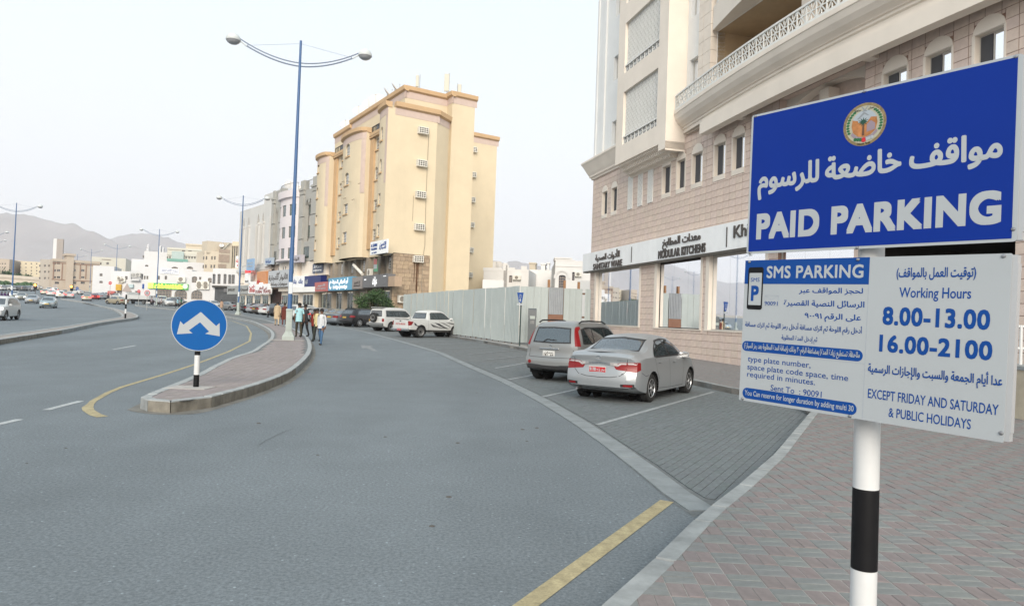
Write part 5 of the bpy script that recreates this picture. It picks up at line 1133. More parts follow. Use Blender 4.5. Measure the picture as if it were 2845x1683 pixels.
def acunit(f, s, o, z, lab, w_=.95, h=.75, d=.35, grp=None):
    p = f.p(s, o, z); t = thing('outdoor_unit', lab, 'air conditioner', tuple(p), math.atan2(f.u.y, f.u.x), grp); sg = -1 if f.n.dot(Vector((-f.u.y, f.u.x))) < 0 else 1; T = lambda x, y, z_: (x, y*sg, z_)
    mb = MB(); mb.box(0, w_, 0, d, 0, h, T=T); mb.build('casing', ACW, t, local=True); mb = MB(); mb.lathe([(h*.40, d+.005), (h*.36, d+.02), (h*.1, d+.02)], 16, T=lambda a, b, c: T(w_*.45+a, c, h/2+b)); mb.build('fan_grille', mat('fan grille', (.22, .20, .17), .7), t, local=True)
    mb = MB(); mb.box(.05, .12, -.05, d, -.05, 0, T=T); mb.box(w_-.12, w_-.05, -.05, d, -.05, 0, T=T); mb.build('bracket', ACD, t, local=True); return t
acunit(FSD, .9, .1, 2.95, 'cream outdoor unit with a round fan low on the brown stone wall')
acunit(FTW, 6.1, -.6, 5.85, 'grimy outdoor unit standing above the grey shop sign')
# shops in the podium
def shopsign(f, s0, s1, z0, z1, m, par, o0=-.35, o1=.5, texts=(), tm=None, nm='shop_sign', dp=.02):
    mb = MB(); f.box(mb, s0, s1, o0, o1, z0, z1); sg_ = mb.build(nm, m, par)
    w_ = s1-s0; h = z1-z0; flip = f.p(1, 0, 0); k = 0
    for (t_, a, b, y, c) in texts:
        # the reader stands in front: text runs against s where s increases to the reader's left
        T = (lambda x, y_, d: f.p(s1-x, o1+.005+d, z0+y_)) if f.rev else (lambda x, y_, d: f.p(s0+x, o1+.005+d, z0+y_))
        mb = MB(); text_mb(mb, t_, T, a*w_, b*w_, y*h, c*h, .03, depth=dp); mb.build('sign_lettering', tm or WHS, sg_)
    return sg_
Fr.rev = False; FTW.rev = True
mb = MB()
GR1 = mat('grey fascia', (.13, .13, .135), .5, var=.08); GR2 = mat('taupe fascia', (.24, .215, .20), .5, var=.08); CY1 = mat('cyan blue fascia', (.10, .31, .47), .45, var=.05); RD1 = mat('faded red fascia', (.42, .12, .11), .5, var=.08); BNG = mat('beige fascia', (.38, .28, .2), .7, var=.08)
WHE = mat('lit white letters', (.75, .78, .8), .5, emit=(1, 1, 1), es=.35)
shopsign(FTW, -.75, 6.25, 4.5, 5.78, GR1, tw, texts=[('\u0639\u0628\u0627\u064a\u0627\u062a', .42, .60, .25, .6), ('ABAYAT', .08, .16, .62, .09), ('www', .84, .95, .8, .07)], tm=WHE)
mb = MB(); FTW.box(mb, -2.4, -.76, -.35, .42, 4.5, 5.5); mb.build('beige_return', BNG, tw)
shopsign(FTW, 6.4, 9.5, 4.42, 5.72, GR2, tw, texts=[('\u0639 \u0639\u0633\u064a\u0631', .2, .85, .45, .3), ('perfumes', .2, .8, .2, .14)], tm=LET)
shopsign(FTW, 9.62, 18.0, 4.35, 5.85, CY1, tw, texts=[('\u0623\u0628\u0648 \u0627\u0644\u0639\u0648\u0627\u0641\u064a \u0627\u0644\u062d\u062f\u064a\u062b\u0629', .18, .85, .55, .3), ('bridge prestige', .22, .82, .15, .26), ('C', .05, .14, .15, .6)], tm=WHE)
shopsign(FTW, 18.15, 23.6, 4.32, 5.5, RD1, tw, texts=[('\u0627\u0644\u0646\u0648\u0631', .2, .8, .55, .25), ('travel agency', .15, .85, .25, .15)], tm=WHS)
shp = [(1.0, 5.9), (7.6, 10.2), (11.4, 14.2), (15.2, 18.2), (19.4, 23.3)]
SHIN = mat('bright shop interior', (.42, .38, .32), .8, var=.55, scale=2.2, emit=(1, .88, .7), es=.28)
for a, b in shp:
    mb = MB(); FTW.box(mb, a, b, -.79, -.74, .6, 4.2); w_ = mb.build('shopfront', SHIN if a != 7.6 else mat('roller shutter', (.42, .38, .31), .6, var=.1), tw)
    n = 3
    if a != 7.6:
        for k in range(n): g = MB(); s0 = a+(b-a)*k/n; FTW.box(g, s0+.04, s0+(b-a)/n-.04, -.70, -.68, .65, 4.1); g.build('pane', SHOPGLASS, w_)
        m_ = MB()
        for k in range(n+1): s0 = a+(b-a)*k/n; FTW.box(m_, s0-.04, s0+.04, -.72, -.66, .6, 4.2)
        m_.build('mullions', mat('steel mullion', (.3, .3, .29), .5), w_)
mb = MB(); mb.cur = 0
als = shopsign(FTW, -1.9, 2.6, 7.75, 9.1, SGN, tw, o0=1.0, o1=1.15, texts=[('\u0627\u0644\u0643\u0645\u064a\u0646', .58, .95, .6, .25), ('AL KAMIN', .05, .42, .6, .22), ('TRADING', .05, .42, .35, .16), ('\u0644\u0644\u062a\u062c\u0627\u0631\u0629', .55, .95, .35, .2), ('tel 2478', .1, .4, .1, .1)], tm=BLUE2, nm='hanging_sign')
mb = MB(); FTW.box(mb, 2.7, 3.7, .2, .28, 6.15, 7.5); so = mb.build('poster_board', mat('poster green', (.10, .30, .18), .6), tw); mb = MB(); FTW.box(mb, 2.72, 3.68, .281, .29, 6.9, 7.48); mb.build('poster_top', RD1, so); mb = MB(); FTW.box(mb, 2.75, 3.65, .281, .29, 6.45, 6.88); mb.build('poster_middle', WHS, so)
t = thing('rolled_awning', 'white rolled banner tube leaning out over the grey shop sign', 'awning', tuple(FTW.p(8, 0, 6))); mb = MB(); mb.tube([FTW.p(9.8, .3, 7.15), FTW.p(6.9, .3, 6.0)], .17, 10); mb.build('tube', ACW, t, smooth=True)
mb = MB()
for s, z in ((12.4, 16.9), (10.3, 16.6), (7.0, 15.9), (11.6, 14.9), (8.8, 14.4)):
    mb.tube([FTW.p(s, .9, z), FTW.p(s-2.4, 2.0, z-.55)], .025, 4)
mb.build('washing_poles', mat('rusty rod', (.18, .13, .09), .8), tw)
# roof gear
def dish(p, ang, r, lab, grp='satellite dishes on the roofs', el=40):
    t = thing('satellite_dish', lab, 'satellite dish', p, ang, grp); e = math.radians(el)
    T = lambda a, b, c: (c*math.cos(e)-b*math.sin(e)*1.0, a, 1.0+c*math.sin(e)+b*math.cos(e))
    mb = MB(); mb.lathe([(0, 0), (r*.4, .03), (r*.8, .13), (r, .22), (r*1.01, .21), (r*.8, .11)], 22, T=T, caps=False); mb.build('reflector', mat('dish white', (.58, .55, .52), .6, var=.05), t, local=True, smooth=True)
    mb = MB(); mb.tube([(0, 0, 0), (0, 0, .95)], .04, 6); mb.tube([T(0, -r*.7, .13), T(0, 0, .75)], .015, 4); mb.tube([T(0, 0, .72), T(0, 0, .8)], .06, 6); mb.build('mount', mat('galvanised steel', (.35, .35, .34), .5, metal=.5), t, local=True); return t
for k, (s, o, z, r) in enumerate(((22.7, -2.6, 25.3, .85), (17.9, -2.6, 26.0, .9), (14.4, -2.6, 26.0, .95), (12.2, -2.6, 26.0, .95), (9.3, -2.7, 26, .8), (7.1, -2.7, 26.0, .75))):
    p = FTW.p(s, o, z); dish(tuple(p), math.radians(-95 if k < 4 else -10), r, 'satellite dish on the yellow tower roof, %s from the left' % ['first', 'second', 'third', 'fourth', 'fifth', 'sixth'][k])
PANT = mat('antenna panel', (.50, .49, .42), .6, var=.05)
for k, (px, py0, py1, w_, z) in enumerate(((1158.5, 210, 251, .32, 26.0), (1240, 206, 263, .55, 26.1), (1276, 235, 275, .4, 26.1))):
    q = atz(px, py1, z); zt = DY(px, py0, q.y).z; t = thing('antenna_panel', 'upright mobile antenna panel on the yellow tower roof, %s of three' % ['leftmost', 'tall middle one', 'rightmost'][k], 'antenna', (q.x, q.y, z), 0, 'mobile antennas on the tower roof')
    mb = MB(); mb.box(-w_/2, w_/2, -.1, .1, .35, zt-z); mb.build('panel', PANT, t, local=True, bevel=.03); mb = MB(); mb.tube([(.25*(-1 if k == 2 else 1), .2, 0), (.25*(-1 if k == 2 else 1), .2, zt-z+.2)], .035, 6); mb.tube([(0, .1, .3), (.2, .2, .3)], .03, 4); mb.build('mast', MATS['galvanised steel'], t, local=True)
# ------------------------------------------------------------------ grey building with the pink bow, and the white arched one
FG = Fr((-26.168, 91.506), -38, 1); FG.rev = True
GRS = mat('grey stone cladding', (.34, .335, .31), .85, var=.08, scale=.8, bump=.15, bscale=10); PNK = mat('pinkish white render', (.60, .56, .57), .9, var=.04); WH2 = mat('old white render', (.54, .535, .515), .9, var=.06, scale=.4, stain=.12); JNT = mat('dark stone joint', (.14, .14, .13), .9, var=.1)
gb = thing('office_building', 'grey stone office building with a pinkish bowed centre and green glass windows', 'building', tuple(FG.p(6, 0, .95)))
wz = [(15.0, 16.6), (11.9, 13.5), (8.9, 10.5)]
mb = MB(); FG.box(mb, -.7, 16.9, -12, -.6, .6, 17.8); mb.build('main_block', WH2, gb)
for a, b, dp_ in ((-.7, 1.4, .35), (4.2, 5.7, .35), (12.5, 13.9, .35), (15.9, 16.9, .35)):
    z = 8.5
    for k in range(3): mb = MB(); FG.box(mb, a, b, -.6, dp_, z+.03, z+3.0); mb.build('stone_slab', GRS, gb); z += 3.07
    mb = MB(); FG.box(mb, a, b, -.6, dp_, z+.03, 18.3); FG.box(mb, a-.1, b+.1, -.6, dp_+.12, 18.3, 18.6); FG.box(mb, a+.1, b-.1, -.5, dp_-.1, 18.6, 19.7); mb.build('stone_pier_top', GRS, gb)
for a, b in ((1.4, 4.2), (13.9, 15.9)):
    mb = MB(); FG.wall(mb, a, b, 8.5, 18.3, [(a+.2, b-.2, 11.2, 16.9)], .1, .5); FG.arch_fill(mb, a+.2, (a+b)/2, 16.2, 16.95, .1, .5, 5, .6); FG.arch_fill(mb, (a+b)/2, b-.2, 16.2, 16.95, .1, .5, 5, .6); mb.build('arched_wall', GRS, gb)
    for z0, z1 in wz: window(gb, FG, a+.5, b-.3, z0, z1, -.4 if z0 > 11 else .12, JNT, GREENGLASS, 2, 1, fw=.06)
FGb = FG.sub(lambda s: .15+1.0*math.sqrt(max(0, 1-((s-9.1)/3.5)**2)) if 5.7 < s < 12.5 else 0); FGb.rev = True
mb = MB(); ops = [(s, s+1.5, z0, z1) for z0, z1 in wz for s in (6.0, 8.5, 10.8)]; FGb.wall(mb, 5.7, 12.5, 8.6, 17.6, ops, 0, .2, .4); mb.build('bowed_wall', PNK, gb, smooth=True)
mb = MB(); FGb.sweep(mb, [(0, 17.4), (.35, 17.55), (.4, 18.5), (-.5, 18.5), (-.5, 17.4)], 5.7, 12.5, .35); FGb.sweep(mb, [(0, 8.55), (.4, 8.7), (.4, 8.95), (-.5, 8.95), (-.5, 8.55)], 5.6, 12.6, .35); mb.build('bowed_cornice', PNK, gb, smooth=True)
for (a, b, c, d) in ops: window(gb, FGb, a, b, c, d, -.1, JNT, GREENGLASS, 2, 2 if 0 else 1, fw=.06)
mb = MB(); 
for a, b in ((1.5, 4.1), (5.8, 12.4), (14, 15.8)):
    f_ = FGb if a == 5.8 else FG
    n = int((b-a)/.3)
    for i in range(n+1): s = a+(b-a)*i/n; f_.box(mb, s, s+.03, .0, .03, 18.5, 19.5, 9)
    f_.sweep(mb, [(.05, 19.5), (.05, 19.57), (-.02, 19.57), (-.02, 19.5)], a, b, .4)
mb.build('roof_railing', MATS['galvanised steel'], gb)
mb = MB(); FG.box(mb, -6, 5.5, -9, -5, 17, 24.0); mb.build('rooftop_block', WHR, gb); mb = MB(); FG.box(mb, -6, 5.6, -9, -4.7, 24.0, 24.5); FG.box(mb, -6, .5, -9, -4.8, 24.5, 25.1); mb.build('rooftop_cornice', WHR, gb)
mb = MB(); FG.box(mb, -3.9, 16.9, -1.2, -.5, .6, 8.5); FG.box(mb, 5.6, 12.6, -.5, .3, 4.5, 8.6); FG.box(mb, -3.9, 4.5, -.5, .05, 6.5, 8.5) ; mb.build('podium', CRM, gb)
for s in (1.7, 2.6, 13.6, 14.5): window(gb, FG, s, s+.6, 7.0, 8.1, .06 if s < 5 else -.4, CRM, GREENGLASS, 1, 1, fw=.05)
for s in (6.5, 7.4, 9.6, 10.5): window(gb, FG, s, s+.55, 6.9, 8.1, .35, CRM, GREENGLASS, 1, 2, fw=.05)
NVY = mat('navy sign', (.01, .02, .12), .4, var=.05)
shopsign(FG, -3.5, 1.9, 5.0, 6.4, NVY, gb, o0=-.3, o1=.6, texts=[('\u0627\u0644\u0628\u0646\u0643', .05, .2, .3, .4)], tm=WHS); shopsign(FG, 1.95, 6.8, 5.0, 6.5, SGN, gb, o0=-.3, o1=.6, texts=[('\u0628\u0646\u0643', .12, .42, .35, .4), ('\u0628\u0646\u0643', .58, .88, .35, .4)], tm=BLUE2)
mb = MB(); FG.box(mb, -3.5, 6.8, -.3, .7, 4.3, 4.98); mb.build('sign_canopy', WHR, gb)
shopsign(FG, 7.0, 15.4, 5.1, 7.5, mat('pale grey sign', (.42, .44, .46), .5, var=.05), gb, o0=.3, o1=.9, texts=[('\u0627\u0644\u0623\u0646\u0648\u0627\u0631 \u0644\u0644\u062a\u062c\u0627\u0631\u0629', .04, .96, .45, .28), ('\u0645\u062c\u0648\u0647\u0631\u0627\u062a \u0648\u0633\u0627\u0639\u0627\u062a', .05, .95, .1, .2), ('\u0646\u0648\u0631', .40, .58, .78, .14)], tm=LET)
shopsign(FG, -3.0, .3, 6.8, 8.0, mat('dark blue grey board', (.10, .12, .17), .5), gb, o0=-.3, o1=.2, texts=[('\u0645\u0631\u0643\u0632', .1, .9, .6, .22), ('centre', .1, .9, .2, .2)], tm=SGN, nm='wall_board')
shopsign(FG, 2.4, 6.4, 8.3, 9.3, mat('pale lilac board', (.42, .40, .44), .6), gb, o0=.5, o1=1.1, texts=[('\u0627\u0644\u0648\u0627\u062d\u0629', .1, .9, .3, .4)], tm=LET, nm='roof_board'); shopsign(FG, 14.2, 17.1, 8.5, 9.5, mat('pale blue board', (.35, .42, .50), .6), gb, o0=.5, o1=.9, texts=[('\u0639\u064a\u0627\u062f\u0629', .1, .9, .3, .4)], tm=BLUE2, nm='roof_board')
t = mat('copper orange board', (.45, .20, .09), .5, var=.12, scale=3, emit=(1, .45, .15), es=.06)
shopsign(FG, 16.0, 20.3, 4.9, 7.55, t, gb, o0=.4, o1=1.0, texts=[('\u0645\u0637\u0639\u0645', .05, .35, .35, .3)], tm=RDP)
for a, b in ((-3, .2), (1.2, 4.8), (6.4, 9.6), (10.6, 13)):
    mb = MB(); FG.box(mb, a, b, -.48, -.44, .9, 4.1); w_ = mb.build('shopfront', SHIN, gb)
    for k in range(3): g = MB(); s0 = a+(b-a)*k/3; FG.box(g, s0+.04, s0+(b-a)/3-.04, -.4, -.38, .95, 4.0); g.build('pane', SHOPGLASS, w_)
mb = MB(); FG.box(mb, 13.4, 16.8, -.48, -.4, .9, 4.9); mb.build('dark_entrance', mat('dark brown entrance', (.05, .025, .02), .7, var=.2), gb)
wb_ = thing('white_arcade_building', 'white building with tall pointed arch recesses beside the grey office building', 'building', tuple(FG.p(24, 0, 1.2)))
mb = MB(); arch = [(21.0, 22.3), (23.2, 24.6), (28.1, 29.4), (30.7, 32.0)]; TOPW = 18.3
FG.wall(mb, 16.95, 33.6, 8.3, TOPW, [(a, b, 8.9, 17.0) for a, b in arch], 0, .7)
for a, b in arch: FG.arch_fill(mb, a, b, 15.4, 17.0, 0, .7, 7, .5)
FG.box(mb, 16.95, 33.6, -12, -.71, .8, TOPW); FG.box(mb, 16.95, 33.6, -.7, .25, 7.9, 8.3); FG.box(mb, 16.95, 24.5, -5, -1, TOPW, 20.2); FG.box(mb, 16.95, 18.8, 0, .5, 8.3, 16); mb.build('walls', WH2, wb_)
for a, b in arch:
    for z in (9.6, 12.5): window(wb_, FG, a+.4, b-.4, z, z+1.5, -.66, WFR, GLASS, 1, 2, fw=.05)
    mb = MB(); FG.box(mb, a-.15, a+.05, -.1, .2, 8.9, 15.2); FG.box(mb, b-.05, b+.15, -.1, .2, 8.9, 15.2); FG.box(mb, a-.25, a+.15, -.1, .3, 15.2, 15.5); mb.build('half_column', WH2, wb_)
mb = MB(); FG.wall(mb, 16.95, 33.6, .8, 7.9, [(s, s+.7, 6.3, 7.5) for s in (18.8, 20.6, 22.6, 24.6, 30.2, 31.6)], -.1, .3)
for s in (18.8, 20.6, 22.6, 24.6, 30.2, 31.6): FG.arch_fill(mb, s, s+.7, 7.1, 7.5, -.1, .25, 5, .5)
FG.box(mb, 16.95, 33.6, -.1, .15, 7.7, 7.9); mb.build('lower_wall', CRM, wb_)
for s in (18.8, 20.6, 22.6, 24.6, 30.2, 31.6): window(wb_, FG, s, s+.7, 6.3, 7.5, -.3, WFR, GLASS, 2, 3, fw=.04); mb = MB(); FG.box(mb, s-.15, s+.85, -.1, .1, 6.05, 6.28); mb.build('sill', CRM, wb_)
shopsign(FG, 24.9, 37.2, 4.2, 5.6, mat('silver grey fascia', (.32, .33, .32), .5, var=.06), wb_, o0=-.1, o1=.6, texts=[('\u0627\u0644\u0645\u062c\u0648\u0647\u0631\u0627\u062a', .55, .95, .4, .35), ('JEWELLERY', .05, .38, .4, .28)], tm=LET)
shopsign(FG, 20.4, 24.8, 4.2, 6.1, SGN, wb_, o0=-.1, o1=.8, texts=[('\u062f\u0628\u064a', .1, .9, .55, .3), ('OPENING', .1, .9, .12, .28)], tm=RDP)
shopsign(FG, 14.2, 20.3, 4.1, 5.6, SGN, wb_, o0=.65, o1=1.2, texts=[('\u062f\u0628\u064a \u0644\u0644\u0633\u0641\u0631', .3, .9, .5, .3), ('DUBAI TRAVEL', .05, 1.2, .1, .3)], tm=mat('dark red letters', (.20, .02, .02), .5))
LIT = mat('lit sign white', (.7, .72, .75), .5, emit=(.9, .95, 1), es=.5); mb = MB(); FG.box(mb, 17.3, 18.4, 1.0, 1.2, 5.3, 5.8); ls = mb.build('lit_sign', LIT, wb_)
shopsign(FG, 24.0, 26.2, 5.9, 7.5, SGN, wb_, o0=.8, o1=1.0, texts=[('bank', .1, .9, .1, .2)], tm=LET, nm='projecting_sign'); mb = MB(); FG.box(mb, 24.0, 26.2, .8, 1.01, 7.5, 8.0); mb.build('red_lit_panel', mat('lit red', (.5, .02, .02), .5, emit=(1, .05, .05), es=.8), wb_)
shopsign(FG, 20.6, 24.0, 7.8, 9.6, mat('sky blue board', (.25, .38, .55), .6), wb_, o0=1.3, o1=1.5, texts=[('\u0645\u0633\u062c\u062f', .1, .9, .6, .2), ('clinic', .1, .9, .3, .18)], tm=WHS, nm='projecting_sign')
for a, b in ((17.6, 20.2), (21.2, 24), (25, 28.2), (29, 31.5), (32.2, 33.4)):
    mb = MB(); FG.box(mb, a, b, -.09, -.05, 1.0, 4.1); w_ = mb.build('shopfront', SHIN, wb_)
    for k in range(3): g = MB(); s0 = a+(b-a)*k/3; FG.box(g, s0+.04, s0+(b-a)/3-.04, -.02, 0, 1.05, 4.0); g.build('pane', SHOPGLASS, wb_ if 0 else w_)
for k, (s, o, r) in enumerate(((14.6, -3, .9), (18.4, -3, .95))): p = FG.p(s, o, 19.0 if k == 0 else 20.2); dish(tuple(p), math.radians(-80), r, ['satellite dish behind the railing on the grey office building', 'satellite dish on top of the white arched building'][k])

# ------------------------------------------------------------------ farther buildings, laid out from the photograph's pixel columns
def pb(name, label, px0, px1, Y0, Y1, pytop, m, rows=(), depth=14, cat='building', parapet=0., zbase=None, fm=None, gm=GLASS, cornice=None):
    cm_ = math.cos(math.atan(((px0+px1)/2-CX)/FPX)); Ym_ = (Y0+Y1)/2; Y0, Y1 = Ym_+(Y0-Ym_)*.15, Ym_+(Y1-Ym_)*.15; P0, P1 = [DY(p_, 850, Y_*math.cos(math.atan((p_-CX)/FPX))/cm_) for p_, Y_ in ((px0, Y0), (px1, Y1))]; a = math.degrees(math.atan2(P1.x-P0.x, P1.y-P0.y)); f = Fr((P0.x, P0.y), a, -1); f.rev = False; fm = fm or FARF
    if f.n.y > 0: f.n = -f.n
    W = (Vector((P1.x, P1.y))-Vector((P0.x, P0.y))).length; zt = DY(px0, pytop, P0.y).z; zb = (zg(min(Y0, Y1))-.5) if zbase is None else zbase
    t = thing(name, label, cat, tuple(f.p(W/2, 0, zb))); ops = []
    for r in rows:
        pyt, pyb, xs, wpx, nx, nz, ar = r
        for x in xs:
            s0, z1 = fpx(f, x-wpx/2, pyt); s1, z0 = fpx(f, x+wpx/2, pyb); z1 = fpx(f, x, pyt)[1]; z0 = fpx(f, x, pyb)[1]; ops.append((s0, s1, z0, z1, nx, nz, ar))
    mb = MB(); f.wall(mb, 0, W, zb, zt, [q[:4] for q in ops], 0, .35)
    for q in ops:
        if q[6]: f.arch_fill(mb, q[0], q[1], q[3]-(q[1]-q[0])*.5*q[6], q[3], 0, .3, 5)
    for s in (0, W): mb.face([f.p(s, 0, zb), f.p(s, -depth, zb), f.p(s, -depth, zt), f.p(s, 0, zt)])
    mb.face([f.p(0, -.3, zt-.25), f.p(W, -.3, zt-.25), f.p(W, -depth, zt-.25), f.p(0, -depth, zt-.25)]); mb.face([f.p(0, -depth, zb), f.p(W, -depth, zb), f.p(W, -depth, zt), f.p(0, -depth, zt)])
    mb.face([f.p(0, 0, zt), f.p(W, 0, zt), f.p(W, -.3, zt), f.p(0, -.3, zt)]); mb.face([f.p(0, -.3, zt), f.p(W, -.3, zt), f.p(W, -.3, zt-.25), f.p(0, -.3, zt-.25)]); mb.build('walls', m, t)
    for q in ops: window(t, f, q[0], q[1], q[2], q[3], -.2, fm, gm, q[4], q[5], fw=max(.04, (q[1]-q[0])*.07), bar=.06)
    if cornice: mb = MB(); f.box(mb, -.1, W+.1, 0, .3, zt-cornice, zt+.02); mb.build('cornice', m, t)
    t['_f'] = 0; return t, f, W, zb, zt
zc = lambda x, y=0: (300+x/5.709, 640+y/5.709)
X = lambda x: 300+x/5.709
Yc = lambda y: 640+y/5.709
FARF = mat('far window frame', (.30, .25, .21), .7, var=.05); FARW = mat('far white render', (.58, .58, .585), .9, var=.04, scale=.3, stain=.06); FARC = mat('far cream render', (.50, .44, .35), .9, var=.05, scale=.3, stain=.08); FARG = mat('far grey cream render', (.50, .49, .43), .9, var=.05, scale=.3); BEI = mat('beige office render', (.42, .36, .295), .9, var=.05, scale=.2); FARY = mat('pale yellow render', (.56, .49, .36), .9, var=.04, scale=.2)
# low white arcade building left of the arched one
t, f, W, zb, zt = pb('arcade_shop_building', 'low white shop building with arched upper windows and a red roof sign', X(1640), 668, 138, 121, Yc(600), FARW, rows=[(Yc(690), Yc(850), [X(1680), X(1760), X(1855)], 7.5, 1, 1, .5), (Yc(700), Yc(850), [X(1930), X(1985)], 8, 1, 1, .5)])
mb = MB(); f.box(mb, W*.05, W, -.1, .6, fpx(f, 600, Yc(905))[1], fpx(f, 600, Yc(875))[1]); mb.build('canopy', ACD, t)
sg = shopsign(f, W*.78, W*.98, zt+.2, zt+2.4, SGN, t, o0=-.3, o1=.1, texts=[('\u0646\u0642\u0637\u0629', .05, .95, .45, .3), ('dot', .2, .8, .12, .2)], tm=RDP, nm='roof_sign')
mb = MB(); f.box(mb, W*.1, W*.98, -.05, .05, zb, fpx(f, 600, Yc(905))[1]); mb.build('dark_shopfronts', mat('dark glass front', (.07, .075, .08), .3, var=.4, scale=.8), t)
shopsign(f, W*.45, W*.98, fpx(f, 600, Yc(975))[1], fpx(f, 600, Yc(915))[1], GR1, t, o0=.05, o1=.5, texts=[('\u0627\u0644\u0633\u0631', .5, .85, .25, .5)], tm=WHS)
# bookshop building
GSG = mat('green lit sign', (.05, .28, .06), .5, emit=(.2, .9, .15), es=.12); YLT = mat('yellow lit letters', (.8, .8, .1), .5, emit=(1, .95, .1), es=1.3)
t, f, W, zb, zt = pb('bookshop_building', 'long white two-storey building with a lit green and yellow bookshop sign', X(560), X(1310), 150, 137, Yc(590), FARW,
    rows=[(Yc(720), Yc(780), [X(803), X(918)], 6.5, 1, 1, .5), (Yc(720), Yc(775), [X(580), X(625)], 5, 1, 2, .5), (Yc(940), Yc(1090), [X(880)], 44, 5, 3, 0), (Yc(935), Yc(1090), [X(1155)], 34, 4, 3, .8)])
shopsign(f, fpx(f, X(640), 800)[0], fpx(f, X(1275), 800)[0], fpx(f, X(950), Yc(930))[1], fpx(f, X(950), Yc(842))[1], GSG, t, o0=0, o1=.4, texts=[('\u0645\u0643\u062a\u0628\u0629 \u0627\u0644\u062c\u0645\u064a\u0644 \u0627\u0644\u0648\u0627\u0639\u062f', .17, .86, .55, .28), ('AL JEEL AL WAED BOOKSHOP', .15, .87, .14, .24)], tm=YLT)
shopsign(f, fpx(f, X(645), 800)[0], fpx(f, X(722), 800)[0], fpx(f, X(950), Yc(922))[1], fpx(f, X(950), Yc(845))[1], YLT, t, o0=.41, o1=.45, nm='logo_panel', texts=[('C', .3, .7, .3, .5)], tm=GSG)
s_, z_ = fpx(f, X(1233), Yc(890)); mb = MB(); mb.lathe([(.5, 0), (.5, .06), (0, .06)], 20, T=lambda a, b, c: f.p(s_+a, .42+c, z_+b)); mb.build('round_logo', mat('lit pale logo', (.5, .6, .45), .5, emit=(.8, 1, .75), es=.2), t)
shopsign(f, fpx(f, X(825), 800)[0], fpx(f, X(1112), 800)[0], fpx(f, X(950), Yc(690))[1], fpx(f, X(950), Yc(605))[1], SGN, t, o0=0, o1=.15, texts=[('\u0645\u062f\u0631\u0633\u0629 \u062a\u0639\u0644\u064a\u0645 \u0627\u0644\u0633\u064a\u0627\u0642\u0629', .05, .95, .7, .18), ('MUSCAT DRIVING TRAINING', .05, .95, .42, .15), ('institute', .2, .8, .12, .14)], tm=BLUE2, nm='wall_banner')
acunit(f, *fpx(f, X(1100), Yc(818))[:1], 0., fpx(f, X(1100), Yc(818))[1], 'wide window air conditioner on the white wall above the green sign', 1.6, 1.1, .5)
t, f, W, zb, zt = pb('corner_building', 'plain white corner building with arched openings and four stacked outdoor units', X(1310), X(1660), 137, 131, Yc(645), FARW, rows=[(Yc(730), Yc(830), [X(1372)], 14, 2, 3, .5), (Yc(752), Yc(830), [X(1615)], 10, 2, 3, .5), (Yc(738), Yc(785), [X(1462)], 6, 1, 2, 0), (Yc(948), Yc(1095), [X(1410)], 30, 4, 3, .8)])
for k, (x, y) in enumerate(((1427, 880), (1427, 930), (1530, 880), (1530, 935))):
    s_, z_ = fpx(f, X(x-22), Yc(y)); acunit(f, s_, 0, z_, 'outdoor unit on the white corner building, %s' % ['upper of the left pair', 'lower of the left pair', 'upper of the right pair', 'lower of the right pair'][k], 1.15, .95, .4, 'outdoor units on the corner building')
# row of older white shops to the left of the bookshop
t, f, W, zb, zt = pb('white_shop_row', 'weathered pale blue-white shop row with balconies and clutter of air conditioners', X(20), X(560), 176, 152, Yc(640), FARW, rows=[(Yc(690), Yc(780), [X(375), X(540)], 5, 1, 1, 0), (Yc(725), Yc(780), [X(160), X(290)], 7, 2, 1, 0), (Yc(960), Yc(1090), [X(60), X(180), X(330), X(470)], 14, 3, 1, 0)])
mb = MB(); f.box(mb, W*.62, W*.9, 0, .9, fpx(f, X(440), Yc(800))[1], fpx(f, X(440), Yc(780))[1])
for i in range(9): s = W*(.62+.28*i/8); f.box(mb, s, s+.07, .8, .87, fpx(f, X(440), Yc(780))[1], fpx(f, X(440), Yc(640))[1])
mb.build('balcony_bars', FARW, t)
for x0, x1, y0, y1, m_, tt in ((20, 130, 960, 1040, RD1, ''), (145, 225, 855, 950, mat('amber board', (.50, .30, .04), .5, var=.1), ''), (345, 415, 855, 910, mat('pale cyan board', (.4, .5, .52), .5), ''), (565, 632, 850, 925, BLUE2, '')):
    mb = MB(); f.box(mb, fpx(f, X(x0), 800)[0], fpx(f, X(x1), 800)[0], .1, .6, fpx(f, X(x0), Yc(y1))[1], fpx(f, X(x0), Yc(y0))[1]); mb.build('shop_board', m_, t)
for k in range(5): s_, z_ = fpx(f, X([155, 175, 215, 395, 455][k]), Yc([790, 830, 815, 740, 735][k])); acunit(f, s_, .1, z_, 'grey outdoor unit on the weathered shop row, number %s from the left' % ['one', 'two', 'three', 'four', 'five'][k], 1.1, .9, .4, 'outdoor units on the shop row')
pb('white_house', 'plain white upper house rising behind the bookshop row', X(340), X(900), 190, 180, Yc(450), FARW, depth=20, rows=[(Yc(545), Yc(575), [X(615)], 9, 1, 1, .6)])
pb('white_house', 'white house with rounded parapet windows behind the bookshop sign', X(860), X(1300), 175, 170, Yc(490), FARW, depth=16, rows=[(Yc(575), Yc(612), [X(1060)], 20, 3, 1, .8)])
pb('white_house', 'white house block with a domed window left of the cream flats', X(1160), X(1660), 172, 165, Yc(500), FARW, depth=16, rows=[(Yc(570), Yc(615), [X(1300)], 18, 3, 1, .8)])
t, f, W, zb, zt = pb('mosque', 'white mosque block with a small tiered minaret against the mountain', X(535), X(920), 240, 235, Yc(325), FARW, depth=20, rows=[(Yc(395), Yc(440), [X(562)], 4, 1, 1, 0)], cat='mosque')
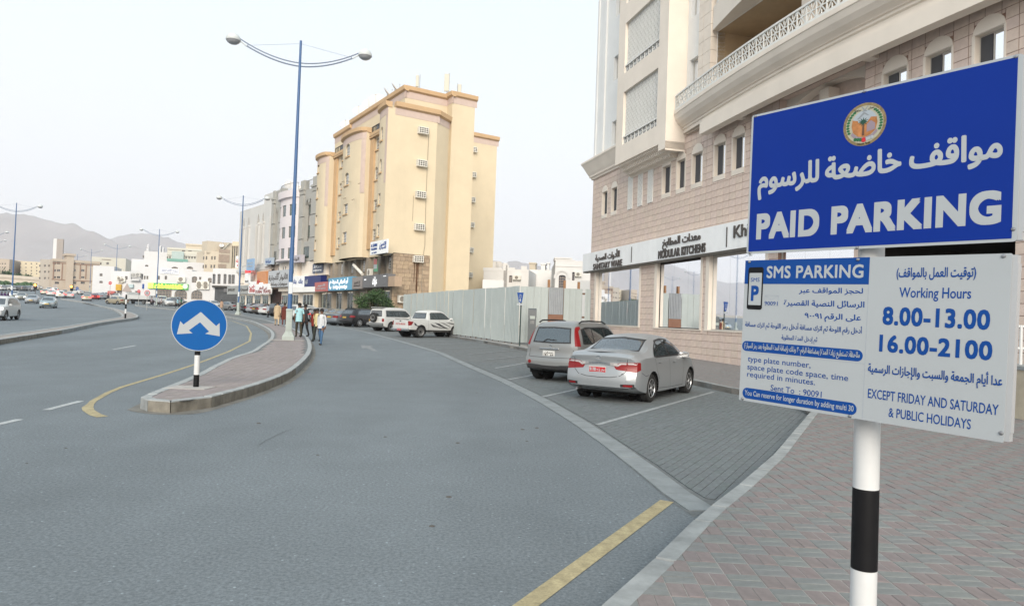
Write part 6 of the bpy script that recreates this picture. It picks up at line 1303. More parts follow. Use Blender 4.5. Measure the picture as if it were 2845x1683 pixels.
s_ = fpx(f, X(605), 700)[0]; k_ = 235/FPX; mb = MB(); mb.lathe([(r_*.42, zt+h_*.19) for r_, h_ in ((1.6, 0), (1.6, 2.6), (2.0, 2.8), (1.2, 3.2), (1.2, 7.2), (1.7, 7.5), (.9, 8.2), (.9, 11), (1.3, 11.2), (.7, 12.4), (.15, 14.5), (.1, 16.5), (0, 16.8))], 12, T=lambda a, b, c: f.p(s_+a, -4+b, c)); mb.build('minaret', FARW, t, smooth=True)
mb = MB(); f.box(mb, W*.55, W*.66, -4, -1, zt, zt+2.2); f.box(mb, W*.72, W*.78, -4, -1, zt, zt+1.6); mb.build('roof_blocks', FARW, t)
TEAL = mat('teal facade tiles', (.36, .44, .42), .6, var=.1)
t, f, W, zb, zt = pb('municipal_building', 'wide grey-cream hall with a teal arched entrance panel and rows of small windows', X(905), X(1605), 225, 215, Yc(355), FARG, depth=25, rows=[(Yc(410), Yc(450), [X(q) for q in (943, 983, 1243, 1288, 1333, 1378, 1423, 1468)], 4, 1, 1, .5)], cornice=.7)
s0, s1 = fpx(f, X(1020), 700)[0], fpx(f, X(1210), 700)[0]; zz0, zz1 = fpx(f, X(1100), Yc(500))[1], fpx(f, X(1100), Yc(335))[1]; mb = MB(); f.box(mb, s0, s1, 0, 1.0, zb, zz1); mb.build('entrance_block', TEAL, t); mb = MB(); c = (s0+s1)/2; f.box(mb, c-3, c+3, 1.0, 1.15, zz0, zz1-2.4); mb.build('entrance_arch', mat('deep teal', (.14, .30, .25), .6, var=.1), t)
t2 = pb('rooftop_storey', 'set-back upper storey of the grey-cream hall with a flat cream roof block', X(900), X(1600), 240, 230, Yc(268), FARG, depth=20, rows=[(Yc(300), Yc(335), [X(1200), X(1300)], 9, 2, 1, 0)], cornice=.6, zbase=10); pb('rooftop_block', 'cream stair block on top of the grey-cream hall', X(1192), X(1472), 245, 240, Yc(208), FARC, depth=8, zbase=12, cornice=.5)
t, f, W, zb, zt = pb('cream_flats', 'cream four-storey flats with paired windows left of the brick-panelled block', X(1495), X(1755), 168, 160, Yc(325), FARC, rows=[(Yc(410), Yc(465), [X(1515), X(1562), X(1650), X(1695)], 4, 1, 1, 0), (Yc(545), Yc(600), [X(1508), X(1552), X(1638), X(1686)], 4, 1, 1, 0), (Yc(680), Yc(735), [X(1508), X(1552), X(1638), X(1686)], 4, 1, 1, 0)], depth=16)
t, f, W, zb, zt = pb('brick_panel_flats', 'cream flats with bare brown brick panels and a rooftop stair', X(1755), X(2110), 160, 172, Yc(300), FARC, depth=16)
for y0, y1, x0, x1 in ((295, 350, 1760, 1930), (375, 500, 1760, 1930), (530, 590, 1755, 1885)): mb = MB(); f.box(mb, fpx(f, X(x0), 700)[0], fpx(f, X(x1), 700)[0], 0, .08, fpx(f, X(x0), Yc(y1))[1], fpx(f, X(x0), Yc(y0))[1]); mb.build('brick_panel', mat('bare block wall', (.33, .26, .21), .9, var=.15, scale=2), t)
mb = MB(); f.box(mb, fpx(f, X(1610), 700)[0], fpx(f, X(1840), 700)[0], -5, -1.5, zt-1, fpx(f, X(1755), Yc(172))[1]); f.box(mb, fpx(f, X(1860), 700)[0], fpx(f, X(2000), 700)[0], -5, -1, zt-1, fpx(f, X(1900), Yc(190))[1]); mb.build('rooftop_room', FARC, t); mb = MB()
for i in range(7): f.box(mb, W*.10+i*.25, W*.10+i*.25+.3, -1.4, -.6, zt+i*.28, zt+i*.28+.25)
mb.build('rooftop_stair', FARG, t); p = f.p(W*.08, -1, zt-.1); dish(tuple(p), math.radians(-70), .6, 'satellite dish on the cream brick-panelled flats')
pb('yellow_flats', 'pale yellow block with slim arched windows between the flats and the white building', 638, 669, 150, 143, 671, FARY, depth=10, rows=[(683, 745, [645, 651, 657, 663], 2.2, 1, 1, .5)])
# left part of the skyline
z1x = lambda x: x/4.3636; z1y = lambda y: 560+y/4.3636
t, f, W, zb, zt = pb('beige_office', 'beige five-storey office block with a raised stair tower and a rooftop billboard', z1x(610), z1x(1185), 250, 262, z1y(690), BEI, depth=26, cornice=.9,
    rows=[(z1y(730), z1y(760), [z1x(660), z1x(710), z1x(900), z1x(1005)], 9, 2, 1, 0), (z1y(820), z1y(850), [z1x(660), z1x(710), z1x(900), z1x(1005)], 9, 2, 1, 0), (z1y(905), z1y(930), [z1x(660), z1x(710), z1x(900), z1x(1005)], 9, 2, 1, 0), (z1y(970), z1y(1000), [z1x(690), z1x(900), z1x(1005)], 12, 3, 1, 0), (z1y(775), z1y(935), [z1x(825)], 6, 1, 5, 0)])
BRT = mat('brown trim', (.24, .15, .11), .8, var=.1)
for x in (640, 745, 800, 860, 965, 1035): s_ = fpx(f, z1x(x), 760)[0]; mb = MB(); f.box(mb, s_, s_+.35, 0, .12, fpx(f, z1x(x), z1y(940))[1], zt-1.4); mb.build('brown_pilaster', BRT, t)
mb = MB(); f.box(mb, 0, W, 0, .15, fpx(f, z1x(700), z1y(950))[1], fpx(f, z1x(700), z1y(940))[1]); f.box(mb, 0, W, 0, .14, zt-1.6, zt-1.3); mb.build('brown_band', BRT, t)
s0, s1 = fpx(f, z1x(795), 760)[0], fpx(f, z1x(885), 760)[0]; ztt = fpx(f, z1x(840), z1y(632))[1]; mb = MB(); f.box(mb, s0, s1, -6, .8, zb, ztt-.8); f.box(mb, s0-.5, s1+.5, -6, 1.2, ztt-.8, ztt); mb.build('stair_tower', BEI, t)
t_, f_, W_, zb_, zt_ = pb('office_wing', 'grey-beige shaded end wing of the beige office block', z1x(462), z1x(608), 262, 250, z1y(697), mat('shaded beige render', (.36, .33, .29), .9, var=.05, scale=.3), depth=20, rows=[(z1y(q), z1y(q+25), [z1x(480), z1x(545), z1x(595)], w_, 1, 1, 0) for q in (765, 838, 915) for w_ in (5,)])  # end wing: the block's beige with its shade put into the colour
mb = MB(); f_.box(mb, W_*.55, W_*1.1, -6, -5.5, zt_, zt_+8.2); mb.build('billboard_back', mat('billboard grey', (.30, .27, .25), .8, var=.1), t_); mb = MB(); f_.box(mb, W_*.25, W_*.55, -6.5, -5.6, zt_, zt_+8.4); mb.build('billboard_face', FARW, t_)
pb('white_block', 'narrow white block with brown-barred windows right of the beige office', z1x(1105), z1x(1365), 210, 205, z1y(772), FARW, depth=14, rows=[(z1y(870), z1y(905), [z1x(1225)], 8, 2, 1, .4), (z1y(960), z1y(990), [z1x(1225)], 9, 2, 1, .4)])
pb('grey_office', 'grey-white office block with balconies behind the white block', z1x(1080), z1x(1500), 290, 280, z1y(665), FARG, depth=20, rows=[(z1y(735), z1y(765), [z1x(1215), z1x(1305)], 7, 1, 1, 0), (z1y(700), z1y(712), [z1x(1290)], 26, 4, 1, 0)])
for k, (x0, x1, yt, Y_, m_) in enumerate(((-60, 88, 690, 300, BEI), (85, 225, 708, 320, FARC), (225, 470, 718, 310, FARY))):
    pb('apartment_block', ['pinkish apartment block at the left edge below the mountain', 'cream apartment block behind the left lamp post', 'pale yellow apartment block with small dark windows beside the bridge'][k], z1x(x0), z1x(x1), Y_, Y_-6, z1y(yt), m_, depth=18,
       rows=[(z1y(q), z1y(q+16), [z1x(x0+25+(x1-x0-50)*i/3) for i in range(4)], 3.2, 1, 1, 0) for q in (745, 790, 830, 865)])
# overpass
P0, P1 = DY(-40, 770, 262), DY(112, 780, 262); br = thing('overpass', 'low concrete road bridge crossing behind the traffic at the left', 'bridge', (P0.x, 262, 6))
mb = MB(); zt0, zt1 = DY(0, z1y(912), 262).z, DY(100, z1y(945), 262).z; sl = (zt1-zt0)/(DY(100, 800, 262).x-DY(0, 800, 262).x); xo = DY(0, 800, 262).x
T = lambda x, y, z: Vector((x, y, z+zt0+sl*(x-xo)))
mb.box(P0.x-20, P1.x, 262, 272, -2.0, 0, T=T); mb.build('deck', mat('bridge concrete', (.45, .41, .35), .9, var=.08, scale=.2), br); mb = MB(); mb.box(P0.x-20, P1.x, 261.6, 262, -.2, 1.0, T=T); mb.build('parapet', MATS['bridge concrete'], br)
for x in (P0.x+4, P0.x+16): mb = MB(); mb.box(x, x+1.2, 263, 271, -9, -2.0, T=T); mb.build('pier', MATS['bridge concrete'], br)
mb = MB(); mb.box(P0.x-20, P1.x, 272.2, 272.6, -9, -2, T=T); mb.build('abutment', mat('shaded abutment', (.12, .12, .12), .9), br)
# villas behind the fence
VW = mat('villa white render', (.66, .65, .635), .9, var=.04, scale=.4, stain=.06); vX = lambda x: 1330+x/7.169; vY = lambda y: 690+y/7.169; BLG = glass_mat('blue villa glass', (.1, .14, .35), .9, .1)
t, f, W, zb, zt = pb('villa', 'white villa with a large blue arched window behind the fence', vX(1500), vX(2300), 80, 82, vY(235), VW, depth=14, zbase=.3, rows=[(vY(530), vY(790), [vX(1662)], 18.3, 4, 5, .5), (vY(470), vY(640), [vX(1885)], 6, 1, 4, .5)], gm=BLG)
s0, s1 = fpx(f, vX(1505), 750)[0], fpx(f, vX(1800), 750)[0]; z_ = fpx(f, vX(1600), vY(180))[1]; mb = MB(); f.box(mb, s0, s1, -3, .02, zt-.02, z_); f.box(mb, s0-.05, s1+.1, -3, .10, z_-.15, z_)
for k in range(3): f.box(mb, s1+k*.35, s1+(k+1)*.35, -.4, .02, zt, z_-.25*(k)); 
mb.build('parapet_blocks', VW, t); mb = MB(); zl = fpx(f, vX(1600), vY(358))[1]; f.box(mb, 0, W, 0, .06, zl, zl+.08); mb.build('string_course', VW, t)
mb = MB(); c, z0_, r_ = fpx(f, vX(1662), 750)[0], fpx(f, vX(1662), vY(600))[1], 1.62*.42
n = 14
for k in range(n):
    a0, a1 = PI*k/n, PI*(k+1)/n
    for rr0, rr1, oo in ((r_*1.0+.05, r_*1.0+.28, .09),): mb.face([f.p(c+rr*math.cos(a), oo, z0_+rr*math.sin(a)*1.15) for rr, a in ((rr0, a0), (rr1, a0), (rr1, a1), (rr0, a1))]); mb.face([f.p(c+rr1*math.cos(a), o_, z0_+rr1*math.sin(a)*1.15) for a, o_ in ((a0, 0), (a0, .09), (a1, .09), (a1, 0))])
mb.build('arch_moulding', VW, t)
s_, z_ = fpx(f, vX(1915), vY(560)); ac = acunit(f, s_, 0, z_, 'slatted cream air conditioner box on the white villa', .75, .5, .3)
t, f, W, zb, zt = pb('villa', 'lower white villa with stepped parapets between the tower and the arched villa', vX(80), vX(975), 92, 86, vY(400), VW, depth=14, zbase=.3, rows=[(vY(535), vY(680), [vX(635)], 8.5, 2, 3, .5)])
mb = MB()
for a, b, y in ((480, 570, 290), (540, 600, 330), (600, 720, 380), (840, 960, 350), (90, 470, 380)): f.box(mb, fpx(f, vX(a), 750)[0], fpx(f, vX(b), 750)[0], -.4, .03, zt-.3, fpx(f, vX(a), vY(y))[1])
mb.build('stepped_parapet', VW, t); mb = MB(); f.box(mb, fpx(f, vX(500), 750)[0], fpx(f, vX(570), 750)[0], -.02, .04, fpx(f, vX(500), vY(780))[1], fpx(f, vX(500), vY(440))[1]); mb.build('stair_window', mat('ribbed glass', (.30, .29, .28), .5, var=.2, scale=3), t)
s_, z_ = fpx(f, vX(690), vY(625)); acunit(f, s_, 0, z_, 'twin window unit on the lower white villa', 1.0, .55, .4)
pb('villa_wall', 'white garden wall with stepped top in front of the lower villa', vX(60), vX(480), 76, 74, vY(620), VW, depth=.4, zbase=.3, cat='wall')
t, f, W, zb, zt = pb('villa', 'white flat-roofed villa with a small wind tower between two villas', vX(960), vX(1505), 98, 96, vY(420), VW, depth=12, zbase=.3)
for a, b, y, w_ in ((980, 1130, 268, 1), (1215, 1325, 283, 0), (1340, 1405, 262, 0)): mb = MB(); s0, s1 = fpx(f, vX(a), 750)[0], fpx(f, vX(b), 750)[0]; z_ = fpx(f, vX(a), vY(y))[1]; f.box(mb, s0+.1, s1-.1, -3, -1, zt-.3, z_-.2); f.box(mb, s0, s1, -3.1, -.9, z_-.2, z_); mb.build('roof_tower', VW if not w_ else FARC, t)
for k, (x, y) in enumerate(((290, 330), (375, 330))): q = DY(vX(x), vY(y), 97); dish((q.x, q.y, q.z-1.2), math.radians(-100), .8, 'satellite dish on the villa roofs, %s one' % ['left', 'right'][k])
pb('villa', 'nearer white villa wing just left of the shop building', vX(1960), vX(2300), 70, 70, vY(640), VW, depth=3, zbase=.3)
# ------------------------------------------------------------------ mountains
def ridge(name, pts, Y, base_z, m, seed, depth=900):
    rg = random.Random(seed); P = [DY(x, y, Y) for x, y in pts]; xs = [p.x for p in P]; hs = [p.z for p in P]
    def H(x):
        if x <= xs[0]: return hs[0]
        for i in range(len(xs)-1):
            if x <= xs[i+1]: t = (x-xs[i])/(xs[i+1]-xs[i]); t = t*t*(3-2*t)*.5+t*.5; return hs[i]*(1-t)+hs[i+1]*t
        return hs[-1]
    from mathutils import noise
    nx = 260; ny = 34; vs = []; fs_ = []
    for j in range(ny+1):
        v = j/ny
        for i in range(nx+1):
            x = xs[0]+(xs[-1]-xs[0])*i/nx; r = abs(noise.noise(Vector((x/170., v*2.2, seed)))); r2 = noise.noise(Vector((x/60., v*6, seed+3)))
            h = H(x)+8*noise.noise(Vector((x/40., 0, seed))); k = v**1.15 if v < 1 else 1
            z = base_z+(h-base_z)*k*(1-(1-v)*.75*(r*1.6)) + (1-v)*v*4*18*r2
            vs.append((x, Y-depth*(1-v)+(1-v)*160*r2, z))
    for j in range(ny):
        for i in range(nx): a = j*(nx+1)+i; fs_.append((a, a+1, a+nx+2, a+nx+1))
    b0 = len(vs)
    for i in range(nx+1): x, y, z = vs[ny*(nx+1)+i]; vs.append((x, y+500, base_z))
    for i in range(nx): a = ny*(nx+1)+i; fs_.append((a, a+1, b0+i+1, b0+i))
    me = bpy.data.meshes.new(name); me.from_pydata(vs, [], fs_); me.materials.append(m); me.polygons.foreach_set('use_smooth', [True]*len(me.polygons)); o = obj(name, me); o['kind'] = 'structure'; return o
ROCK = mat('bare rock', (.25, .205, .185), .95, var=.22, scale=.004, bump=.4, bscale=.03)
zz = lambda x, y: (x/3.0922, 480+y/3.0922)
ridge('mountains', [(-1900, 700), (-1200, 560), (-700, 640), (-300, 590)]+[zz(*q) for q in ((-60, 370), (0, 350), (60, 340), (110, 355), (210, 355), (270, 370), (400, 405), (530, 435), (650, 440), (720, 485), (800, 505), (860, 530), (930, 568), (1000, 600), (1300, 660), (1700, 720), (2000, 760))], 3600, 20, ROCK, 2)
ridge('mountains', [zz(*q) for q in ((700, 700), (800, 620), (930, 568), (1050, 540), (1130, 525), (1200, 520), (1280, 525), (1420, 550), (1550, 600), (1800, 690), (2300, 760), (3000, 830))], 4300, 20, ROCK, 9)
vz = lambda x, y: (1330+x/7.169, 690+y/7.169)
ridge('mountains', [(1200, 800)]+[vz(*q) for q in ((-200, 330), (100, 250), (250, 235), (350, 262), (440, 258), (540, 290), (620, 265), (700, 252), (800, 265), (900, 298), (975, 300), (1150, 340), (1500, 420), (2300, 500))]+[(2300, 800)], 4000, 20, ROCK, 5)
# ------------------------------------------------------------------ cars
TYRE = mat('tyre rubber', (.018, .018, .018), .85, var=.2, scale=8); RIM = mat('alloy rim', (.42, .43, .44), .3, metal=.7, var=.05); STRIM = mat('steel rim', (.22, .22, .22), .5, metal=.5, var=.1)
TRIMB = mat('black trim', (.014, .014, .015), .5, var=.1, spec=.5); UND = mat('underbody', (.008, .008, .008), .9, var=.1); TL_R = mat('tail lamp red', (.19, .003, .005), .3, var=.03, spec=.35, coat=.15); TL_W = mat('lamp clear', (.42, .40, .40), .25, var=.03, spec=.6, coat=.2)
TL_ON = mat('lit brake lamp', (.6, .02, .02), .3, emit=(1, .08, .06), es=2.2); HL_ON = mat('lit headlamp', (.8, .8, .75), .2, emit=(1, .93, .8), es=2.5); CHR = mat('chrome', (.62, .62, .62), .12, metal=1., var=.02); AMB = mat('amber lamp', (.6, .2, .02), .2)
SEAT = mat('seat fabric', (.16, .15, .14), .9, var=.1); PLW = mat('number plate white', (.52, .52, .50), .5); PLY = mat('number plate yellow', (.55, .36, .05), .5); PLR = mat('number plate red', (.40, .015, .02), .5)
def paint(name, rgb, metal=.35, rough=.4): return mat('paint ' + name, tuple(c*.82 for c in rgb), rough, metal=metal, var=.025, scale=3, spec=.4, coat=.35)
def cat_interp(xs, ys, x):
    i = 0
    while i < len(xs)-2 and x > xs[i+1]: i += 1
    h = xs[i+1]-xs[i]; t = (x-xs[i])/h
    def sl(k):
        if k <= 0: return (ys[1]-ys[0])/(xs[1]-xs[0])
        if k >= len(xs)-1: return (ys[-1]-ys[-2])/(xs[-1]-xs[-2])
        a = (ys[k]-ys[k-1])/(xs[k]-xs[k-1]); b = (ys[k+1]-ys[k])/(xs[k+1]-xs[k])
        return 0 if a*b <= 0 else 2*a*b/(a+b)
    m0, m1 = sl(i)*h, sl(i+1)*h
    return (2*t**3-3*t*t+1)*ys[i]+(t**3-2*t*t+t)*m0+(-2*t**3+3*t*t)*ys[i+1]+(t**3-t*t)*m1
def car_mesh(sp_, dx):
    """closed body surface lofted from stations (x, zbot, zbelt, ztop, halfwidth low, halfwidth belt, halfwidth roof); x=0 rear, x=L front"""
    st = sp_['st']; L = st[-1][0]; xs = [s[0] for s in st]; cols = list(zip(*st)); n = int(round(L/dx)); bm = bmesh.new()
    X_ = [L*(.5-.5*math.cos(PI*i/n))*.35+L*i/n*.65 for i in range(n+1)]
    def sec(x):
        zb, zl, zt, wl, wb, wt = [cat_interp(xs, cols[k], x) for k in range(1, 7)]; h = zl-zb; wm = max(wl, wb)+.012; g = max(0, zt-zl); P = [(wl*.82, zb), (wl*.985, zb+.03), (wl, zb+.09), (wl*.5+wm*.5, zb+h*.30), (wm, zb+h*.52), (wm*.995, zb+h*.72), (wb+.004, zb+h*.88), (wb-.008, zl)]
        q = min(1, g/.35)
        for t, u in ((.22, .16), (.5, .40), (.78, .70)): P.append((wb-.01+(wt-wb)*(u*q+t*(1-q)), zl+g*t*(.92 if q > .5 else 1)))
        P += [(wt+.002, zt-min(.07, g*.25)), (wt*.93, zt-min(.025, g*.1)), (wt*.78, zt-.004), (wt*.42, zt+.012*q+.01), (0, zt+.016*q+.014)]
        return P
    rs_ = sp_.get('rear', []); fs2 = sp_.get('front', [])
    def prof(tb, z):
        if not tb: return 0
        if z <= tb[0][0]: return tb[0][1]
        for a, b in zip(tb, tb[1:]):
            if z <= b[0]: t = (z-a[0])/(b[0]-a[0]); return a[1]+(b[1]-a[1])*t
        return tb[-1][1]
    W = max(c[4] for c in st)
    def deform(x, y, z):
        k = max(0, 1-x/.75); k2 = max(0, 1-(L-x)/.8); a = abs(y)/W
        x += k*k*(3-2*k)*(prof(rs_, z)+sp_.get('rplan', .16)*a**3.2); x -= k2*k2*(3-2*k2)*(prof(fs2, z)+sp_.get('fplan', .28)*a**2.6); return x, y, z
    rings = []
    for x in X_:
        P = sec(x); full = [(-y, z) for y, z in P[:-1]]+[P[-1]]+[(y, z) for y, z in reversed(P[:-1])]
        rings.append([bm.verts.new(deform(x, y, z)) for y, z in full])
    m_ = len(rings[0])
    for a, b in zip(rings, rings[1:]):
        for k in range(m_-1): bm.faces.new((a[k], a[k+1], b[k+1], b[k]))
        bm.faces.new((a[-1], a[0], b[0], b[-1]))
    half = m_//2
    for ring, x in ((rings[0], 0.), (rings[-1], L)):
        cols_ = 9; prev = None
        for k in range(half):
            l, r = ring[k], ring[m_-1-k]; P = sec(x); y, z = P[k]; row = [l]+[bm.verts.new(deform(x, -y+2*y*j/cols_, z)) for j in range(1, cols_)]+[r]
            if prev:
                for j in range(cols_): bm.faces.new((prev[j], prev[j+1], row[j+1], row[j]))
            prev = row
        top = ring[half]
        for j in range(cols_): bm.faces.new((prev[j], prev[j+1], top))
    bmesh.ops.remove_doubles(bm, verts=bm.verts, dist=.0004); bmesh.ops.recalc_face_normals(bm, faces=bm.faces); return bm, L, W
def region(bm, poly, ax, flt, push=0.):
    """cut the surface along a polygon seen along axis ax ('y' side, 'x' end) and take the inside faces out as a new bmesh"""
    ia, ib = {'y': (0, 2), 'x': (1, 2), 'z': (0, 1)}[ax]; c = sum((Vector(p) for p in poly), Vector((0, 0)))/len(poly)
    pa = [p[0] for p in poly]; pb_ = [p[1] for p in poly]; bb = (min(pa)-.12, max(pa)+.12, min(pb_)-.12, max(pb_)+.12)
    def near(f):
        return flt(f) and any(bb[0] <= v.co[ia] <= bb[1] and bb[2] <= v.co[ib] <= bb[3] for v in f.verts)
    for i in range(len(poly)):
        a, b = Vector(poly[i]), Vector(poly[(i+1) % len(poly)]); e = b-a
        if e.length < 1e-5: continue
        n2 = Vector((e.y, -e.x)).normalized(); co = Vector((0, 0, 0)); no = Vector((0, 0, 0)); co[ia], co[ib] = a.x, a.y; no[ia], no[ib] = n2.x, n2.y
        fs_ = [f for f in bm.faces if near(f)]; g = set(fs_)
        for f in fs_: g.update(f.edges); g.update(f.verts)
        bmesh.ops.bisect_plane(bm, geom=list(g), dist=1e-5, plane_co=co, plane_no=no)
    P = [(p[0], p[1]) for p in poly]; ins = []
    for f in bm.faces:
        if near(f):
            m = f.calc_center_median()
            if inpoly(m[ia], m[ib], P): ins.append(f)
    nb = bmesh.new(); mp = {}
    for f in ins:
        vs = []
        for v in f.verts:
            if v not in mp: mp[v] = nb.verts.new(v.co)
            vs.append(mp[v])
        try: nb.faces.new(vs)
        except ValueError: pass
    bmesh.ops.delete(bm, geom=ins, context='FACES'); nb.normal_update()
    if push:
        for v in nb.verts: v.co += v.normal*push
    return nb
def bm_obj(nb, name, m, parent, smooth=True, thick=0.):
    me = bpy.data.meshes.new(name); nb.to_mesh(me); nb.free(); me.materials.append(m)
    if smooth: me.polygons.foreach_set('use_smooth', [True]*len(me.polygons)); me.set_sharp_from_angle(angle=math.radians(32))
    o = bpy.data.objects.new(name, me); COL.objects.link(o); o.parent = parent; return o
def inset(poly, d):
    P = offset_poly([Vector(p) for p in poly], d); return [(p.x, p.y) for p in P]
WHEELS = {}
def wheel(parent, x, y, r, wd, side, style='alloy', n=26):
    key = (r, wd, style, n)
    if key not in WHEELS:
        T = lambda a, b, c: (a, c, b)
        mb = MB(); mb.lathe([(r*.66, -wd/2+.01), (r*.9, -wd/2), (r*.985, -wd/2+.02), (r, -wd*.25), (r, wd*.25), (r*.985, wd/2-.02), (r*.9, wd/2), (r*.66, wd/2-.012)], n, T=T, caps=False); t = mb.mesh('wheel', TYRE, smooth=True)
        mb = MB(); rr = r*.665
        mb.lathe([(rr, wd/2-.012), (rr*.97, wd/2-.008), (rr*.90, wd/2-.03), (rr*.86, wd/2-.07), (0, wd/2-.08)], n, T=T, caps=False); bk = mb.mesh('rim_dish', UND if style == 'alloy' else STRIM, smooth=True)
        mb = MB()
        if style == 'alloy':
            for k in range(7 if n > 20 else 5):
                a = 2*PI*k/(7 if n > 20 else 5); ca, sa = math.cos(a), math.sin(a); q = []
                for (u, v, w_) in ((.1, -.22, -.02), (.98, -.12, -.022), (.98, .12, -.022), (.1, .22, -.02)): q.append((rr*(u*ca-v*sa*(.55)), wd/2+w_+.006, rr*(u*sa+v*ca*(.55))))
                mb.face(q)
            mb.lathe([(rr*1.0, wd/2-.011), (rr*.93, wd/2-.004), (rr*.9, wd/2-.02)], n, T=T, caps=False); mb.lathe([(rr*.26, wd/2-.02), (rr*.22, wd/2-.006), (0, wd/2-.004)], 12, T=T, caps=False)
        else:
            for k in range(10): a = 2*PI*k/10; mb.lathe([(rr*.10, wd/2-.045), (0, wd/2-.044)], 6, T=lambda p, q, c, a=a: (rr*.62*math.cos(a)+p, c, rr*.62*math.sin(a)+q), caps=False)
            mb.lathe([(rr*.32, wd/2-.07), (rr*.28, wd/2-.02), (0, wd/2-.015)], 12, T=T, caps=False)
        WHEELS[key] = (t, bk, mb.mesh('rim', RIM if style == 'alloy' else UND, smooth=True))
    t, bk, rm = WHEELS[key]; o = obj('wheel', t, parent, (x, y, r)); o.rotation_euler = (0, 0, 0 if side > 0 else PI); o.rotation_euler[1] = random.uniform(0, 1) if style else 0
    o.rotation_euler[1] = 0; obj('rim_dish', bk, o); obj('rim', rm, o); return o
def sym(name, bm, poly, ax, flt, m, t, push=.004):
    """same shape cut on both sides; polygons given for the side y>0 (left)"""
    out = []
    for sg in (1, -1):
        if ax == 'y': nb = region(bm, poly, ax, lambda f: flt(f) and f.calc_center_median().y*sg > .25, push)
        else: nb = region(bm, [(p[0]*sg, p[1]) for p in poly], ax, flt, push)
        if len(nb.faces): out.append(bm_obj(nb, name, m, t))
    return out
t_patch = [None]
def make_car(sp_, label, colour, detail=1, name='car', cat='car', group='parked and moving cars'):
    t = thing(name, label, cat, (0, 0, 0), 0, group); bm, L, W = car_mesh(sp_, .075 if detail else .16); wr = sp_['wr']; rg_ = lambda f: True
    from mathutils.bvhtree import BVHTree
    tree = BVHTree.FromBMesh(bm)
    gh = lambda f: f.calc_center_median().z > sp_['belt']-.06
    def side_glass(polys, gm=None):
        for pl in polys:
            pn_ = sp_.get('panes') or [inset(pl, .035)]
            for sg in (1, -1):
                nb = region(bm, pl, 'y', lambda f: gh(f) and f.calc_center_median().y*sg > .3)
                if detail and len(nb.faces):
                    for pane in pn_:
                        g = region(nb, pane, 'y', rg_); 
                        if len(g.faces): bm_obj(g, 'side_window', gm or sp_['glass'], t)
                    bm_obj(nb, 'window_trim', TRIMB, t)
                elif len(nb.faces): bm_obj(nb, 'side_window', gm or sp_['glass'], t)
    side_glass(sp_['side'])
    for nm, pl, lo, hi in (('rear_window', sp_['rw'], -1, L*.42), ('windscreen', sp_['ws'], L*.5, L+1)):
        nb = region(bm, pl, 'x', lambda f: gh(f) and lo < f.calc_center_median().x < hi and abs(f.normal.x) > .12 and abs(f.normal.y) < .72)
        if detail:
            g = region(nb, inset(pl, .04), 'x', rg_)
            if len(g.faces): bm_obj(g, nm, sp_['glass'], t)
            if len(nb.faces): bm_obj(nb, 'window_trim', TRIMB, t)
        elif len(nb.faces): bm_obj(nb, nm, sp_['glass'], t)
    rear = lambda f: f.calc_center_median().x < .9 and f.calc_center_median().z < sp_['belt']+sp_.get('lampup', .05); front = lambda f: f.calc_center_median().x > L-1.0 and f.calc_center_median().z < sp_['belt']+.05
    rfz = lambda f: rear(f) and f.normal.x < -.25; ffz = lambda f: front(f) and f.normal.x > .15
    for nm, pl, m_ in sp_.get('rlamps', []): sym(nm, bm, pl, 'x', (lambda f: f.calc_center_median().x < .9 and f.normal.x < -.25), m_, t)
    for nm, pl, m_ in sp_.get('rlampside', []): sym(nm, bm, pl, 'y', (lambda f: f.calc_center_median().x < 1.1 and abs(f.normal.y) > .3), m_, t)
    for nm, pl, m_ in sp_.get('flamps', []): sym(nm, bm, pl, 'x', ffz, m_, t)
    for nm, pl, m_ in sp_.get('rparts', []): nb = region(bm, pl, 'x', rfz, .0); bm_obj(nb, nm, m_, t)
    for nm, pl, m_ in sp_.get('fparts', []): nb = region(bm, pl, 'x', ffz, .0); bm_obj(nb, nm, m_, t)
    # wheel arches
    nb_ = 20 if detail else 12
    for x in sp_['wx']:
        c = [(x+(wr+.045)*math.cos(2*PI*k/nb_), wr+.01+(wr+.055)*math.sin(2*PI*k/nb_)) for k in range(nb_)]
        q = region(bm, c, 'y', lambda f: abs(f.calc_center_median().y) > W*.5); q.free()
    for x in sp_['wx']:
        mb = MB(); R = wr+.048
        for sg in (1, -1):
            for k in range(nb_*0+14):
                a0, a1 = PI*(-.12)+PI*1.24*k/14, PI*(-.12)+PI*1.24*(k+1)/14; P = [(x+R*math.cos(a), wr+.01+R*1.01*math.sin(a)) for a in (a0, a1)]
                mb.face([(P[0][0], sg*W*.97, P[0][1]), (P[1][0], sg*W*.97, P[1][1]), (P[1][0], sg*W*.5, P[1][1]), (P[0][0], sg*W*.5, P[0][1])])
            mb.face([(x+R*math.cos(2*PI*k/14), sg*W*.5, wr+.01+R*math.sin(2*PI*k/14)) for k in range(14)])
            mb.build('wheel_arch', UND, t, local=True); mb = MB()
    body = bm_obj(bm, 'body', colour, t)
    mb = MB(); mb.box(.55, L-.5, -W*.72, W*.72, sp_['st'][3][1]-.03, sp_['st'][3][1]+.06); mb.build('underbody', UND, t, local=True)
    for x in sp_['wx']:
        for sg in (1, -1): wheel(t, x, sg*(W-.12), wr, .205, sg, sp_.get('wstyle', 'alloy'), 28 if detail else 16)
        mb = MB(); mb.tube([(x, -W*.8, wr), (x, W*.8, wr)], .05, 6); mb.build('axle', UND, t, local=True)
    # mirrors, handles, seats, seams
    mx_, mz = sp_['mirror']
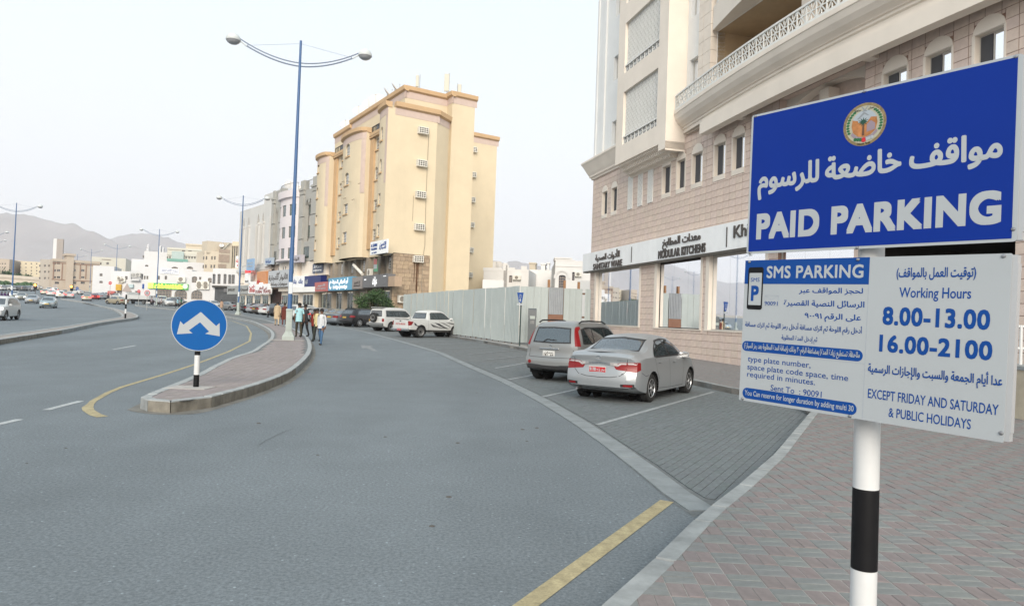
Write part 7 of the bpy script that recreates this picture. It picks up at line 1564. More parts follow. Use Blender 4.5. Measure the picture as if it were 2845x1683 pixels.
    for sg in (1, -1):
        mb = MB(); T = lambda a, b, c: (mx_+.02+b*.45-abs(c)*0, sg*(W+.02)+a*1.0, mz+c); mb.lathe([(0, -.075), (.085, -.06), (.12, 0), (.10, .06), (0, .085)], 12, T=T); mb.build('door_mirror', colour, t, local=True, smooth=True)
        mb = MB(); mb.box(mx_-.045, mx_-.036, sg*(W+.02)-.10, sg*(W+.02)+.10, mz-.055, mz+.06); mb.build('mirror_glass', CHR, t, local=True)
    if detail:
        def on_side(x, z, sg): h = tree.ray_cast(Vector((x, sg*3, z)), Vector((0, -sg, 0))); return h[0], h[1]
        def on_end(y, z, rear=True): h = tree.ray_cast(Vector((-3 if rear else L+3, y, z)), Vector((1 if rear else -1, 0, 0))); return h[0], h[1]
        def seam(pts, kind, wd=.009, nm='panel_gap', m_=UND, lift=.002):
            P = [Vector(p) for p in pts]; R = [P[0]]
            for a, b in zip(P, P[1:]):
                n = max(1, int((b-a).length/.07)); R += [a.lerp(b, k/n) for k in range(1, n+1)]
            for sg in ((1, -1) if kind == 'side' else (0,)):
                mb = MB(); last = None
                for i, p in enumerate(R):
                    d = (R[min(i+1, len(R)-1)]-R[max(i-1, 0)]).normalized(); nn = Vector((-d.y, d.x))*wd/2; row = []
                    for q in (p+nn, p-nn):
                        h, no = on_side(q.x, q.y, sg) if kind == 'side' else on_end(q.x, q.y, kind == 'rear')
                        row.append(h+no*lift if h else None)
                    if last and all(last) and all(row) and (last[0]-row[0]).length < .2: mb.face([last[0], row[0], row[1], last[1]])
                    last = row
                if mb.f: mb.build(nm, m_, t, local=True)
        for s_ in sp_.get('seams', []): seam(*s_)
        for (x, z) in sp_.get('handles', []):
            for sg in (1, -1):
                h, no = on_side(x, z, sg)
                if h: mb = MB(); mb.lathe([(0, -.095), (.016, -.07), (.018, 0), (.016, .07), (0, .095)], 8, T=lambda a, b, c: (x+c, h.y+sg*(.022+b*.7), z+a)); mb.build('door_handle', colour, t, local=True, smooth=True)
        def patch(nm, poly, kind, m_, lift, sg=1, cuts=3):
            b_ = bmesh.new(); vs = [b_.verts.new((a, c, 0)) for a, c in poly]
            for tr in mgeo.tessellate_polygon([[Vector((a, c, 0)) for a, c in poly]]): b_.faces.new([vs[k] for k in tr])
            bmesh.ops.subdivide_edges(b_, edges=b_.edges[:], cuts=cuts, use_grid_fill=True); bad = []
            for v in b_.verts:
                h, no = on_side(v.co.x, v.co.y, sg) if kind == 'side' else on_end(v.co.x*sg, v.co.y, kind == 'rear')
                if h: v.co = h+no*lift
                else: bad.append(v)
            bmesh.ops.delete(b_, geom=bad, context='VERTS'); return bm_obj(b_, nm, m_, t)
        t_patch[0] = patch
        for fn in sp_.get('extra', []): fn(t, on_side, on_end, seam, colour, W, L)
        for x in sp_.get('seats', (1.55, 2.35)):
            for y in (-.38, .38): mb = MB(); mb.box(x, x+.16, y-.24, y+.24, .45, 1.05); mb.box(x, x+.5, y-.25, y+.25, .4, .58); mb.box(x+.02, x+.12, y-.13, y+.13, 1.07, 1.25); mb.build('seat', SEAT, t, local=True)
        mb = MB(); mb.box(sp_['ix'][0], sp_['ix'][1], -W*.8, W*.8, .36, .42); mb.build('cabin_floor', SEAT, t, local=True)
        mb = MB(); mb.box(sp_['ix'][1]-.45, sp_['ix'][1]-.1, -W*.78, W*.78, .6, sp_['belt']-.03); mb.box(sp_['ix'][0]-.15, sp_['ix'][0]+.25, -W*.72, W*.72, .6, sp_['belt']-.05); mb.build('dashboard', TRIMB, t, local=True)
    return t
def plate(t, on_end, y, z, w_, h, m_, txt, tm, rear=True, T0=None):
    p, n = on_end(y, z, rear); x = p.x-.012 if rear else p.x+.012; sg = 1 if rear else -1; mb = MB()
    mb.box(min(x, x+.008), max(x, x+.008), y-w_/2, y+w_/2, z-h/2, z+h/2); pl = mb.build('number_plate', m_, t, local=True, bevel=.004)
    for s_, a, b, yb, cap in txt:
        # readers behind the car see +y (its left) on their left
        mb = MB(); text_mb(mb, s_, lambda u, v, d: (x-.001-d, y+w_/2-u, z-h/2+v), a*w_, b*w_, yb*h, cap*h, .03); mb.build('plate_characters', tm, pl, local=True)
    return pl
OM = '\u0639\u0645\u0627\u0646'
def sedan_spec(**k):
    s = dict(wr=.315, wx=(1.0, 3.70), belt=.99, glass=CARGLASS, st=[
        # x, zbot, zbelt, ztop, wlow, wbelt, wroof
        (0, .36, .90, 1.00, .80, .80, .66), (.12, .27, .94, 1.075, .845, .84, .70), (.45, .22, .975, 1.10, .868, .865, .72), (.80, .20, .985, 1.115, .875, .868, .70), (1.05, .20, .985, 1.22, .88, .868, .66), (1.40, .19, .98, 1.375, .88, .866, .585), (1.80, .19, .972, 1.45, .88, .866, .565),
        (2.30, .19, .965, 1.462, .88, .866, .565), (2.75, .19, .955, 1.425, .88, .866, .575), (3.1, .19, .945, 1.28, .88, .864, .62), (3.42, .19, .93, 1.09, .88, .862, .68), (3.62, .20, .915, 1.01, .88, .858, .71), (4.0, .20, .87, .955, .875, .84, .68), (4.35, .20, .79, .87, .85, .80, .62), (4.60, .24, .64, .74, .78, .72, .55)],
        rear=[(.2, .10), (.36, .02), (.50, 0), (.62, .015), (.70, .05), (.88, .07), (.98, .04), (1.08, .02), (1.2, .0)], front=[(.2, .10), (.4, 0), (.55, 0), (.8, .05)], rplan=.20, fplan=.34,
        side=[[(1.10, 1.0), (1.32, 1.165), (1.72, 1.355), (2.18, 1.40), (2.60, 1.375), (2.95, 1.24), (3.36, .995), (3.0, .985), (2.0, .985), (1.22, .975)]], rw=[(-.60, 1.10), (-.535, 1.37), (0, 1.415), (.535, 1.37), (.60, 1.10), (0, 1.07)], ws=[(-.66, .98), (-.55, 1.36), (0, 1.405), (.55, 1.36), (.66, .98), (0, 1.0)],
        rlamps=[('tail_lamp', [(.385, .735), (.34, .80), (.47, .885), (.86, .90), (.92, .80), (.80, .69)], TL_R)], flamps=[('headlamp', [(.40, .60), (.45, .72), (.80, .76), (.84, .64)], TL_W)],
        fparts=[('grille', [(-.42, .58), (-.38, .68), (.38, .68), (.42, .58)], TRIMB), ('lower_grille', [(-.55, .30), (-.48, .46), (.48, .46), (.55, .30)], TRIMB)], rparts=[],
        mirror=(3.12, 1.0), handles=[(1.42, .875), (2.42, .86)], ix=(1.0, 3.3))
    s.update(k); return s
def suv_spec(**k):
    s = dict(wr=.36, wx=(.86, 3.50), belt=1.06, glass=CARGLASS, st=[
        (0, .46, 1.02, 1.56, .79, .79, .60), (.12, .36, 1.04, 1.62, .85, .845, .64), (.4, .30, 1.05, 1.655, .88, .865, .66), (.9, .28, 1.05, 1.68, .885, .87, .665), (1.6, .27, 1.05, 1.69, .885, .87, .66), (2.2, .27, 1.045, 1.685, .885, .87, .65), (2.62, .27, 1.04, 1.62, .885, .87, .64), (2.95, .27, 1.03, 1.40, .885, .868, .66), (3.2, .28, 1.02, 1.16, .88, .865, .71),
        (3.4, .28, 1.0, 1.10, .88, .86, .73), (3.9, .30, .96, 1.04, .87, .84, .70), (4.25, .32, .88, .96, .84, .80, .66), (4.45, .36, .70, .80, .78, .74, .60)],
        rear=[(.3, .06), (.45, .0), (.68, 0), (.72, .07), (1.05, .09), (1.3, .17), (1.6, .30)], front=[(.3, .08), (.5, 0), (.7, .01), (.95, .07)], rplan=.13, fplan=.26,
        side=[[(.42, 1.10), (.50, 1.50), (.80, 1.56), (2.1, 1.565), (2.46, 1.525), (2.80, 1.33), (3.10, 1.075), (1.5, 1.075), (.5, 1.08)]], rw=[(-.63, 1.10), (-.54, 1.54), (0, 1.56), (.54, 1.54), (.63, 1.10), (0, 1.085)], ws=[(-.68, 1.12), (-.58, 1.54), (0, 1.57), (.58, 1.54), (.68, 1.12), (0, 1.12)],
        rlamps=[], flamps=[('headlamp', [(.44, .74), (.47, .90), (.80, .92), (.82, .78)], TL_W)], fparts=[('grille', [(-.40, .74), (-.37, .90), (.37, .90), (.40, .74)], TRIMB), ('lower_grille', [(-.55, .42), (-.50, .60), (.50, .60), (.55, .42)], TRIMB)],
        rparts=[], mirror=(2.82, 1.10), handles=[(1.25, .95), (2.15, .94)], ix=(.5, 3.0), lampup=.6, seats=(1.3, 2.1))
    s.update(k); return s
def setcar(t, ax, hd, wx0, z=None):
    """ax: ground point under the rear axle centre; hd: heading in degrees clockwise from +Y"""
    a = math.radians(90-hd); h = Vector((math.cos(a), math.sin(a))); p = Vector((ax[0], ax[1]))-h*wx0
    zf, zr = zg(ax[1]+h.y*2.7), zg(ax[1]); pitch = math.atan2(zf-zr, 2.7); t.location = (p.x, p.y, zr-math.sin(pitch)*wx0+(z or .006)); t.rotation_euler = (0, -pitch, a)
SILV = paint('silver', (.36, .385, .405), .38, .34); SILV2 = paint('warm silver', (.27, .28, .28), .45, .38); WHP_ = paint('white', (.60, .61, .60), 0., .35); BLKP = paint('black', (.012, .012, .014), .1, .2); GLD = paint('champagne', (.40, .35, .25), .5, .35)
BRNP = paint('dark brown grey', (.10, .085, .075), .4, .3); GRYP = paint('grey', (.20, .205, .20), .5, .3); PBL = paint('pale blue', (.36, .44, .47), .5, .3); REDP = paint('dark red', (.25, .015, .02), .2, .3); CRMP = paint('cream', (.50, .46, .38), .3, .35); GSIL = paint('greenish silver', (.34, .35, .32), .5, .32)
# --- silver saloon nearest the camera
def sal_extra(t, on_side, on_end, seam, colour, W, L):
    mb = MB(); p = plate(t, on_end, .03, .715, .40, .135, PLW, [], None)
    x = on_end(.03, .715)[0].x-.0135; mb = MB(); mb.box(x-.001, x, .03-.19, .03+.19, .66, .77); pr = mb.build('red_plate_face', PLR, p, local=True)
    for s_, a, b, yb, cap in (('9178', .03, .40, .22, .62), ('T B', .45, .66, .15, .32), ('\u0637 \u0628', .45, .66, .55, .25), (OM, .71, .96, .32, .4)):
        mb = MB(); text_mb(mb, s_, lambda u, v, d: (x-.002-d, .03+.19-u, .66+v), a*.38, b*.38, yb*.11, cap*.11, .05); mb.build('plate_characters', WHS, p, local=True)
    # emblem: three rings
    q, n = on_end(.0, .985); c = Vector((q.x-.004, 0, .965))
    for rx, rz, dz in ((.070, .047, 0), (.046, .018, .022), (.017, .040, .004)):
        mb = MB(); mb.tube([(c.x-.006, c.y+rx*math.cos(a), c.z+dz+rz*math.sin(a)) for a in [2*PI*k/20 for k in range(21)]], .0045, 5, caps=False); mb.build('badge', CHR, t, local=True, smooth=True)
    mb = MB(); ys = [-.42+.84*i/10 for i in range(11)]
    for a, b in zip(ys, ys[1:]):
        P = [];
        for yy, zz_ in ((a, .845-.10*abs(a)), (b, .845-.10*abs(b)), (b, .885-.02*abs(b)*2), (a, .885-.02*abs(a)*2)): h = on_end(yy, zz_)[0]; P.append((h.x-.016, yy, zz_))
        mb.face(P); mb.face([P[0], P[1], (P[1][0]+.016, P[1][1], P[1][2]-.01), (P[0][0]+.016, P[0][1], P[0][2]-.01)])
    mb.build('chrome_strip', CHR, t, local=True, smooth=True)
    for sg in (1, -1):
        for nm, poly, m_, lf in (('lamp_clear_band', [(.40, .79), (.385, .81), (.47, .878), (.80, .888), (.80, .852), (.50, .845)], TL_W, .006), ('rear_reflector', [(.55, .385), (.56, .425), (.74, .425), (.74, .38)], TL_R, .009), ('reflector_recess', [(.50, .372), (.50, .43), (.78, .44), (.78, .372)], TRIMB, .004)):
            t_patch[0](nm, poly, 'rear', m_, lf, sg)
    for y in (-.62, -.22, .22, .62):
        h, no = on_end(y, .50)
        mb = MB(); mb.lathe([(.013, 0), (.012, .004), (0, .005)], 10, T=lambda a, b, c: (h.x-.002-c, y+a, .50+b)); mb.build('parking_sensor', SILV, t, local=True, smooth=True)
    mb = MB(); text_mb(mb, 'COROLLA', lambda u, v, d: (on_end(0, .93)[0].x-.012, -.42-u, .925+v), 0, .20, 0, .018, .02); mb.build('small_badge', CHR, t, local=True)
    mb = MB(); text_mb(mb, '1.6', lambda u, v, d: (on_end(-.5, .66)[0].x-.006, -.42-u, .64+v), 0, .16, 0, .02, .02); mb.build('small_badge', CHR, t, local=True)
    mb = MB(); mb.tube([(.05, .52, .27), (.4, .52, .27)], .028, 10); mb.build('exhaust', STEEL, t, local=True)
seam_l = [([(-.60, 1.06), (-.62, .95), (-.60, .70), (-.48, .60), (-.28, .565), (0, .555), (.28, .565), (.48, .60), (.60, .70), (.62, .95), (.60, 1.06)], 'rear', .010), ([(-.80, .36), (-.40, .30), (0, .29), (.40, .30), (.80, .36)], 'rear', .012), ([(2.16, .30), (2.10, .70), (2.12, .98)], 'side', .008), ([(3.06, .30), (3.12, .70), (3.10, .96)], 'side', .008), ([(1.40, .50), (1.22, .72), (1.15, .97)], 'side', .008), ([(1.4, .30), (2.2, .28), (3.1, .28)], 'side', .008), ([(.35, .68), (.55, .60), (.72, .62)], 'side', .008)]
sal = make_car(sedan_spec(extra=[sal_extra], seams=seam_l, rlampside=[('tail_lamp', [(.0, .70), (.0, .90), (.34, .875), (.24, .72)], TL_R)], panes=[[(1.17, 1.02), (1.31, 1.13), (1.42, 1.18), (1.42, 1.02)], [(1.46, 1.02), (1.46, 1.21), (1.75, 1.325), (2.08, 1.365), (2.13, 1.02)], [(2.21, 1.02), (2.17, 1.37), (2.58, 1.345), (2.92, 1.215), (3.22, 1.02)]]), 'clean silver saloon parked nearest the camera with a red number plate', SILV, 1, 'parked_car', group='cars parked in the bay and street')
sal_wx = 1.0; setcar(sal, (2.42, 15.80), 31.5, 1.0)
# --- silver boxy SUV beside it
def suv_extra(t, on_side, on_end, seam, colour, W, L):
    plate(t, on_end, .05, .80, .38, .16, PLW, [(OM, .1, .9, .55, .28), ('181  64', .1, .9, .12, .32)], LET); q = on_end(0, .93)[0]
    mb = MB(); mb.box(q.x-.03, q.x+.02, -.26, .34, .915, .955); mb.build('chrome_strip', CHR, t, local=True, bevel=.008)
    q = on_end(0, 1.0)[0]; mb = MB(); mb.tube([(q.x-.006, .045*math.cos(2*PI*k/16), 1.01+.035*math.sin(2*PI*k/16)) for k in range(17)], .006, 5); mb.box(q.x-.010, q.x-.003, -.055, .055, 1.003, 1.017); mb.build('badge', CHR, t, local=True)
    for sg in (1, -1):
        P = [on_end(sg*y, z)[0] for y, z in ((.64, .60), )]; h = P[0]; mb = MB(); mb.lathe([(.05, 0), (.05, .008), (.03, .012), (0, .013)], 14, T=lambda a, b, c: (h.x-.004-c, sg*.64+a, .56+b)); mb.build('rear_reflector', TL_R, t, local=True, smooth=True)
        mb = MB(); mb.tube([(.55, sg*.63, 1.665), (.7, sg*.635, 1.72), (1.2, sg*.635, 1.735), (2.1, sg*.63, 1.72), (2.35, sg*.62, 1.66)], .022, 8); mb.build('roof_rail', TRIMB, t, local=True, smooth=True)
    q1, q2 = on_end(.1, 1.14)[0], on_end(-.35, 1.2)[0]; mb = MB(); a = Vector((q1.x-.03, .0, 1.12)); b = Vector((on_end(.33, 1.18)[0].x-.03, .36, 1.15)) if on_end(.33, 1.05)[0] else a; mb.tube([(q1.x-.02, .28, 1.10), (q1.x-.0, .15, 1.20), (q1.x+.0, -.16, 1.175)], .011, 5); mb.build('wiper', TRIMB, t, local=True)
    mb = MB(); mb.box(.0, .25, -.70, .70, .36, .50); mb.build('bumper_skirt', TRIMB, t, local=True, bevel=.03)
su = make_car(suv_spec(extra=[suv_extra], rlampside=[('tail_lamp', [(.0, 1.03), (.14, 1.56), (.27, 1.56), (.15, 1.03)], TL_R)], rlamps=[('tail_lamp', [(.715, 1.03), (.60, 1.56), (.70, 1.58), (.90, 1.03)], TL_R)],
    seams=[([(-.68, .92), (-.70, .70), (0, .69), (.70, .70), (.68, .92)], 'rear', .010), ([(2.0, .34), (1.97, 1.05)], 'side', .008), ([(2.86, .34), (2.9, 1.05)], 'side', .008), ([(1.25, .62), (1.12, .85), (1.1, 1.05)], 'side', .008)], panes=[[(.50, 1.12), (.57, 1.47), (.82, 1.52), (1.12, 1.53), (1.12, 1.12)], [(1.18, 1.12), (1.18, 1.53), (1.93, 1.53), (1.95, 1.12)], [(2.03, 1.12), (2.01, 1.53), (2.44, 1.49), (2.76, 1.31), (3.0, 1.12)]], rw=[(-.60, 1.10), (-.52, 1.53), (0, 1.55), (.52, 1.53), (.60, 1.10), (0, 1.085)]), 'silver boxy SUV with tall red tail lamps parked just beyond the silver saloon', SILV2, 1, 'parked_suv', 'SUV', 'cars parked in the bay and street')
setcar(su, (1.53, 20.05), 31.5, .86)
# --- white double-cab pickup with swoosh stickers
def pick_extra(t, on_side, on_end, seam, colour, W, L):
    q = on_end(0, .9)[0]; mb = MB(); text_mb(mb, 'MITSUBISHI', lambda u, v, d: (q.x-.004-d, .46-u, .80+v), 0, .92, 0, .12, .02); mb.build('tailgate_lettering', mat('faded red letters', (.38, .03, .03), .5), t, local=True)
    mb = MB(); mb.box(q.x-.02, q.x, -.07, .07, 1.02, 1.08); mb.build('tailgate_handle', TRIMB, t, local=True); mb = MB(); mb.box(-.12, .10, -.80, .80, .42, .58); mb.build('rear_bumper', CHR, t, local=True, bevel=.03); plate(t, lambda y, z, r=True: (Vector((-.12, 0, 0)), 0), 0, .51, .38, .12, PLR, [('34 123', .1, .9, .25, .5)], WHS)
    mb = MB(); mb.box(.14, 1.48, -.70, .70, 1.13, 1.155); mb.build('bed_shade_panel', UND, t, local=True); mb = MB(); [mb.box(.08, 1.55, y_-.05, y_+.05, 1.13, 1.19) for y_ in (-.75, .75)]; mb.build('bed_rail', colour, t, local=True)  # flat dark panel on a closed deck stands in for shade inside the bed
    SW = mat('black swoosh', (.03, .03, .035), .5); SWG = mat('grey swoosh', (.18, .18, .18), .5)
    for k, (m_, poly) in enumerate(((SW, [(1.75, .92), (2.0, .70), (2.6, .62), (3.3, .60), (2.5, .70), (2.05, .82)]), (SW, [(2.1, .98), (2.5, .80), (3.2, .58), (3.45, .56), (2.9, .76), (2.55, .92)]), (SWG, [(2.6, 1.0), (3.1, .84), (3.7, .62), (3.4, .80), (3.0, .96)]), (SW, [(3.1, 1.0), (3.6, .90), (4.2, .82), (3.7, .96)]), (SWG, [(1.9, .80), (2.3, .66), (3.0, .60), (2.3, .72)]), (SW, [(.35, .95), (.45, .80), (.75, .72), (.95, .74), (.6, .80), (.5, .92)]))):
        for sg in (1, -1):
            t_patch[0]('sticker', poly, 'side', m_, .006+.002*k, sg)
pst = [(0, .52, 1.08, 1.10, .80, .82, .78), (.08, .50, 1.10, 1.12, .86, .86, .80), (.5, .48, 1.11, 1.13, .88, .87, .82), (1.50, .46, 1.12, 1.14, .885, .87, .80), (1.66, .46, 1.12, 1.55, .885, .87, .66), (1.85, .46, 1.12, 1.72, .885, .87, .62), (2.6, .44, 1.11, 1.775, .885, .87, .62), (3.05, .44, 1.10, 1.73, .885, .87, .63), (3.5, .44, 1.09, 1.46, .885, .87, .67), (3.86, .44, 1.08, 1.20, .88, .868, .74), (4.1, .44, 1.06, 1.14, .88, .86, .75), (4.7, .46, .98, 1.06, .87, .84, .70), (5.05, .48, .86, .95, .82, .78, .64), (5.2, .52, .72, .82, .76, .72, .58)]
pk = make_car(suv_spec(st=pst, wr=.385, wx=(1.0, 4.05), belt=1.13, side=[[(1.78, 1.17), (1.86, 1.56), (2.0, 1.62), (2.9, 1.64), (3.15, 1.56), (3.66, 1.19), (2.5, 1.165)]], rw=[(-.66, 1.22), (-.58, 1.60), (.58, 1.60), (.66, 1.22)], ws=[(-.68, 1.22), (-.57, 1.62), (0, 1.66), (.57, 1.62), (.68, 1.22), (0, 1.2)], rear=[], front=[(.4, .1), (.7, 0), (1.0, .08)], rplan=.05,
    rlamps=[('tail_lamp', [(.72, .78), (.70, 1.06), (.90, 1.06), (.90, .78)], TL_R)], rlampside=[('tail_lamp', [(.0, .80), (.0, 1.05), (.34, 1.02), (.18, .80)], TL_R)], mirror=(3.62, 1.22), handles=[(1.98, 1.0), (2.85, .99)], ix=(1.9, 3.9), seats=(2.1, 2.9), extra=[pick_extra], wstyle='steel', seams=[([(2.62, .5), (2.6, 1.12)], 'side', .01), ([(3.48, .5), (3.5, 1.1)], 'side', .01), ([(1.62, .5), (1.62, 1.1)], 'side', .012), ([(-.78, 1.08), (-.78, .62), (.78, .62), (.78, 1.08)], 'rear', .012)]), 'white double-cab pickup with dark swoosh stickers parked against the metal fence', WHP_, 1, 'pickup_truck', 'pickup', 'cars parked in the bay and street')
setcar(pk, (-6.45, 45.35), 41, 1.0)
# --- white older SUV with spare wheel, black SUV
def paj_extra(t, on_side, on_end, seam, colour, W, L):
    q = on_end(.1, 1.0)[0]; o = wheel(t, q.x-.11, .12, .36, .20, 1, 'steel'); o.location = (q.x-.13, .14, 1.06); o.rotation_euler = (0, 0, PI/2); o.name = 'spare_wheel'
    mb = MB(); mb.box(.05, .55, -.6, .6, 1.80, 1.84); mb.build('roof_spoiler', colour, t, local=True, bevel=.015); mb = MB(); mb.box(-.14, .05, -.84, .84, .46, .66); mb.build('rear_bumper', SILV2, t, local=True, bevel=.03)
    plate(t, on_end, .62, .86, .26, .16, PLY, [('4127', .1, .9, .3, .4)], LET)
pj_st = [(x, a, b, c*1.075+.0, d, e, f*1.06) for x, a, b, c, d, e, f in suv_spec()['st']]
pj = make_car(suv_spec(st=pj_st, belt=1.08, rear=[(.4, .02), (1.0, .03), (1.8, .12)], rplan=.08, side=[[(.34, 1.12), (.38, 1.60), (2.1, 1.62), (2.5, 1.60), (2.80, 1.38), (3.08, 1.10)]], rw=[(-.64, 1.14), (-.58, 1.60), (.58, 1.60), (.64, 1.14)], rlamps=[('tail_lamp', [(.66, .74), (.66, .98), (.82, .98), (.82, .74)], TL_R)], extra=[paj_extra], wstyle='steel', seams=[([(1.25, .5), (1.25, 1.06)], 'side', .01), ([(2.1, .5), (2.1, 1.06)], 'side', .01)]), 'white older SUV carrying a spare wheel on its back door', WHP_, 1, 'parked_suv', 'SUV', 'cars parked in the bay and street')
setcar(pj, (-9.95, 54.1), 36, .86)
def cay_extra(t, on_side, on_end, seam, colour, W, L): plate(t, on_end, 0.1, .84, .44, .13, PLY, [('7725 AB', .1, .9, .25, .5)], LET)
cy_st = [(x*1.05, a*.95, b*.98, c*.985, d*1.06, e*1.06, f*1.02) for x, a, b, c, d, e, f in suv_spec()['st']]
cyn = make_car(suv_spec(st=cy_st, belt=1.04, wx=(.95, 3.75), glass=DKGLASS, rear=[(.3, .06), (.5, 0), (.9, .06), (1.05, .12), (1.6, .62)], side=[[(.72, 1.12), (.85, 1.42), (1.2, 1.53), (2.3, 1.54), (2.62, 1.48), (2.95, 1.30), (3.24, 1.06), (.8, 1.06)]], rw=[(-.64, 1.12), (-.52, 1.50), (.52, 1.50), (.64, 1.12)], rlamps=[('tail_lamp', [(.52, .84), (.58, 1.03), (.90, 1.0), (.92, .84)], TL_R)], rlampside=[('tail_lamp', [(.0, .86), (.0, 1.0), (.42, .96), (.36, .86)], TL_R)], extra=[cay_extra]), 'glossy black SUV with red tail lamps and a yellow number plate', BLKP, 1, 'parked_suv', 'SUV', 'cars parked in the bay and street')
setcar(cyn, (-14.1, 61.8), 35, .95)
# --- simple kinds for the rest: copies share meshes, paint is set per object
simp = {}
simp['sedan'] = make_car(sedan_spec(glass=DKGLASS), 'x', SILV, 0, 'car'); simp['suv'] = make_car(suv_spec(glass=DKGLASS, rlamps=[('tail_lamp', [(.66, .92), (.62, 1.2), (.80, 1.2), (.84, .92)], TL_R)]), 'x', SILV, 0, 'car')
hst = [(x*.93, a, b, (c if x > 1.5 else max(c, [1.30, 1.36, 1.40, 1.42, 1.44, 1.46][min(5, int(x*3.4))])), d*.97, e*.97, f*.97) for x, a, b, c, d, e, f in sedan_spec()['st']]
simp['hatch'] = make_car(sedan_spec(st=hst, wx=(.75, 3.35), glass=DKGLASS, rear=[(.3, .04), (.5, 0), (.95, .05), (1.4, .42)], side=[[(.6, 1.02), (.75, 1.33), (1.7, 1.38), (2.4, 1.35), (2.75, 1.2), (3.1, 1.0)]], rw=[(-.6, 1.02), (-.5, 1.34), (.5, 1.34), (.6, 1.02)], rlamps=[('tail_lamp', [(.58, .80), (.58, 1.0), (.78, 1.0), (.82, .80)], TL_R)], mirror=(2.95, 1.0)), 'x', SILV, 0, 'car')
for k_ in simp: simp[k_].location = (0, -60, 0)
used_ = set()
def kidmap():
    k = {}
    for c in COL.objects:
        if c.parent: k.setdefault(c.parent.name, []).append(c)
    return k
KM = kidmap(); PROT = {k: v.name for k, v in simp.items()}; BODYC = SILV
def put_car(kind, px, py, hd, col, label, lit=None, axle_front=False, grp='parked and moving cars', pl=None):
    p = G(px, py); src = simp[kind]
    if kind in used_: t = copy_tree(src, None, KM)
    else: t = copy_tree(src, None, KM)
    wx = {'sedan': (1.0, 3.7), 'suv': (.86, 3.5), 'hatch': (.75, 3.35)}[kind]; a = math.radians(90-hd); h = Vector((math.cos(a), math.sin(a)))
    ax = p.to_2d()-h*((wx[1]-wx[0]) if axle_front else 0); setcar(t, ax, hd, wx[0]); t['label'] = label; t['group'] = grp
    for c in COL.objects[-40:]:
        if c.parent == t and c.type == 'MESH':
            for i, s in enumerate(c.material_slots):
                if s.material == SILV: s.link = 'OBJECT'; s.material = col
                if lit == 'tail' and c.name.startswith('tail_lamp'): s.link = 'OBJECT'; s.material = TL_ON
                if lit == 'head' and c.name.startswith('headlamp'): s.link = 'OBJECT'; s.material = HL_ON
    if pl:
        mb = MB(); L = {'sedan': 4.6, 'suv': 4.45, 'hatch': 4.28}[kind]; x = -.02 if pl == 'r' else L+.0; mb.box(x-.01, x+.01, -.25, .25, .52 if pl == 'f' else .72, .62 if pl == 'f' else .84); mb.build('number_plate', PLY, t, local=True)
    return t
z3 = lambda x, y: (x/4.3636, 560+y/4.3636)
row = [(688, 868.5, 'sedan', BLKP, 'black saloon at the far left end of the angled row by the shops'), (705, 870.5, 'sedan', SILV, 'silver saloon parked between the black and the brown-grey cars'), (722, 873, 'sedan', BRNP, 'brown-grey saloon with a yellow plate in the angled row'), (741, 875.5, 'sedan', WHP_, 'white saloon directly behind the boy in the grey shirt'), (766, 879, 'suv', BLKP, 'dark SUV mostly hidden behind the man in the beige robe'), (794, 883, 'suv', GSIL, 'greenish SUV half hidden behind the big lamp pedestal'),
    (826, 889, 'suv', WHP_, 'white SUV directly behind the man in the pale blue polo shirt'), (843, 890, 'hatch', WHP_, 'white hatchback beyond the two talking men'), (868, 893.5, 'sedan', SILV, 'silver saloon with a glowing brake lamp beside the men in the road'), (893, 897, 'sedan', GRYP, 'grey saloon behind the man in the white shirt'), (915, 900, 'sedan', GSIL, 'greenish silver saloon left of the blue-grey one'), (938, 904, 'sedan', paint('blue grey', (.22, .25, .28), .5), 'blue-grey saloon parked just left of the black SUV')]
for px, py, kd, c_, lb_ in row: put_car(kd, px, py, 36, c_, lb_, 'tail' if 'glowing' in lb_ else None, grp='cars parked in the bay and street', pl='r' if 'yellow' in lb_ or 'blue-grey' in lb_ else None)
p1, p2 = G(18, 890), G(46, 888)
ws = put_car('suv', 46, 888, 160, WHP_, 'white SUV with lit headlamps driving out of the picture at the left edge', 'head', grp='traffic on the main road'); rt = Vector((math.cos(math.radians(160)), -math.sin(math.radians(160)))); ws.location.x += rt.x*.76; ws.location.y += rt.y*.76
TG = 'traffic on the main road'
put_car('hatch', 131, 856, 152, PBL, 'pale blue hatchback coming towards us beside the silver saloon', None, True, TG, 'f'); put_car('sedan', 87, 843.5, 152, SILV, 'silver saloon coming towards us between two other cars', None, True, TG, 'f')
put_car('sedan', 58, 834, 150, GSIL, 'greenish saloon with lit headlamps behind the oncoming silver one', 'head', True, TG); put_car('sedan', 38, 827.5, 150, WHP_, 'white car with lit headlamps farthest back in the oncoming lane', 'head', True, TG)
put_car('sedan', 240.5, 836, -30, CRMP, 'cream saloon driving away with its brake lamps lit', 'tail', False, TG, 'r'); put_car('sedan', 264, 832.5, -32, REDP, 'dark red car driving away just right of the cream saloon', 'tail', False, TG); put_car('suv', 167, 828, -28, WHP_, 'large white SUV braking in the queue, nearest of the queue', 'tail', False, TG, 'r'); put_car('sedan', 192, 828, -28, WHP_, 'white saloon braking in the queue beside the large white SUV', 'tail', False, TG)
put_car('sedan', 141, 822, -28, WHP_, 'white saloon braking in the middle of the queue', 'tail', False, TG); put_car('sedan', 124, 818.5, -28, CRMP, 'pale car at the left of the braking queue', 'tail', False, TG); put_car('suv', 152, 816, -28, WHP_, 'white SUV braking far back in the queue', 'tail', False, TG); put_car('sedan', 136, 811.5, -28, WHP_, 'white car farthest back in the braking queue', 'tail', False, TG); put_car('sedan', 180, 820, -28, GLD, 'beige car between the white ones in the queue', 'tail', False, TG)
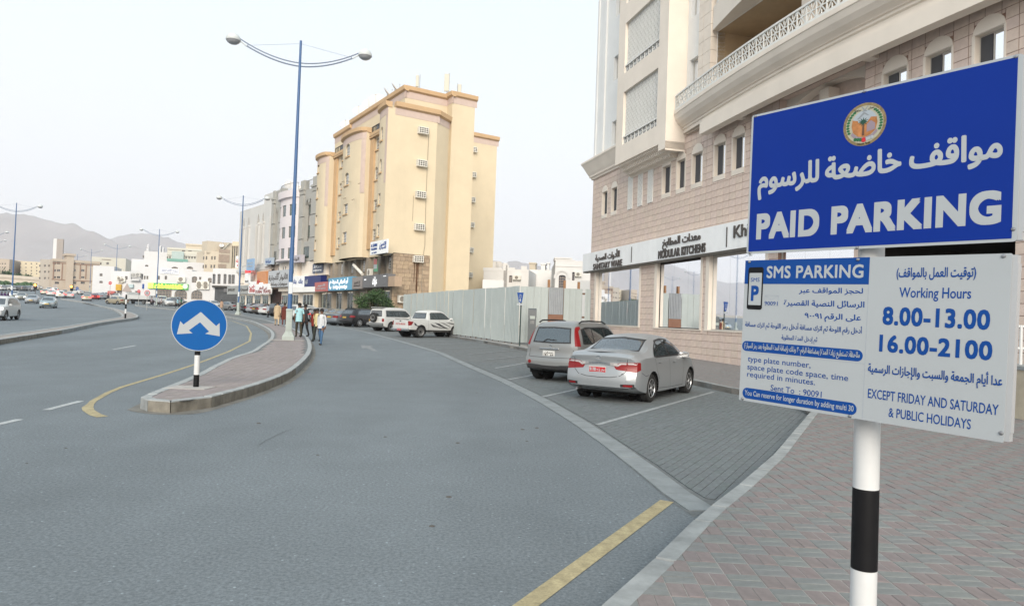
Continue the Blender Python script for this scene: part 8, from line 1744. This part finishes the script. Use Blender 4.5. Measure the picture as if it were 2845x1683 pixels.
put_car('sedan', 338, 846, -68, GLD, 'gold saloon seen from the side in front of the flatbed truck', None, False, TG)
put_car('sedan', 284, 831, -60, SILV, 'silver car waiting beyond the dark red one', None, False, TG); put_car('sedan', 222, 818, -75, WHP_, 'white saloon parked crosswise below the traffic light', None, False, 'cars parked far off')
put_car('sedan', 472, 850, 150, WHP_, 'white saloon parked nose out behind the men on the median', None, True, 'cars parked far off'); put_car('suv', 452, 846, 150, WHP_, 'white van-like SUV just left of the nose-out white saloon', None, True, 'cars parked far off'); put_car('suv', 505, 851, 120, GRYP, 'grey SUV behind the men in blue and green shirts', None, True, 'cars parked far off')
put_car('sedan', 560, 856, 140, WHP_, 'white car mostly hidden behind the round blue sign', None, True, 'cars parked far off'); put_car('sedan', 598, 858, 140, WHP_, 'white car behind the man in the tan shirt', None, True, 'cars parked far off'); put_car('sedan', 650, 862.5, -62, SILV2, 'grey silver saloon parked side-on beside the second lamp post', None, False, 'cars parked far off')
cols = [WHP_, SILV, CRMP, WHP_, GLD, WHP_, GRYP, WHP_]
for i in range(12):
    px = 4+i*9.6; put_car('sedan' if i % 3 else 'suv', px, 807-.9*(i % 3)*3+px*.02, -80+(i % 3)*8, cols[i % 8], 'small pale car in the distant car park below the bridge, number %d from the left' % (i+1), None, False, 'cars in the distant car park')
for i in range(5): put_car('sedan', 300+i*10, 828+i*1.2, -60, cols[(i+3) % 8], 'small car parked along the far shop row, %s from the left' % ['first', 'second', 'third', 'fourth', 'fifth'][i], None, False, 'cars along the far shop row')
for v in simp.values():
    for c in KM.get(v.name, []):
        for d in KM.get(c.name, []): bpy.data.objects.remove(d)
        bpy.data.objects.remove(c)
    bpy.data.objects.remove(v)
# flatbed truck
tp = G(392, 845); tk = thing('flatbed_truck', 'white flatbed truck with drop sides passing behind the banded post', 'truck', (tp.x, tp.y, tp.z), math.radians(158), TG)
mb = MB(); mb.box(-3.2, 2.2, -1.1, 1.1, .95, 1.1); mb.box(-3.2, 2.2, 1.06, 1.1, 1.1, 1.75); mb.box(-3.2, 2.2, -1.1, -1.06, 1.1, 1.75); mb.box(-3.2, -3.16, -1.06, 1.06, 1.1, 1.75); mb.box(2.16, 2.2, -1.06, 1.06, 1.1, 2.3); mb.build('cargo_bed', WHP_, tk, local=True)
mb = MB(); P = [(2.35, .55), (4.35, .55), (4.4, 1.25), (4.05, 2.25), (2.35, 2.3)]; mb.prism(P, -1.0, 1.0, T=lambda a, b, c: (a, c, b)); mb.build('cab', WHP_, tk, local=True, bevel=.06)
for sg in (1, -1): mb = MB(); mb.prism([(2.7, 1.4), (4.0, 1.4), (3.8, 2.1), (2.7, 2.12)], 1.005*sg, 1.02*sg, T=lambda a, b, c: (a, c, b)); mb.build('side_window', DKGLASS, tk, local=True)
mb = MB(); mb.prism([(-.85, 0), (.85, 0), (.8, .8), (-.8, .8)], 0, .02, T=lambda a, b, c: (4.40-.28*b/.8-.02+c, a, 1.38+b)); mb.build('windscreen', DKGLASS, tk, local=True); mb = MB(); mb.box(-3.1, 4.2, -.4, .4, .6, .95); mb.box(-2.6, 1.6, -.95, .95, .5, .9); mb.build('chassis', UND, tk, local=True)
for x in (-1.8, 3.3):
    for sg in (1, -1): wheel(tk, x, sg*.92, .42, .24, sg, 'steel', 18)
# ------------------------------------------------------------------ people
SKIN = mat('brown skin', (.13, .07, .045), .7, var=.05); HAIR = mat('black hair', (.012, .010, .009), .8, var=.1); SHOE = mat('dark shoe', (.03, .025, .02), .7); SOLE = mat('pale shoe', (.45, .45, .44), .7)
def cloth(n, c): return mat('cloth ' + n, c, .9, var=.10, scale=6, bump=.5, bscale=14)
def person(label, px, py, face, H=1.72, shirt=None, trou=None, stride=.25, robe=False, sleeve='long', dz=0., arms=(.12, -.18), grp=None, off=(0, 0), shoe=SHOE, scarf=None, skin=SKIN):
    """face: heading in degrees clockwise from +Y; x local = forward, y = left"""
    p = G(px, py, dz); t = thing('person', label, 'person', (p.x+off[0], p.y+off[1], p.z), math.radians(90-face), grp); k = H/1.75
    ph_ = stride; V = []; E_ = []; R_ = []; K = []
    def add(x, y, z, r, kind, par=None, ry=None):
        V.append((x*k, y*k, z*k)); R_.append((r*k, (ry or r)*k)); K.append(kind)
        if par is not None: E_.append((par, len(V)-1))
        return len(V)-1
    pel = add(0, 0, .95, .115, 't', None, .155); wa = add(.01, 0, 1.10, .10, 's', pel, .14); ch_ = add(.0, 0, 1.30, .115, 's', wa, .148); up_ = add(-.01, 0, 1.42, .085, 's', ch_, .12); nk = add(.0, 0, 1.50, .052, 'k', up_); hd = add(.02, 0, 1.60, .082, 'k', nk, .075); hd2 = add(.02, 0, 1.69, .075, 'k', hd, .07)
    for sg, ph2, am in ((1, ph_, arms[0]), (-1, -ph_, arms[1])):
        hip = add(.0, sg*.09, .90, .10, 't', pel); kn = add(ph2*.55+.03, sg*.10, .50, .065, 't', hip); an = add(ph2*1.0-.06*(1 if ph2 < 0 else 0), sg*.10, .10+(.04 if ph2 < 0 else 0), .048, 't', kn); he = add(ph2-.02, sg*.10, .045, .045, 'f', an); to = add(ph2+.15, sg*.12, .035, .035, 'f', he)
        sh = add(-.01, sg*.165, 1.41, .056, 's', up_); el = add(-.03+am*.35, sg*.215, 1.13, .042, 's' if sleeve == 'long' else 'h', sh); wr = add(am, sg*.225, .90, .032, 'h', el); hn = add(am+.02, sg*.222, .82, .035, 'h', wr); fi = add(am+.04, sg*.215, .755, .022, 'h', hn); th = add(am+.06, sg*.195, .80, .013, 'h', wr)
    me = bpy.data.meshes.new('p'); me.from_pydata(V, E_, []); o = bpy.data.objects.new('p', me); COL.objects.link(o); md = o.modifiers.new('s', 'SKIN'); md.use_smooth_shade = True
    if not me.skin_vertices: bm = bmesh.new(); bm.from_mesh(me); bm.verts.layers.skin.verify(); bm.to_mesh(me); bm.free()
    for i, sv in enumerate(me.skin_vertices[0].data): sv.radius = R_[i]; sv.use_root = (i == 0)
    sb = o.modifiers.new('u', 'SUBSURF'); sb.levels = 1; sb.render_levels = 1; dg = bpy.context.evaluated_depsgraph_get(); m2 = bpy.data.meshes.new_from_object(o.evaluated_get(dg)); bpy.data.objects.remove(o)
    m2.materials.clear()
    for m_ in (skin, shirt, trou, shoe): m2.materials.append(m_)
    VV = [Vector(v) for v in V]
    for f in m2.polygons:
        c = f.center; i = min(range(len(VV)), key=lambda j: (VV[j]-c).length-R_[j][0]*.5); kd = K[i]; z = c.z/k; m_ = {'k': 0, 'h': 0, 's': 1, 't': 2, 'f': 3}[kd]
        if kd == 'h' and sleeve == 'long' and z > .93: m_ = 1
        if kd == 'h' and sleeve == 'short' and z > 1.20: m_ = 1
        if kd in 'ts' and z > .93 and kd != 'h': m_ = 1
        f.material_index = m_; f.use_smooth = True
    m2.name = 'body'; obj('body', m2, t)
    mb = MB(); T = lambda a, b, c: ((.005+a*1.12)*k, b*1.0*k, (1.665+c)*k); mb.lathe([(.093, -.045), (.098, 0), (.092, .05), (.065, .09), (0, .108)], 14, T=T, caps=False); mb.build('hair', HAIR if not scarf else scarf, t, local=True, smooth=True)
    mb = MB(); mb.lathe([(.016, -.02), (.02, -.01), (.008, .035)], 6, T=lambda a, b, c: ((.108+a)*k, b*k, (1.615+c)*k))
    for sg in (1, -1): mb.lathe([(0, -.03), (.022, 0), (0, .03)], 6, T=lambda a, b, c: ((.01+a)*k, (sg*.084+b*.4)*k, (1.615+c)*k))
    mb.build('nose_and_ears', skin, t, local=True, smooth=True)
    mb = MB()
    for sg in (1, -1): mb.lathe([(.010, 0), (0, .004)], 6, T=lambda a, b, c: ((.093+c)*k, (sg*.032+a)*k, (1.64+b*.6)*k))
    mb.build('eyes', UND, t, local=True)
    # hem of a loose shirt or a robe
    zt, zb = (1.38, .48) if robe else (1.28, .80); mb = MB(); n = 20; lv = 9 if robe else 5
    for j in range(lv):
        z = zt+(zb-zt)*j/(lv-1); w_ = (.150 if j == 0 else (.18+.06*(j/(lv-1)) if robe else .155+.018*(j/(lv-1)))); d_ = w_*.70
        for i in range(n): a = 2*PI*i/n; fl = 1+(.05*math.sin(a*5+j*.4))*(j/(lv-1)); mb.v.append((d_*math.cos(a)*fl*k+(.02 if robe else 0), w_*math.sin(a)*fl*k, z*k))
    for j in range(lv-1):
        for i in range(n): mb.f.append((j*n+i, j*n+(i+1) % n, (j+1)*n+(i+1) % n, (j+1)*n+i)); mb.mi.append(0)
    mb.build('robe' if robe else 'shirt_hem', shirt, t, local=True, smooth='all')
    return t
C = cloth
person('man in a loose white shirt and blue jeans walking towards us on the road', 891, 958, 188, 1.74, C('white', (.50, .52, .54)), C('blue jeans', (.055, .12, .22)), .22, arms=(.05, -.1))
person('man in a pale yellow shirt half hidden behind the man in white', 879, 948, 185, 1.72, C('pale yellow', (.52, .44, .24)), C('dark green trousers', (.03, .035, .028)), -.2, sleeve='short')
person('man in a red shirt at the back of the three walking men', 872, 945, 185, 1.68, C('red', (.30, .035, .025)), C('black trousers', (.018, .018, .02)), .2)
person('man in a pale blue polo shirt standing with his back turned near the lamp pedestal', 829, 936.5, -25, 1.78, C('pale blue', (.33, .56, .60)), C('dark olive trousers', (.04, .035, .022)), .10, dz=.2, sleeve='short', arms=(.10, -.2))
person('man in a dark shirt facing the one in pale blue', 846, 935, -60, 1.72, C('charcoal', (.05, .05, .055)), C('black trousers', (.018, .018, .02)), .14, dz=.2)
person('man in a long beige robe walking away along the island', 769, 904, -20, 1.80, C('beige', (.44, .34, .22)), C('beige', (.44, .34, .22)), .26, robe=True, dz=.2)
person('person in a long maroon robe walking beside the beige robe', 789, 905, -15, 1.72, C('maroon', (.10, .022, .015)), C('maroon', (.10, .022, .015)), -.24, robe=True, dz=.2, shoe=SOLE)
person('boy in a grey shirt crossing behind the robed walkers', 744, 881.5, 20, 1.6, C('blue grey', (.28, .32, .37)), C('black trousers', (.018, .018, .02)), .2)
person('man in a bright blue shirt seen over the roofs of the parked cars', 680, 863, 30, 1.7, C('bright blue', (.10, .24, .42)), C('black trousers', (.018, .018, .02)), .1)
person('man in a long tan shirt beside the rim of the round blue sign', 615, 862, -30, 1.74, C('tan', (.36, .25, .18)), C('grey trousers', (.18, .17, .16)), .15, robe=True)
for (x, y), lb_, sc_, tc_ in (((688, 1200), 'man in a mauve shirt at the left of the group on the far median', (.34, .27, .30), (.05, .05, .06)), ((738, 1190), 'man in a pale shirt second in the group on the far median', (.42, .45, .5), (.06, .06, .08)), ((800, 1210), 'man in a white shirt third in the group on the far median', (.48, .48, .5), (.04, .04, .04)), ((842, 1212), 'man in a cream shirt at the right of the group on the far median', (.44, .38, .36), (.09, .08, .08)), ((1100, 1236), 'man in a sky blue shirt striding left of the green shirt', (.30, .50, .58), (.02, .02, .03)), ((1157, 1222), 'man in a dark green shirt behind the round sign rim', (.03, .12, .06), (.015, .015, .02))):
    person(lb_, 300+x/5.709, 640+y/5.709, 60, 1.72, C('s%d' % x, sc_), C('t%d' % x, tc_), .22, dz=.1)
person('dark figure standing by the far shops near the dark red car', 300, 838, 90, 1.7, C('dark', (.03, .03, .035)), C('black trousers', (.018, .018, .02)), .1)
person('person in a white robe near the far shops', 307, 838, 90, 1.75, C('robe white', (.5, .5, .5)), C('robe white', (.5, .5, .5)), .1, robe=True)
for i, c_ in enumerate(((.06, .03, .10), (.08, .03, .12), (.05, .03, .08))): person('person in purple seen over the white SUV at the left edge, %s' % ['leftmost', 'middle', 'rightmost'][i], 4+i*9, 835+i, 90, 1.7, C('purple%d' % i, c_), C('black trousers', (.018, .018, .02)), .1)
# ------------------------------------------------------------------ metal hoarding
PANM = mat('galvanised sheet', (.355, .395, .39), .6, metal=.1, var=.06, scale=1.2, stain=.06)
fa = [Vector((-9.6, 61.2)), Vector((-4.05, 47.35)), Vector((.42, 37.6))]; fbn = [Vector((.42, 37.6)), Vector((4.35, 38.4))]
fen = thing('site_fence', 'tall grey corrugated sheet fence round the vacant lot', 'fence', (-2, 42, .4))
def panel(a, b, h, zt=None, m_=PANM, rib=.16, nm='sheet_panel', amp=.022, z0=None):
    e = (b-a); L = e.length; e.normalize(); n = Vector((e.y, -e.x)); z0 = zg((a.y+b.y)/2)+.24+random.uniform(-.03, .03) if z0 is None else z0; z1 = (zt or 3.52)+random.uniform(-.015, .015); mb = MB(); k = max(2, int(L/rib)); pts = []
    for i in range(k):
        for f_, o_ in ((0, 0), (.62, 0), (.70, 1), (.90, 1)): pts.append((L*(i+f_)/k, o_*amp))
    pts.append((L, 0)); lean = random.uniform(-.02, .02)
    for (s0, o0), (s1, o1) in zip(pts, pts[1:]):
        q = [a+e*s0+n*o0, a+e*s1+n*o1, a+e*s1+n*(o1+lean), a+e*s0+n*(o0+lean)]; mb.face([(q[0].x, q[0].y, z0), (q[1].x, q[1].y, z0), (q[2].x, q[2].y, z1), (q[3].x, q[3].y, z1)])
    return mb.build(nm, m_, fen)
def run(P0, P1, w_=.98, gap=.02, **k):
    n = max(1, round((P1-P0).length/w_)); e = (P1-P0)/n
    for i in range(n): a = P0+e*i; panel(a+e.normalized()*random.uniform(.0, gap*1.6), P0+e*(i+1)-e.normalized()*random.uniform(0, gap*1.6), 3, **k)
run(fa[0], fa[1]); run(fa[1], fa[2])
e = (fbn[1]-fbn[0]); f = lambda px: fbn[0]+e*((px-1446)/(1638-1446))
run(f(1446), f(1523), rib=.3, amp=.012); panel(f(1523.5), f(1563), 3, rib=.1, amp=.03, m_=mat('old zinc sheet', (.27, .29, .31), .5, metal=.4, var=.1), nm='corrugated_sheet', z0=2.05)
a, b = f(1523.5), f(1563); mb = MB(); mb.face([(a.x, a.y, .55), (b.x, b.y, .55), (b.x, b.y, 2.05), (a.x, a.y, 2.05)]); mb.build('plywood_board', mat('brown plywood', (.20, .105, .07), .85, var=.12, scale=2), fen)
run(f(1564), f(1615), rib=.3, amp=.012); panel(f(1622), f(1638), 3, rib=.12)
for px, m_ in ((1618.5, None),):
    q = f(px)
    for z in (1.9, 3.2): mb = MB(); mb.box(q.x-.13, q.x+.13, q.y+.08, q.y+.14, z, z+.1); mb.build('timber_rail', mat('timber', (.14, .08, .05), .9), fen)
for px, top in ((1523, 777), (1605, 783), (1566, 779)): q = f(px); zt = DY(px, top, q.y+.3).z; mb = MB(); mb.box(q.x-.07, q.x+.07, q.y+.25, q.y+.38, .4, zt); mb.build('timber_post', mat('orange brown timber', (.27, .15, .08), .9, var=.2, scale=5), fen)
for i in range(12):
    q = fa[1].lerp(fa[2], i/12); mb = MB(); mb.box(q.x-.03, q.x+.03, q.y+.1, q.y+.16, .3, 3.4); mb.build('steel_post', mat('rusty steel', (.12, .08, .06), .8), fen)
# meter sign and pay machine
mb_ = DY(1443.7, 955, 36.1); mb_.z = zg(36.1)+.1; ms = thing('meter_sign', 'small blue tapered sign with a white arrow on a thin dark pole by the fence', 'sign', tuple(mb_)); MY = mb_.y
mb = MB(); mb.tube([(mb_.x, MY, mb_.z), (mb_.x, MY, DY(1444, 814, MY).z)], .035, 8); mb.build('pole', mat('dark green pole', (.03, .05, .05), .6), ms)
PZ = [DY(*q, MY-.06) for q in ((1437, 812.5), (1455, 812.5), (1450.5, 838), (1446.5, 842), (1441.5, 838))]; mb = MB(); mb.face(PZ); mb.face([(p.x, p.y+.03, p.z) for p in PZ])
for i in range(5): q, r = PZ[i], PZ[(i+1) % 5]; mb.face([q, r, (r.x, r.y+.03, r.z), (q.x, q.y+.03, q.z)])
pl = mb.build('blue_plate', BLUE2, ms); q = PZ[0]; cx_ = (PZ[0].x+PZ[1].x)/2
mb = MB(); s_ = 1/58.; zc_ = PZ[0].z; A = [(-1.2, -15), (1.2, -15), (1.2, -20), (3.2, -20), (0, -24.5), (-3.2, -20), (-1.2, -20)]; mb.face([(cx_+a/52., MY-.065, zc_+b/52.) for a, b in A]); mb.build('white_arrow', WHS, pl)
for s__, y_, h_ in (('\u0645\u0648\u0627\u0642\u0641', -8, 3.2), ('\u062a\u0630\u0627\u0643\u0631', -13, 2.6)): mb = MB(); text_mb(mb, s__, lambda u, v, d: (cx_+u, MY-.065-d, zc_+v), -.08, .08, y_/52., h_/52., .03); mb.build('lettering', WHS, pl)
mb = MB(); a, b = DY(1436, 843, MY-.05), DY(1456, 848, MY-.05); mb.box(a.x, b.x, MY-.07, MY-.05, b.z, a.z); mb.build('name_strip', WHS, ms)
q = G(1478, 960, .15); q = Vector((DY(1478, 900, 36.2).x, 36.2, zg(36.2)+.15)); pm = thing('parking_meter', 'dark grey ticket machine standing before the fence behind the silver SUV', 'ticket machine', tuple(q)); W_ = .22
mb = MB(); mb.box(q.x-.20, q.x+.20, q.y-.15, q.y+.2, q.z, q.z+1.5); mb.prism([(-.15, 1.5), (.2, 1.5), (.2, 1.98), (-.1, 1.90)], -.22, .22, T=lambda a, b, c: (q.x+c, q.y+a, q.z+b)); mb.build('cabinet', mat('meter grey', (.09, .10, .105), .5), pm, bevel=.015)
mb = MB(); mb.box(q.x-.12, q.x+.14, q.y-.165, q.y-.152, q.z+1.42, q.z+1.58); mb.build('screen', mat('lcd grey green', (.32, .36, .34), .3), pm); mb = MB()
for i in range(3):
    for j in range(3): mb.box(q.x-.08+i*.07, q.x-.04+i*.07, q.y-.165, q.y-.15, q.z+1.18+j*.06, q.z+1.22+j*.06)
mb.build('keypad', mat('key grey', (.3, .3, .3), .5), pm)
# ------------------------------------------------------------------ plants
LEAF = [mat('leaf %d' % i, c, .6, var=.25, scale=8, spec=.3) for i, c in enumerate(((.03, .065, .022), (.045, .09, .03), (.07, .125, .042)))]; BARK = mat('bark', (.10, .08, .06), .95, var=.2, scale=8)
def leafy(name, label, p, w_, h, zb, n, lf=.16, grp=None, clumps=26, seed=1, cat='tree', spread=.9, droop=0.):
    rg = random.Random(seed); t = thing(name, label, cat, tuple(p), 0, grp); mb = MB(); mb.tube([(0, 0, 0), (.05*w_, .03, zb*.6), (0, 0, zb+h*.35)], [max(.03, .03*w_), max(.025, .02*w_), .01], 7)
    cs = []
    for i in range(clumps):
        a = rg.uniform(0, 2*PI); r = math.sqrt(rg.random())*w_/2*spread; z = zb+h*(.12+.80*rg.random()); r *= (1-.55*abs((z-zb)/h-.45)); c = Vector((r*math.cos(a), r*math.sin(a), z)); cs.append((c, rg.uniform(.16, .30)*min(w_, h)*.9))
        mb.tube([(0, 0, zb*.8), (c.x*.5, c.y*.5, (zb+c.z)/2), tuple(c)], [.02*w_, .012*w_, .004*w_], 4)
    mb.build('trunk', BARK, t, local=True); mb = MB()
    for i in range(n):
        c, r = cs[rg.randrange(len(cs))]; d = Vector((rg.gauss(0, 1), rg.gauss(0, 1), rg.gauss(0, .8))); d.normalize(); q = c+d*r*rg.random()**.45; u = Vector((rg.gauss(0, 1), rg.gauss(0, 1), rg.gauss(0, .5)-droop)).normalized(); v = u.cross(Vector((rg.gauss(0, 1), rg.gauss(0, 1), rg.gauss(0, 1)))).normalized(); s_ = lf*rg.uniform(.6, 1.25); mb.cur = 0 if rg.random() < .45 else (1 if rg.random() < .7 else 2)
        mb.face([q-u*s_/2, q+v*s_*.26, q+u*s_/2, q-v*s_*.26])
    o = mb.build('crown', LEAF, t, local=True); return t
bp_ = Vector((DY(1040, 850, 66.5).x, 66.5, zg(66.5)))
leafy('street_tree', 'leafy green street tree growing before the grey shop sign', bp_, 4.0, 2.7, .7, 6000, .19, clumps=34, seed=3)
for k, (px, w_, h_, zb_) in enumerate(((6, 12, 9, 2), (20, 8, 6, 2), (42, 9, 6, 2), (62, 10, 5.5, 2), (92, 9, 6.5, 2))):
    q = DY(px, 780, 285); q.z = 6; zt_ = DY(px, [752, 760, 762, 768, 765][k], 285).z; leafy('roadside_tree', 'distant dark green tree above the bridge, %s from the left' % ['first', 'second', 'third', 'fourth', 'fifth'][k], q, w_, h_, zt_-6-h_, 900, .9, 'trees by the bridge', 14, seed=20+k)
def palm(label, px, Y, ztop_py, seed):
    rg = random.Random(seed); q = DY(px, 800, Y); zb = zg(Y); zt_ = DY(px, ztop_py, Y).z; t = thing('palm_tree', label, 'palm', (q.x, Y, zb), 0, 'date palms by the bridge'); h = zt_-zb-1.2; mb = MB(); mb.tube([(0, 0, 0), (0, 0, h)], [.3, .22], 8); mb.build('trunk', BARK, t, local=True); mb = MB()
    for i in range(26):
        a = rg.uniform(0, 2*PI); el = rg.uniform(-.2, 1.2); P = []
        for j in range(6): u = j/5; P.append(Vector((math.cos(a)*2.6*u*math.cos(el*.5), math.sin(a)*2.6*u*math.cos(el*.5), h+2.0*u*math.sin(el)-2.0*u*u)))
        for A, B in zip(P, P[1:]):
            n_ = Vector((-math.sin(a), math.cos(a), 0))*.35; mb.face([A, A+n_-Vector((0, 0, .2)), B+n_*.8-Vector((0, 0, .25)), B]); mb.face([A, A-n_-Vector((0, 0, .2)), B-n_*.8-Vector((0, 0, .25)), B])
    mb.build('crown', LEAF[1], t, local=True)
palm('date palm at the left edge before the bridge', 8, 225, 772, 1); palm('slim date palm between the two bridge trees', 58, 225, 778, 2); palm('date palm left of the beige office block', 79, 230, 776, 3)
# ------------------------------------------------------------------ signs and signals
SGR = mat('sign back grey', (.34, .29, .27), .7, var=.05); SRD = mat('no entry red', (.50, .03, .04), .5, var=.03)
def banded(t, p, h, r=.05, n=6):
    for i in range(n): mw = MB(); mw.lathe([(r, h*i/n), (r, h*(i+1)/n)], 10, T=lambda a, b, c: (p.x+a, p.y+b, p.z+c)); mw.build('white_band' if i % 2 else 'black_band', WHT if i % 2 else BLK, t)
p = G(348, 884, .2); t = thing('triangular_sign', 'plain back of a triangular sign on a banded post at the median tip', 'road sign', tuple(p)); zt_ = DY(350, 787, p.y).z; zb_ = DY(350, 810, p.y).z; banded(t, p, zt_-p.z-.15, .065, 7)
hw = (13.4/FPX)*p.y; mb = MB(); mb.prism([(-hw, 0), (hw, 0), (0, zt_-zb_)], 0, .03, T=lambda a, b, c: (p.x+.08+a, p.y-.09-c, zb_+b)); mb.build('back_plate', SGR, t)
def rsign(label, px, py, Y, rpx, face, mark=None, zb=None, nm='road_sign'):
    q = DY(px, py, Y); r = rpx/FPX*Y; t = thing(nm, label, 'road sign', (q.x, Y, zg(Y))); mb = MB(); mb.tube([(q.x, Y+.06, zg(Y)), (q.x, Y+.06, q.z+r*.6)], .045, 8); mb.build('pole', MATS['galvanised steel'], t)
    T = lambda a, b, c: (q.x+a, Y-c, q.z+b); mb = MB(); mb.lathe([(r, -.02), (r, 0), (0, 0)], 24, T=T); pl = mb.build('plate', face[0], t)
    if face[1]: mb = MB(); mb.lathe([(r*.78, .004), (0, .004)], 24, T=T, caps=False); mb.build('plate_field', face[1], pl)
    if mark == 'bar': mb = MB(); mb.prism([(-r*.65, -r*.16), (r*.65, -r*.16), (r*.65, r*.16), (-r*.65, r*.16)], .008, .012, T=T); mb.build('white_bar', WHS, pl)
    if mark == 'uturn': mb = MB(); mb.tube([T(-r*.28, -r*.45, .02), T(-r*.28, r*.15, .02), T(-r*.15, r*.38, .02), T(r*.1, r*.38, .02), T(r*.25, r*.15, .02), T(r*.25, -r*.15, .02)], r*.07, 5); mb.prism([(r*.05, -r*.12), (r*.45, -r*.12), (r*.25, -r*.45)], .008, .02, T=T); mb.build('u_turn_arrow', LET, pl); 
rsign('no entry sign in front of the bookshop row', X(490), Yc(965), 122, 4.4, (SRD, None), 'bar'); rsign('no entry sign higher up at the end of the shop row', X(35), Yc(835), 150, 4.6, (SRD, None), 'bar')
rsign('round no U-turn sign with a thin red rim beside the truck', X(622), Yc(993), 100, 7.8, (SRD, WHS), 'uturn')
rsign('distant blue arrow sign beside the waiting cars', *z3(935, 1052), 190, 4.5, (BLUE2, None), 'bar')
rsign('distant triangular warning sign in front of the beige office', *z3(668, 1025), 185, 5, (WHS, SGR), None)
ORG = mat('lit orange signal', (.8, .25, .02), .4, emit=(1, .32, .05), es=6)
for k, (x, y) in enumerate(((425, 1012), (865, 1030))):
    q = DY(*z3(x, y), 185); t = thing('traffic_light', ['lit orange traffic light left of the beige office', 'lit orange traffic light in front of the beige office'][k], 'traffic light', (q.x, 185, zg(185)), 0, 'traffic lights'); mb = MB(); mb.tube([(q.x, 185.2, zg(185)), (q.x, 185.2, q.z-.4)], .08, 6); mb.build('pole', LET, t)
    mb = MB(); mb.box(q.x-.3, q.x+.3, 185, 185.35, q.z-1.2, q.z+.45); mb.build('signal_head', BLK, t); mb = MB(); mb.lathe([(.32, 0), (.25, .1), (0, .13)], 12, T=lambda a, b, c: (q.x+a, 185-c, q.z+b)); mb.build('lit_lens', ORG, t)
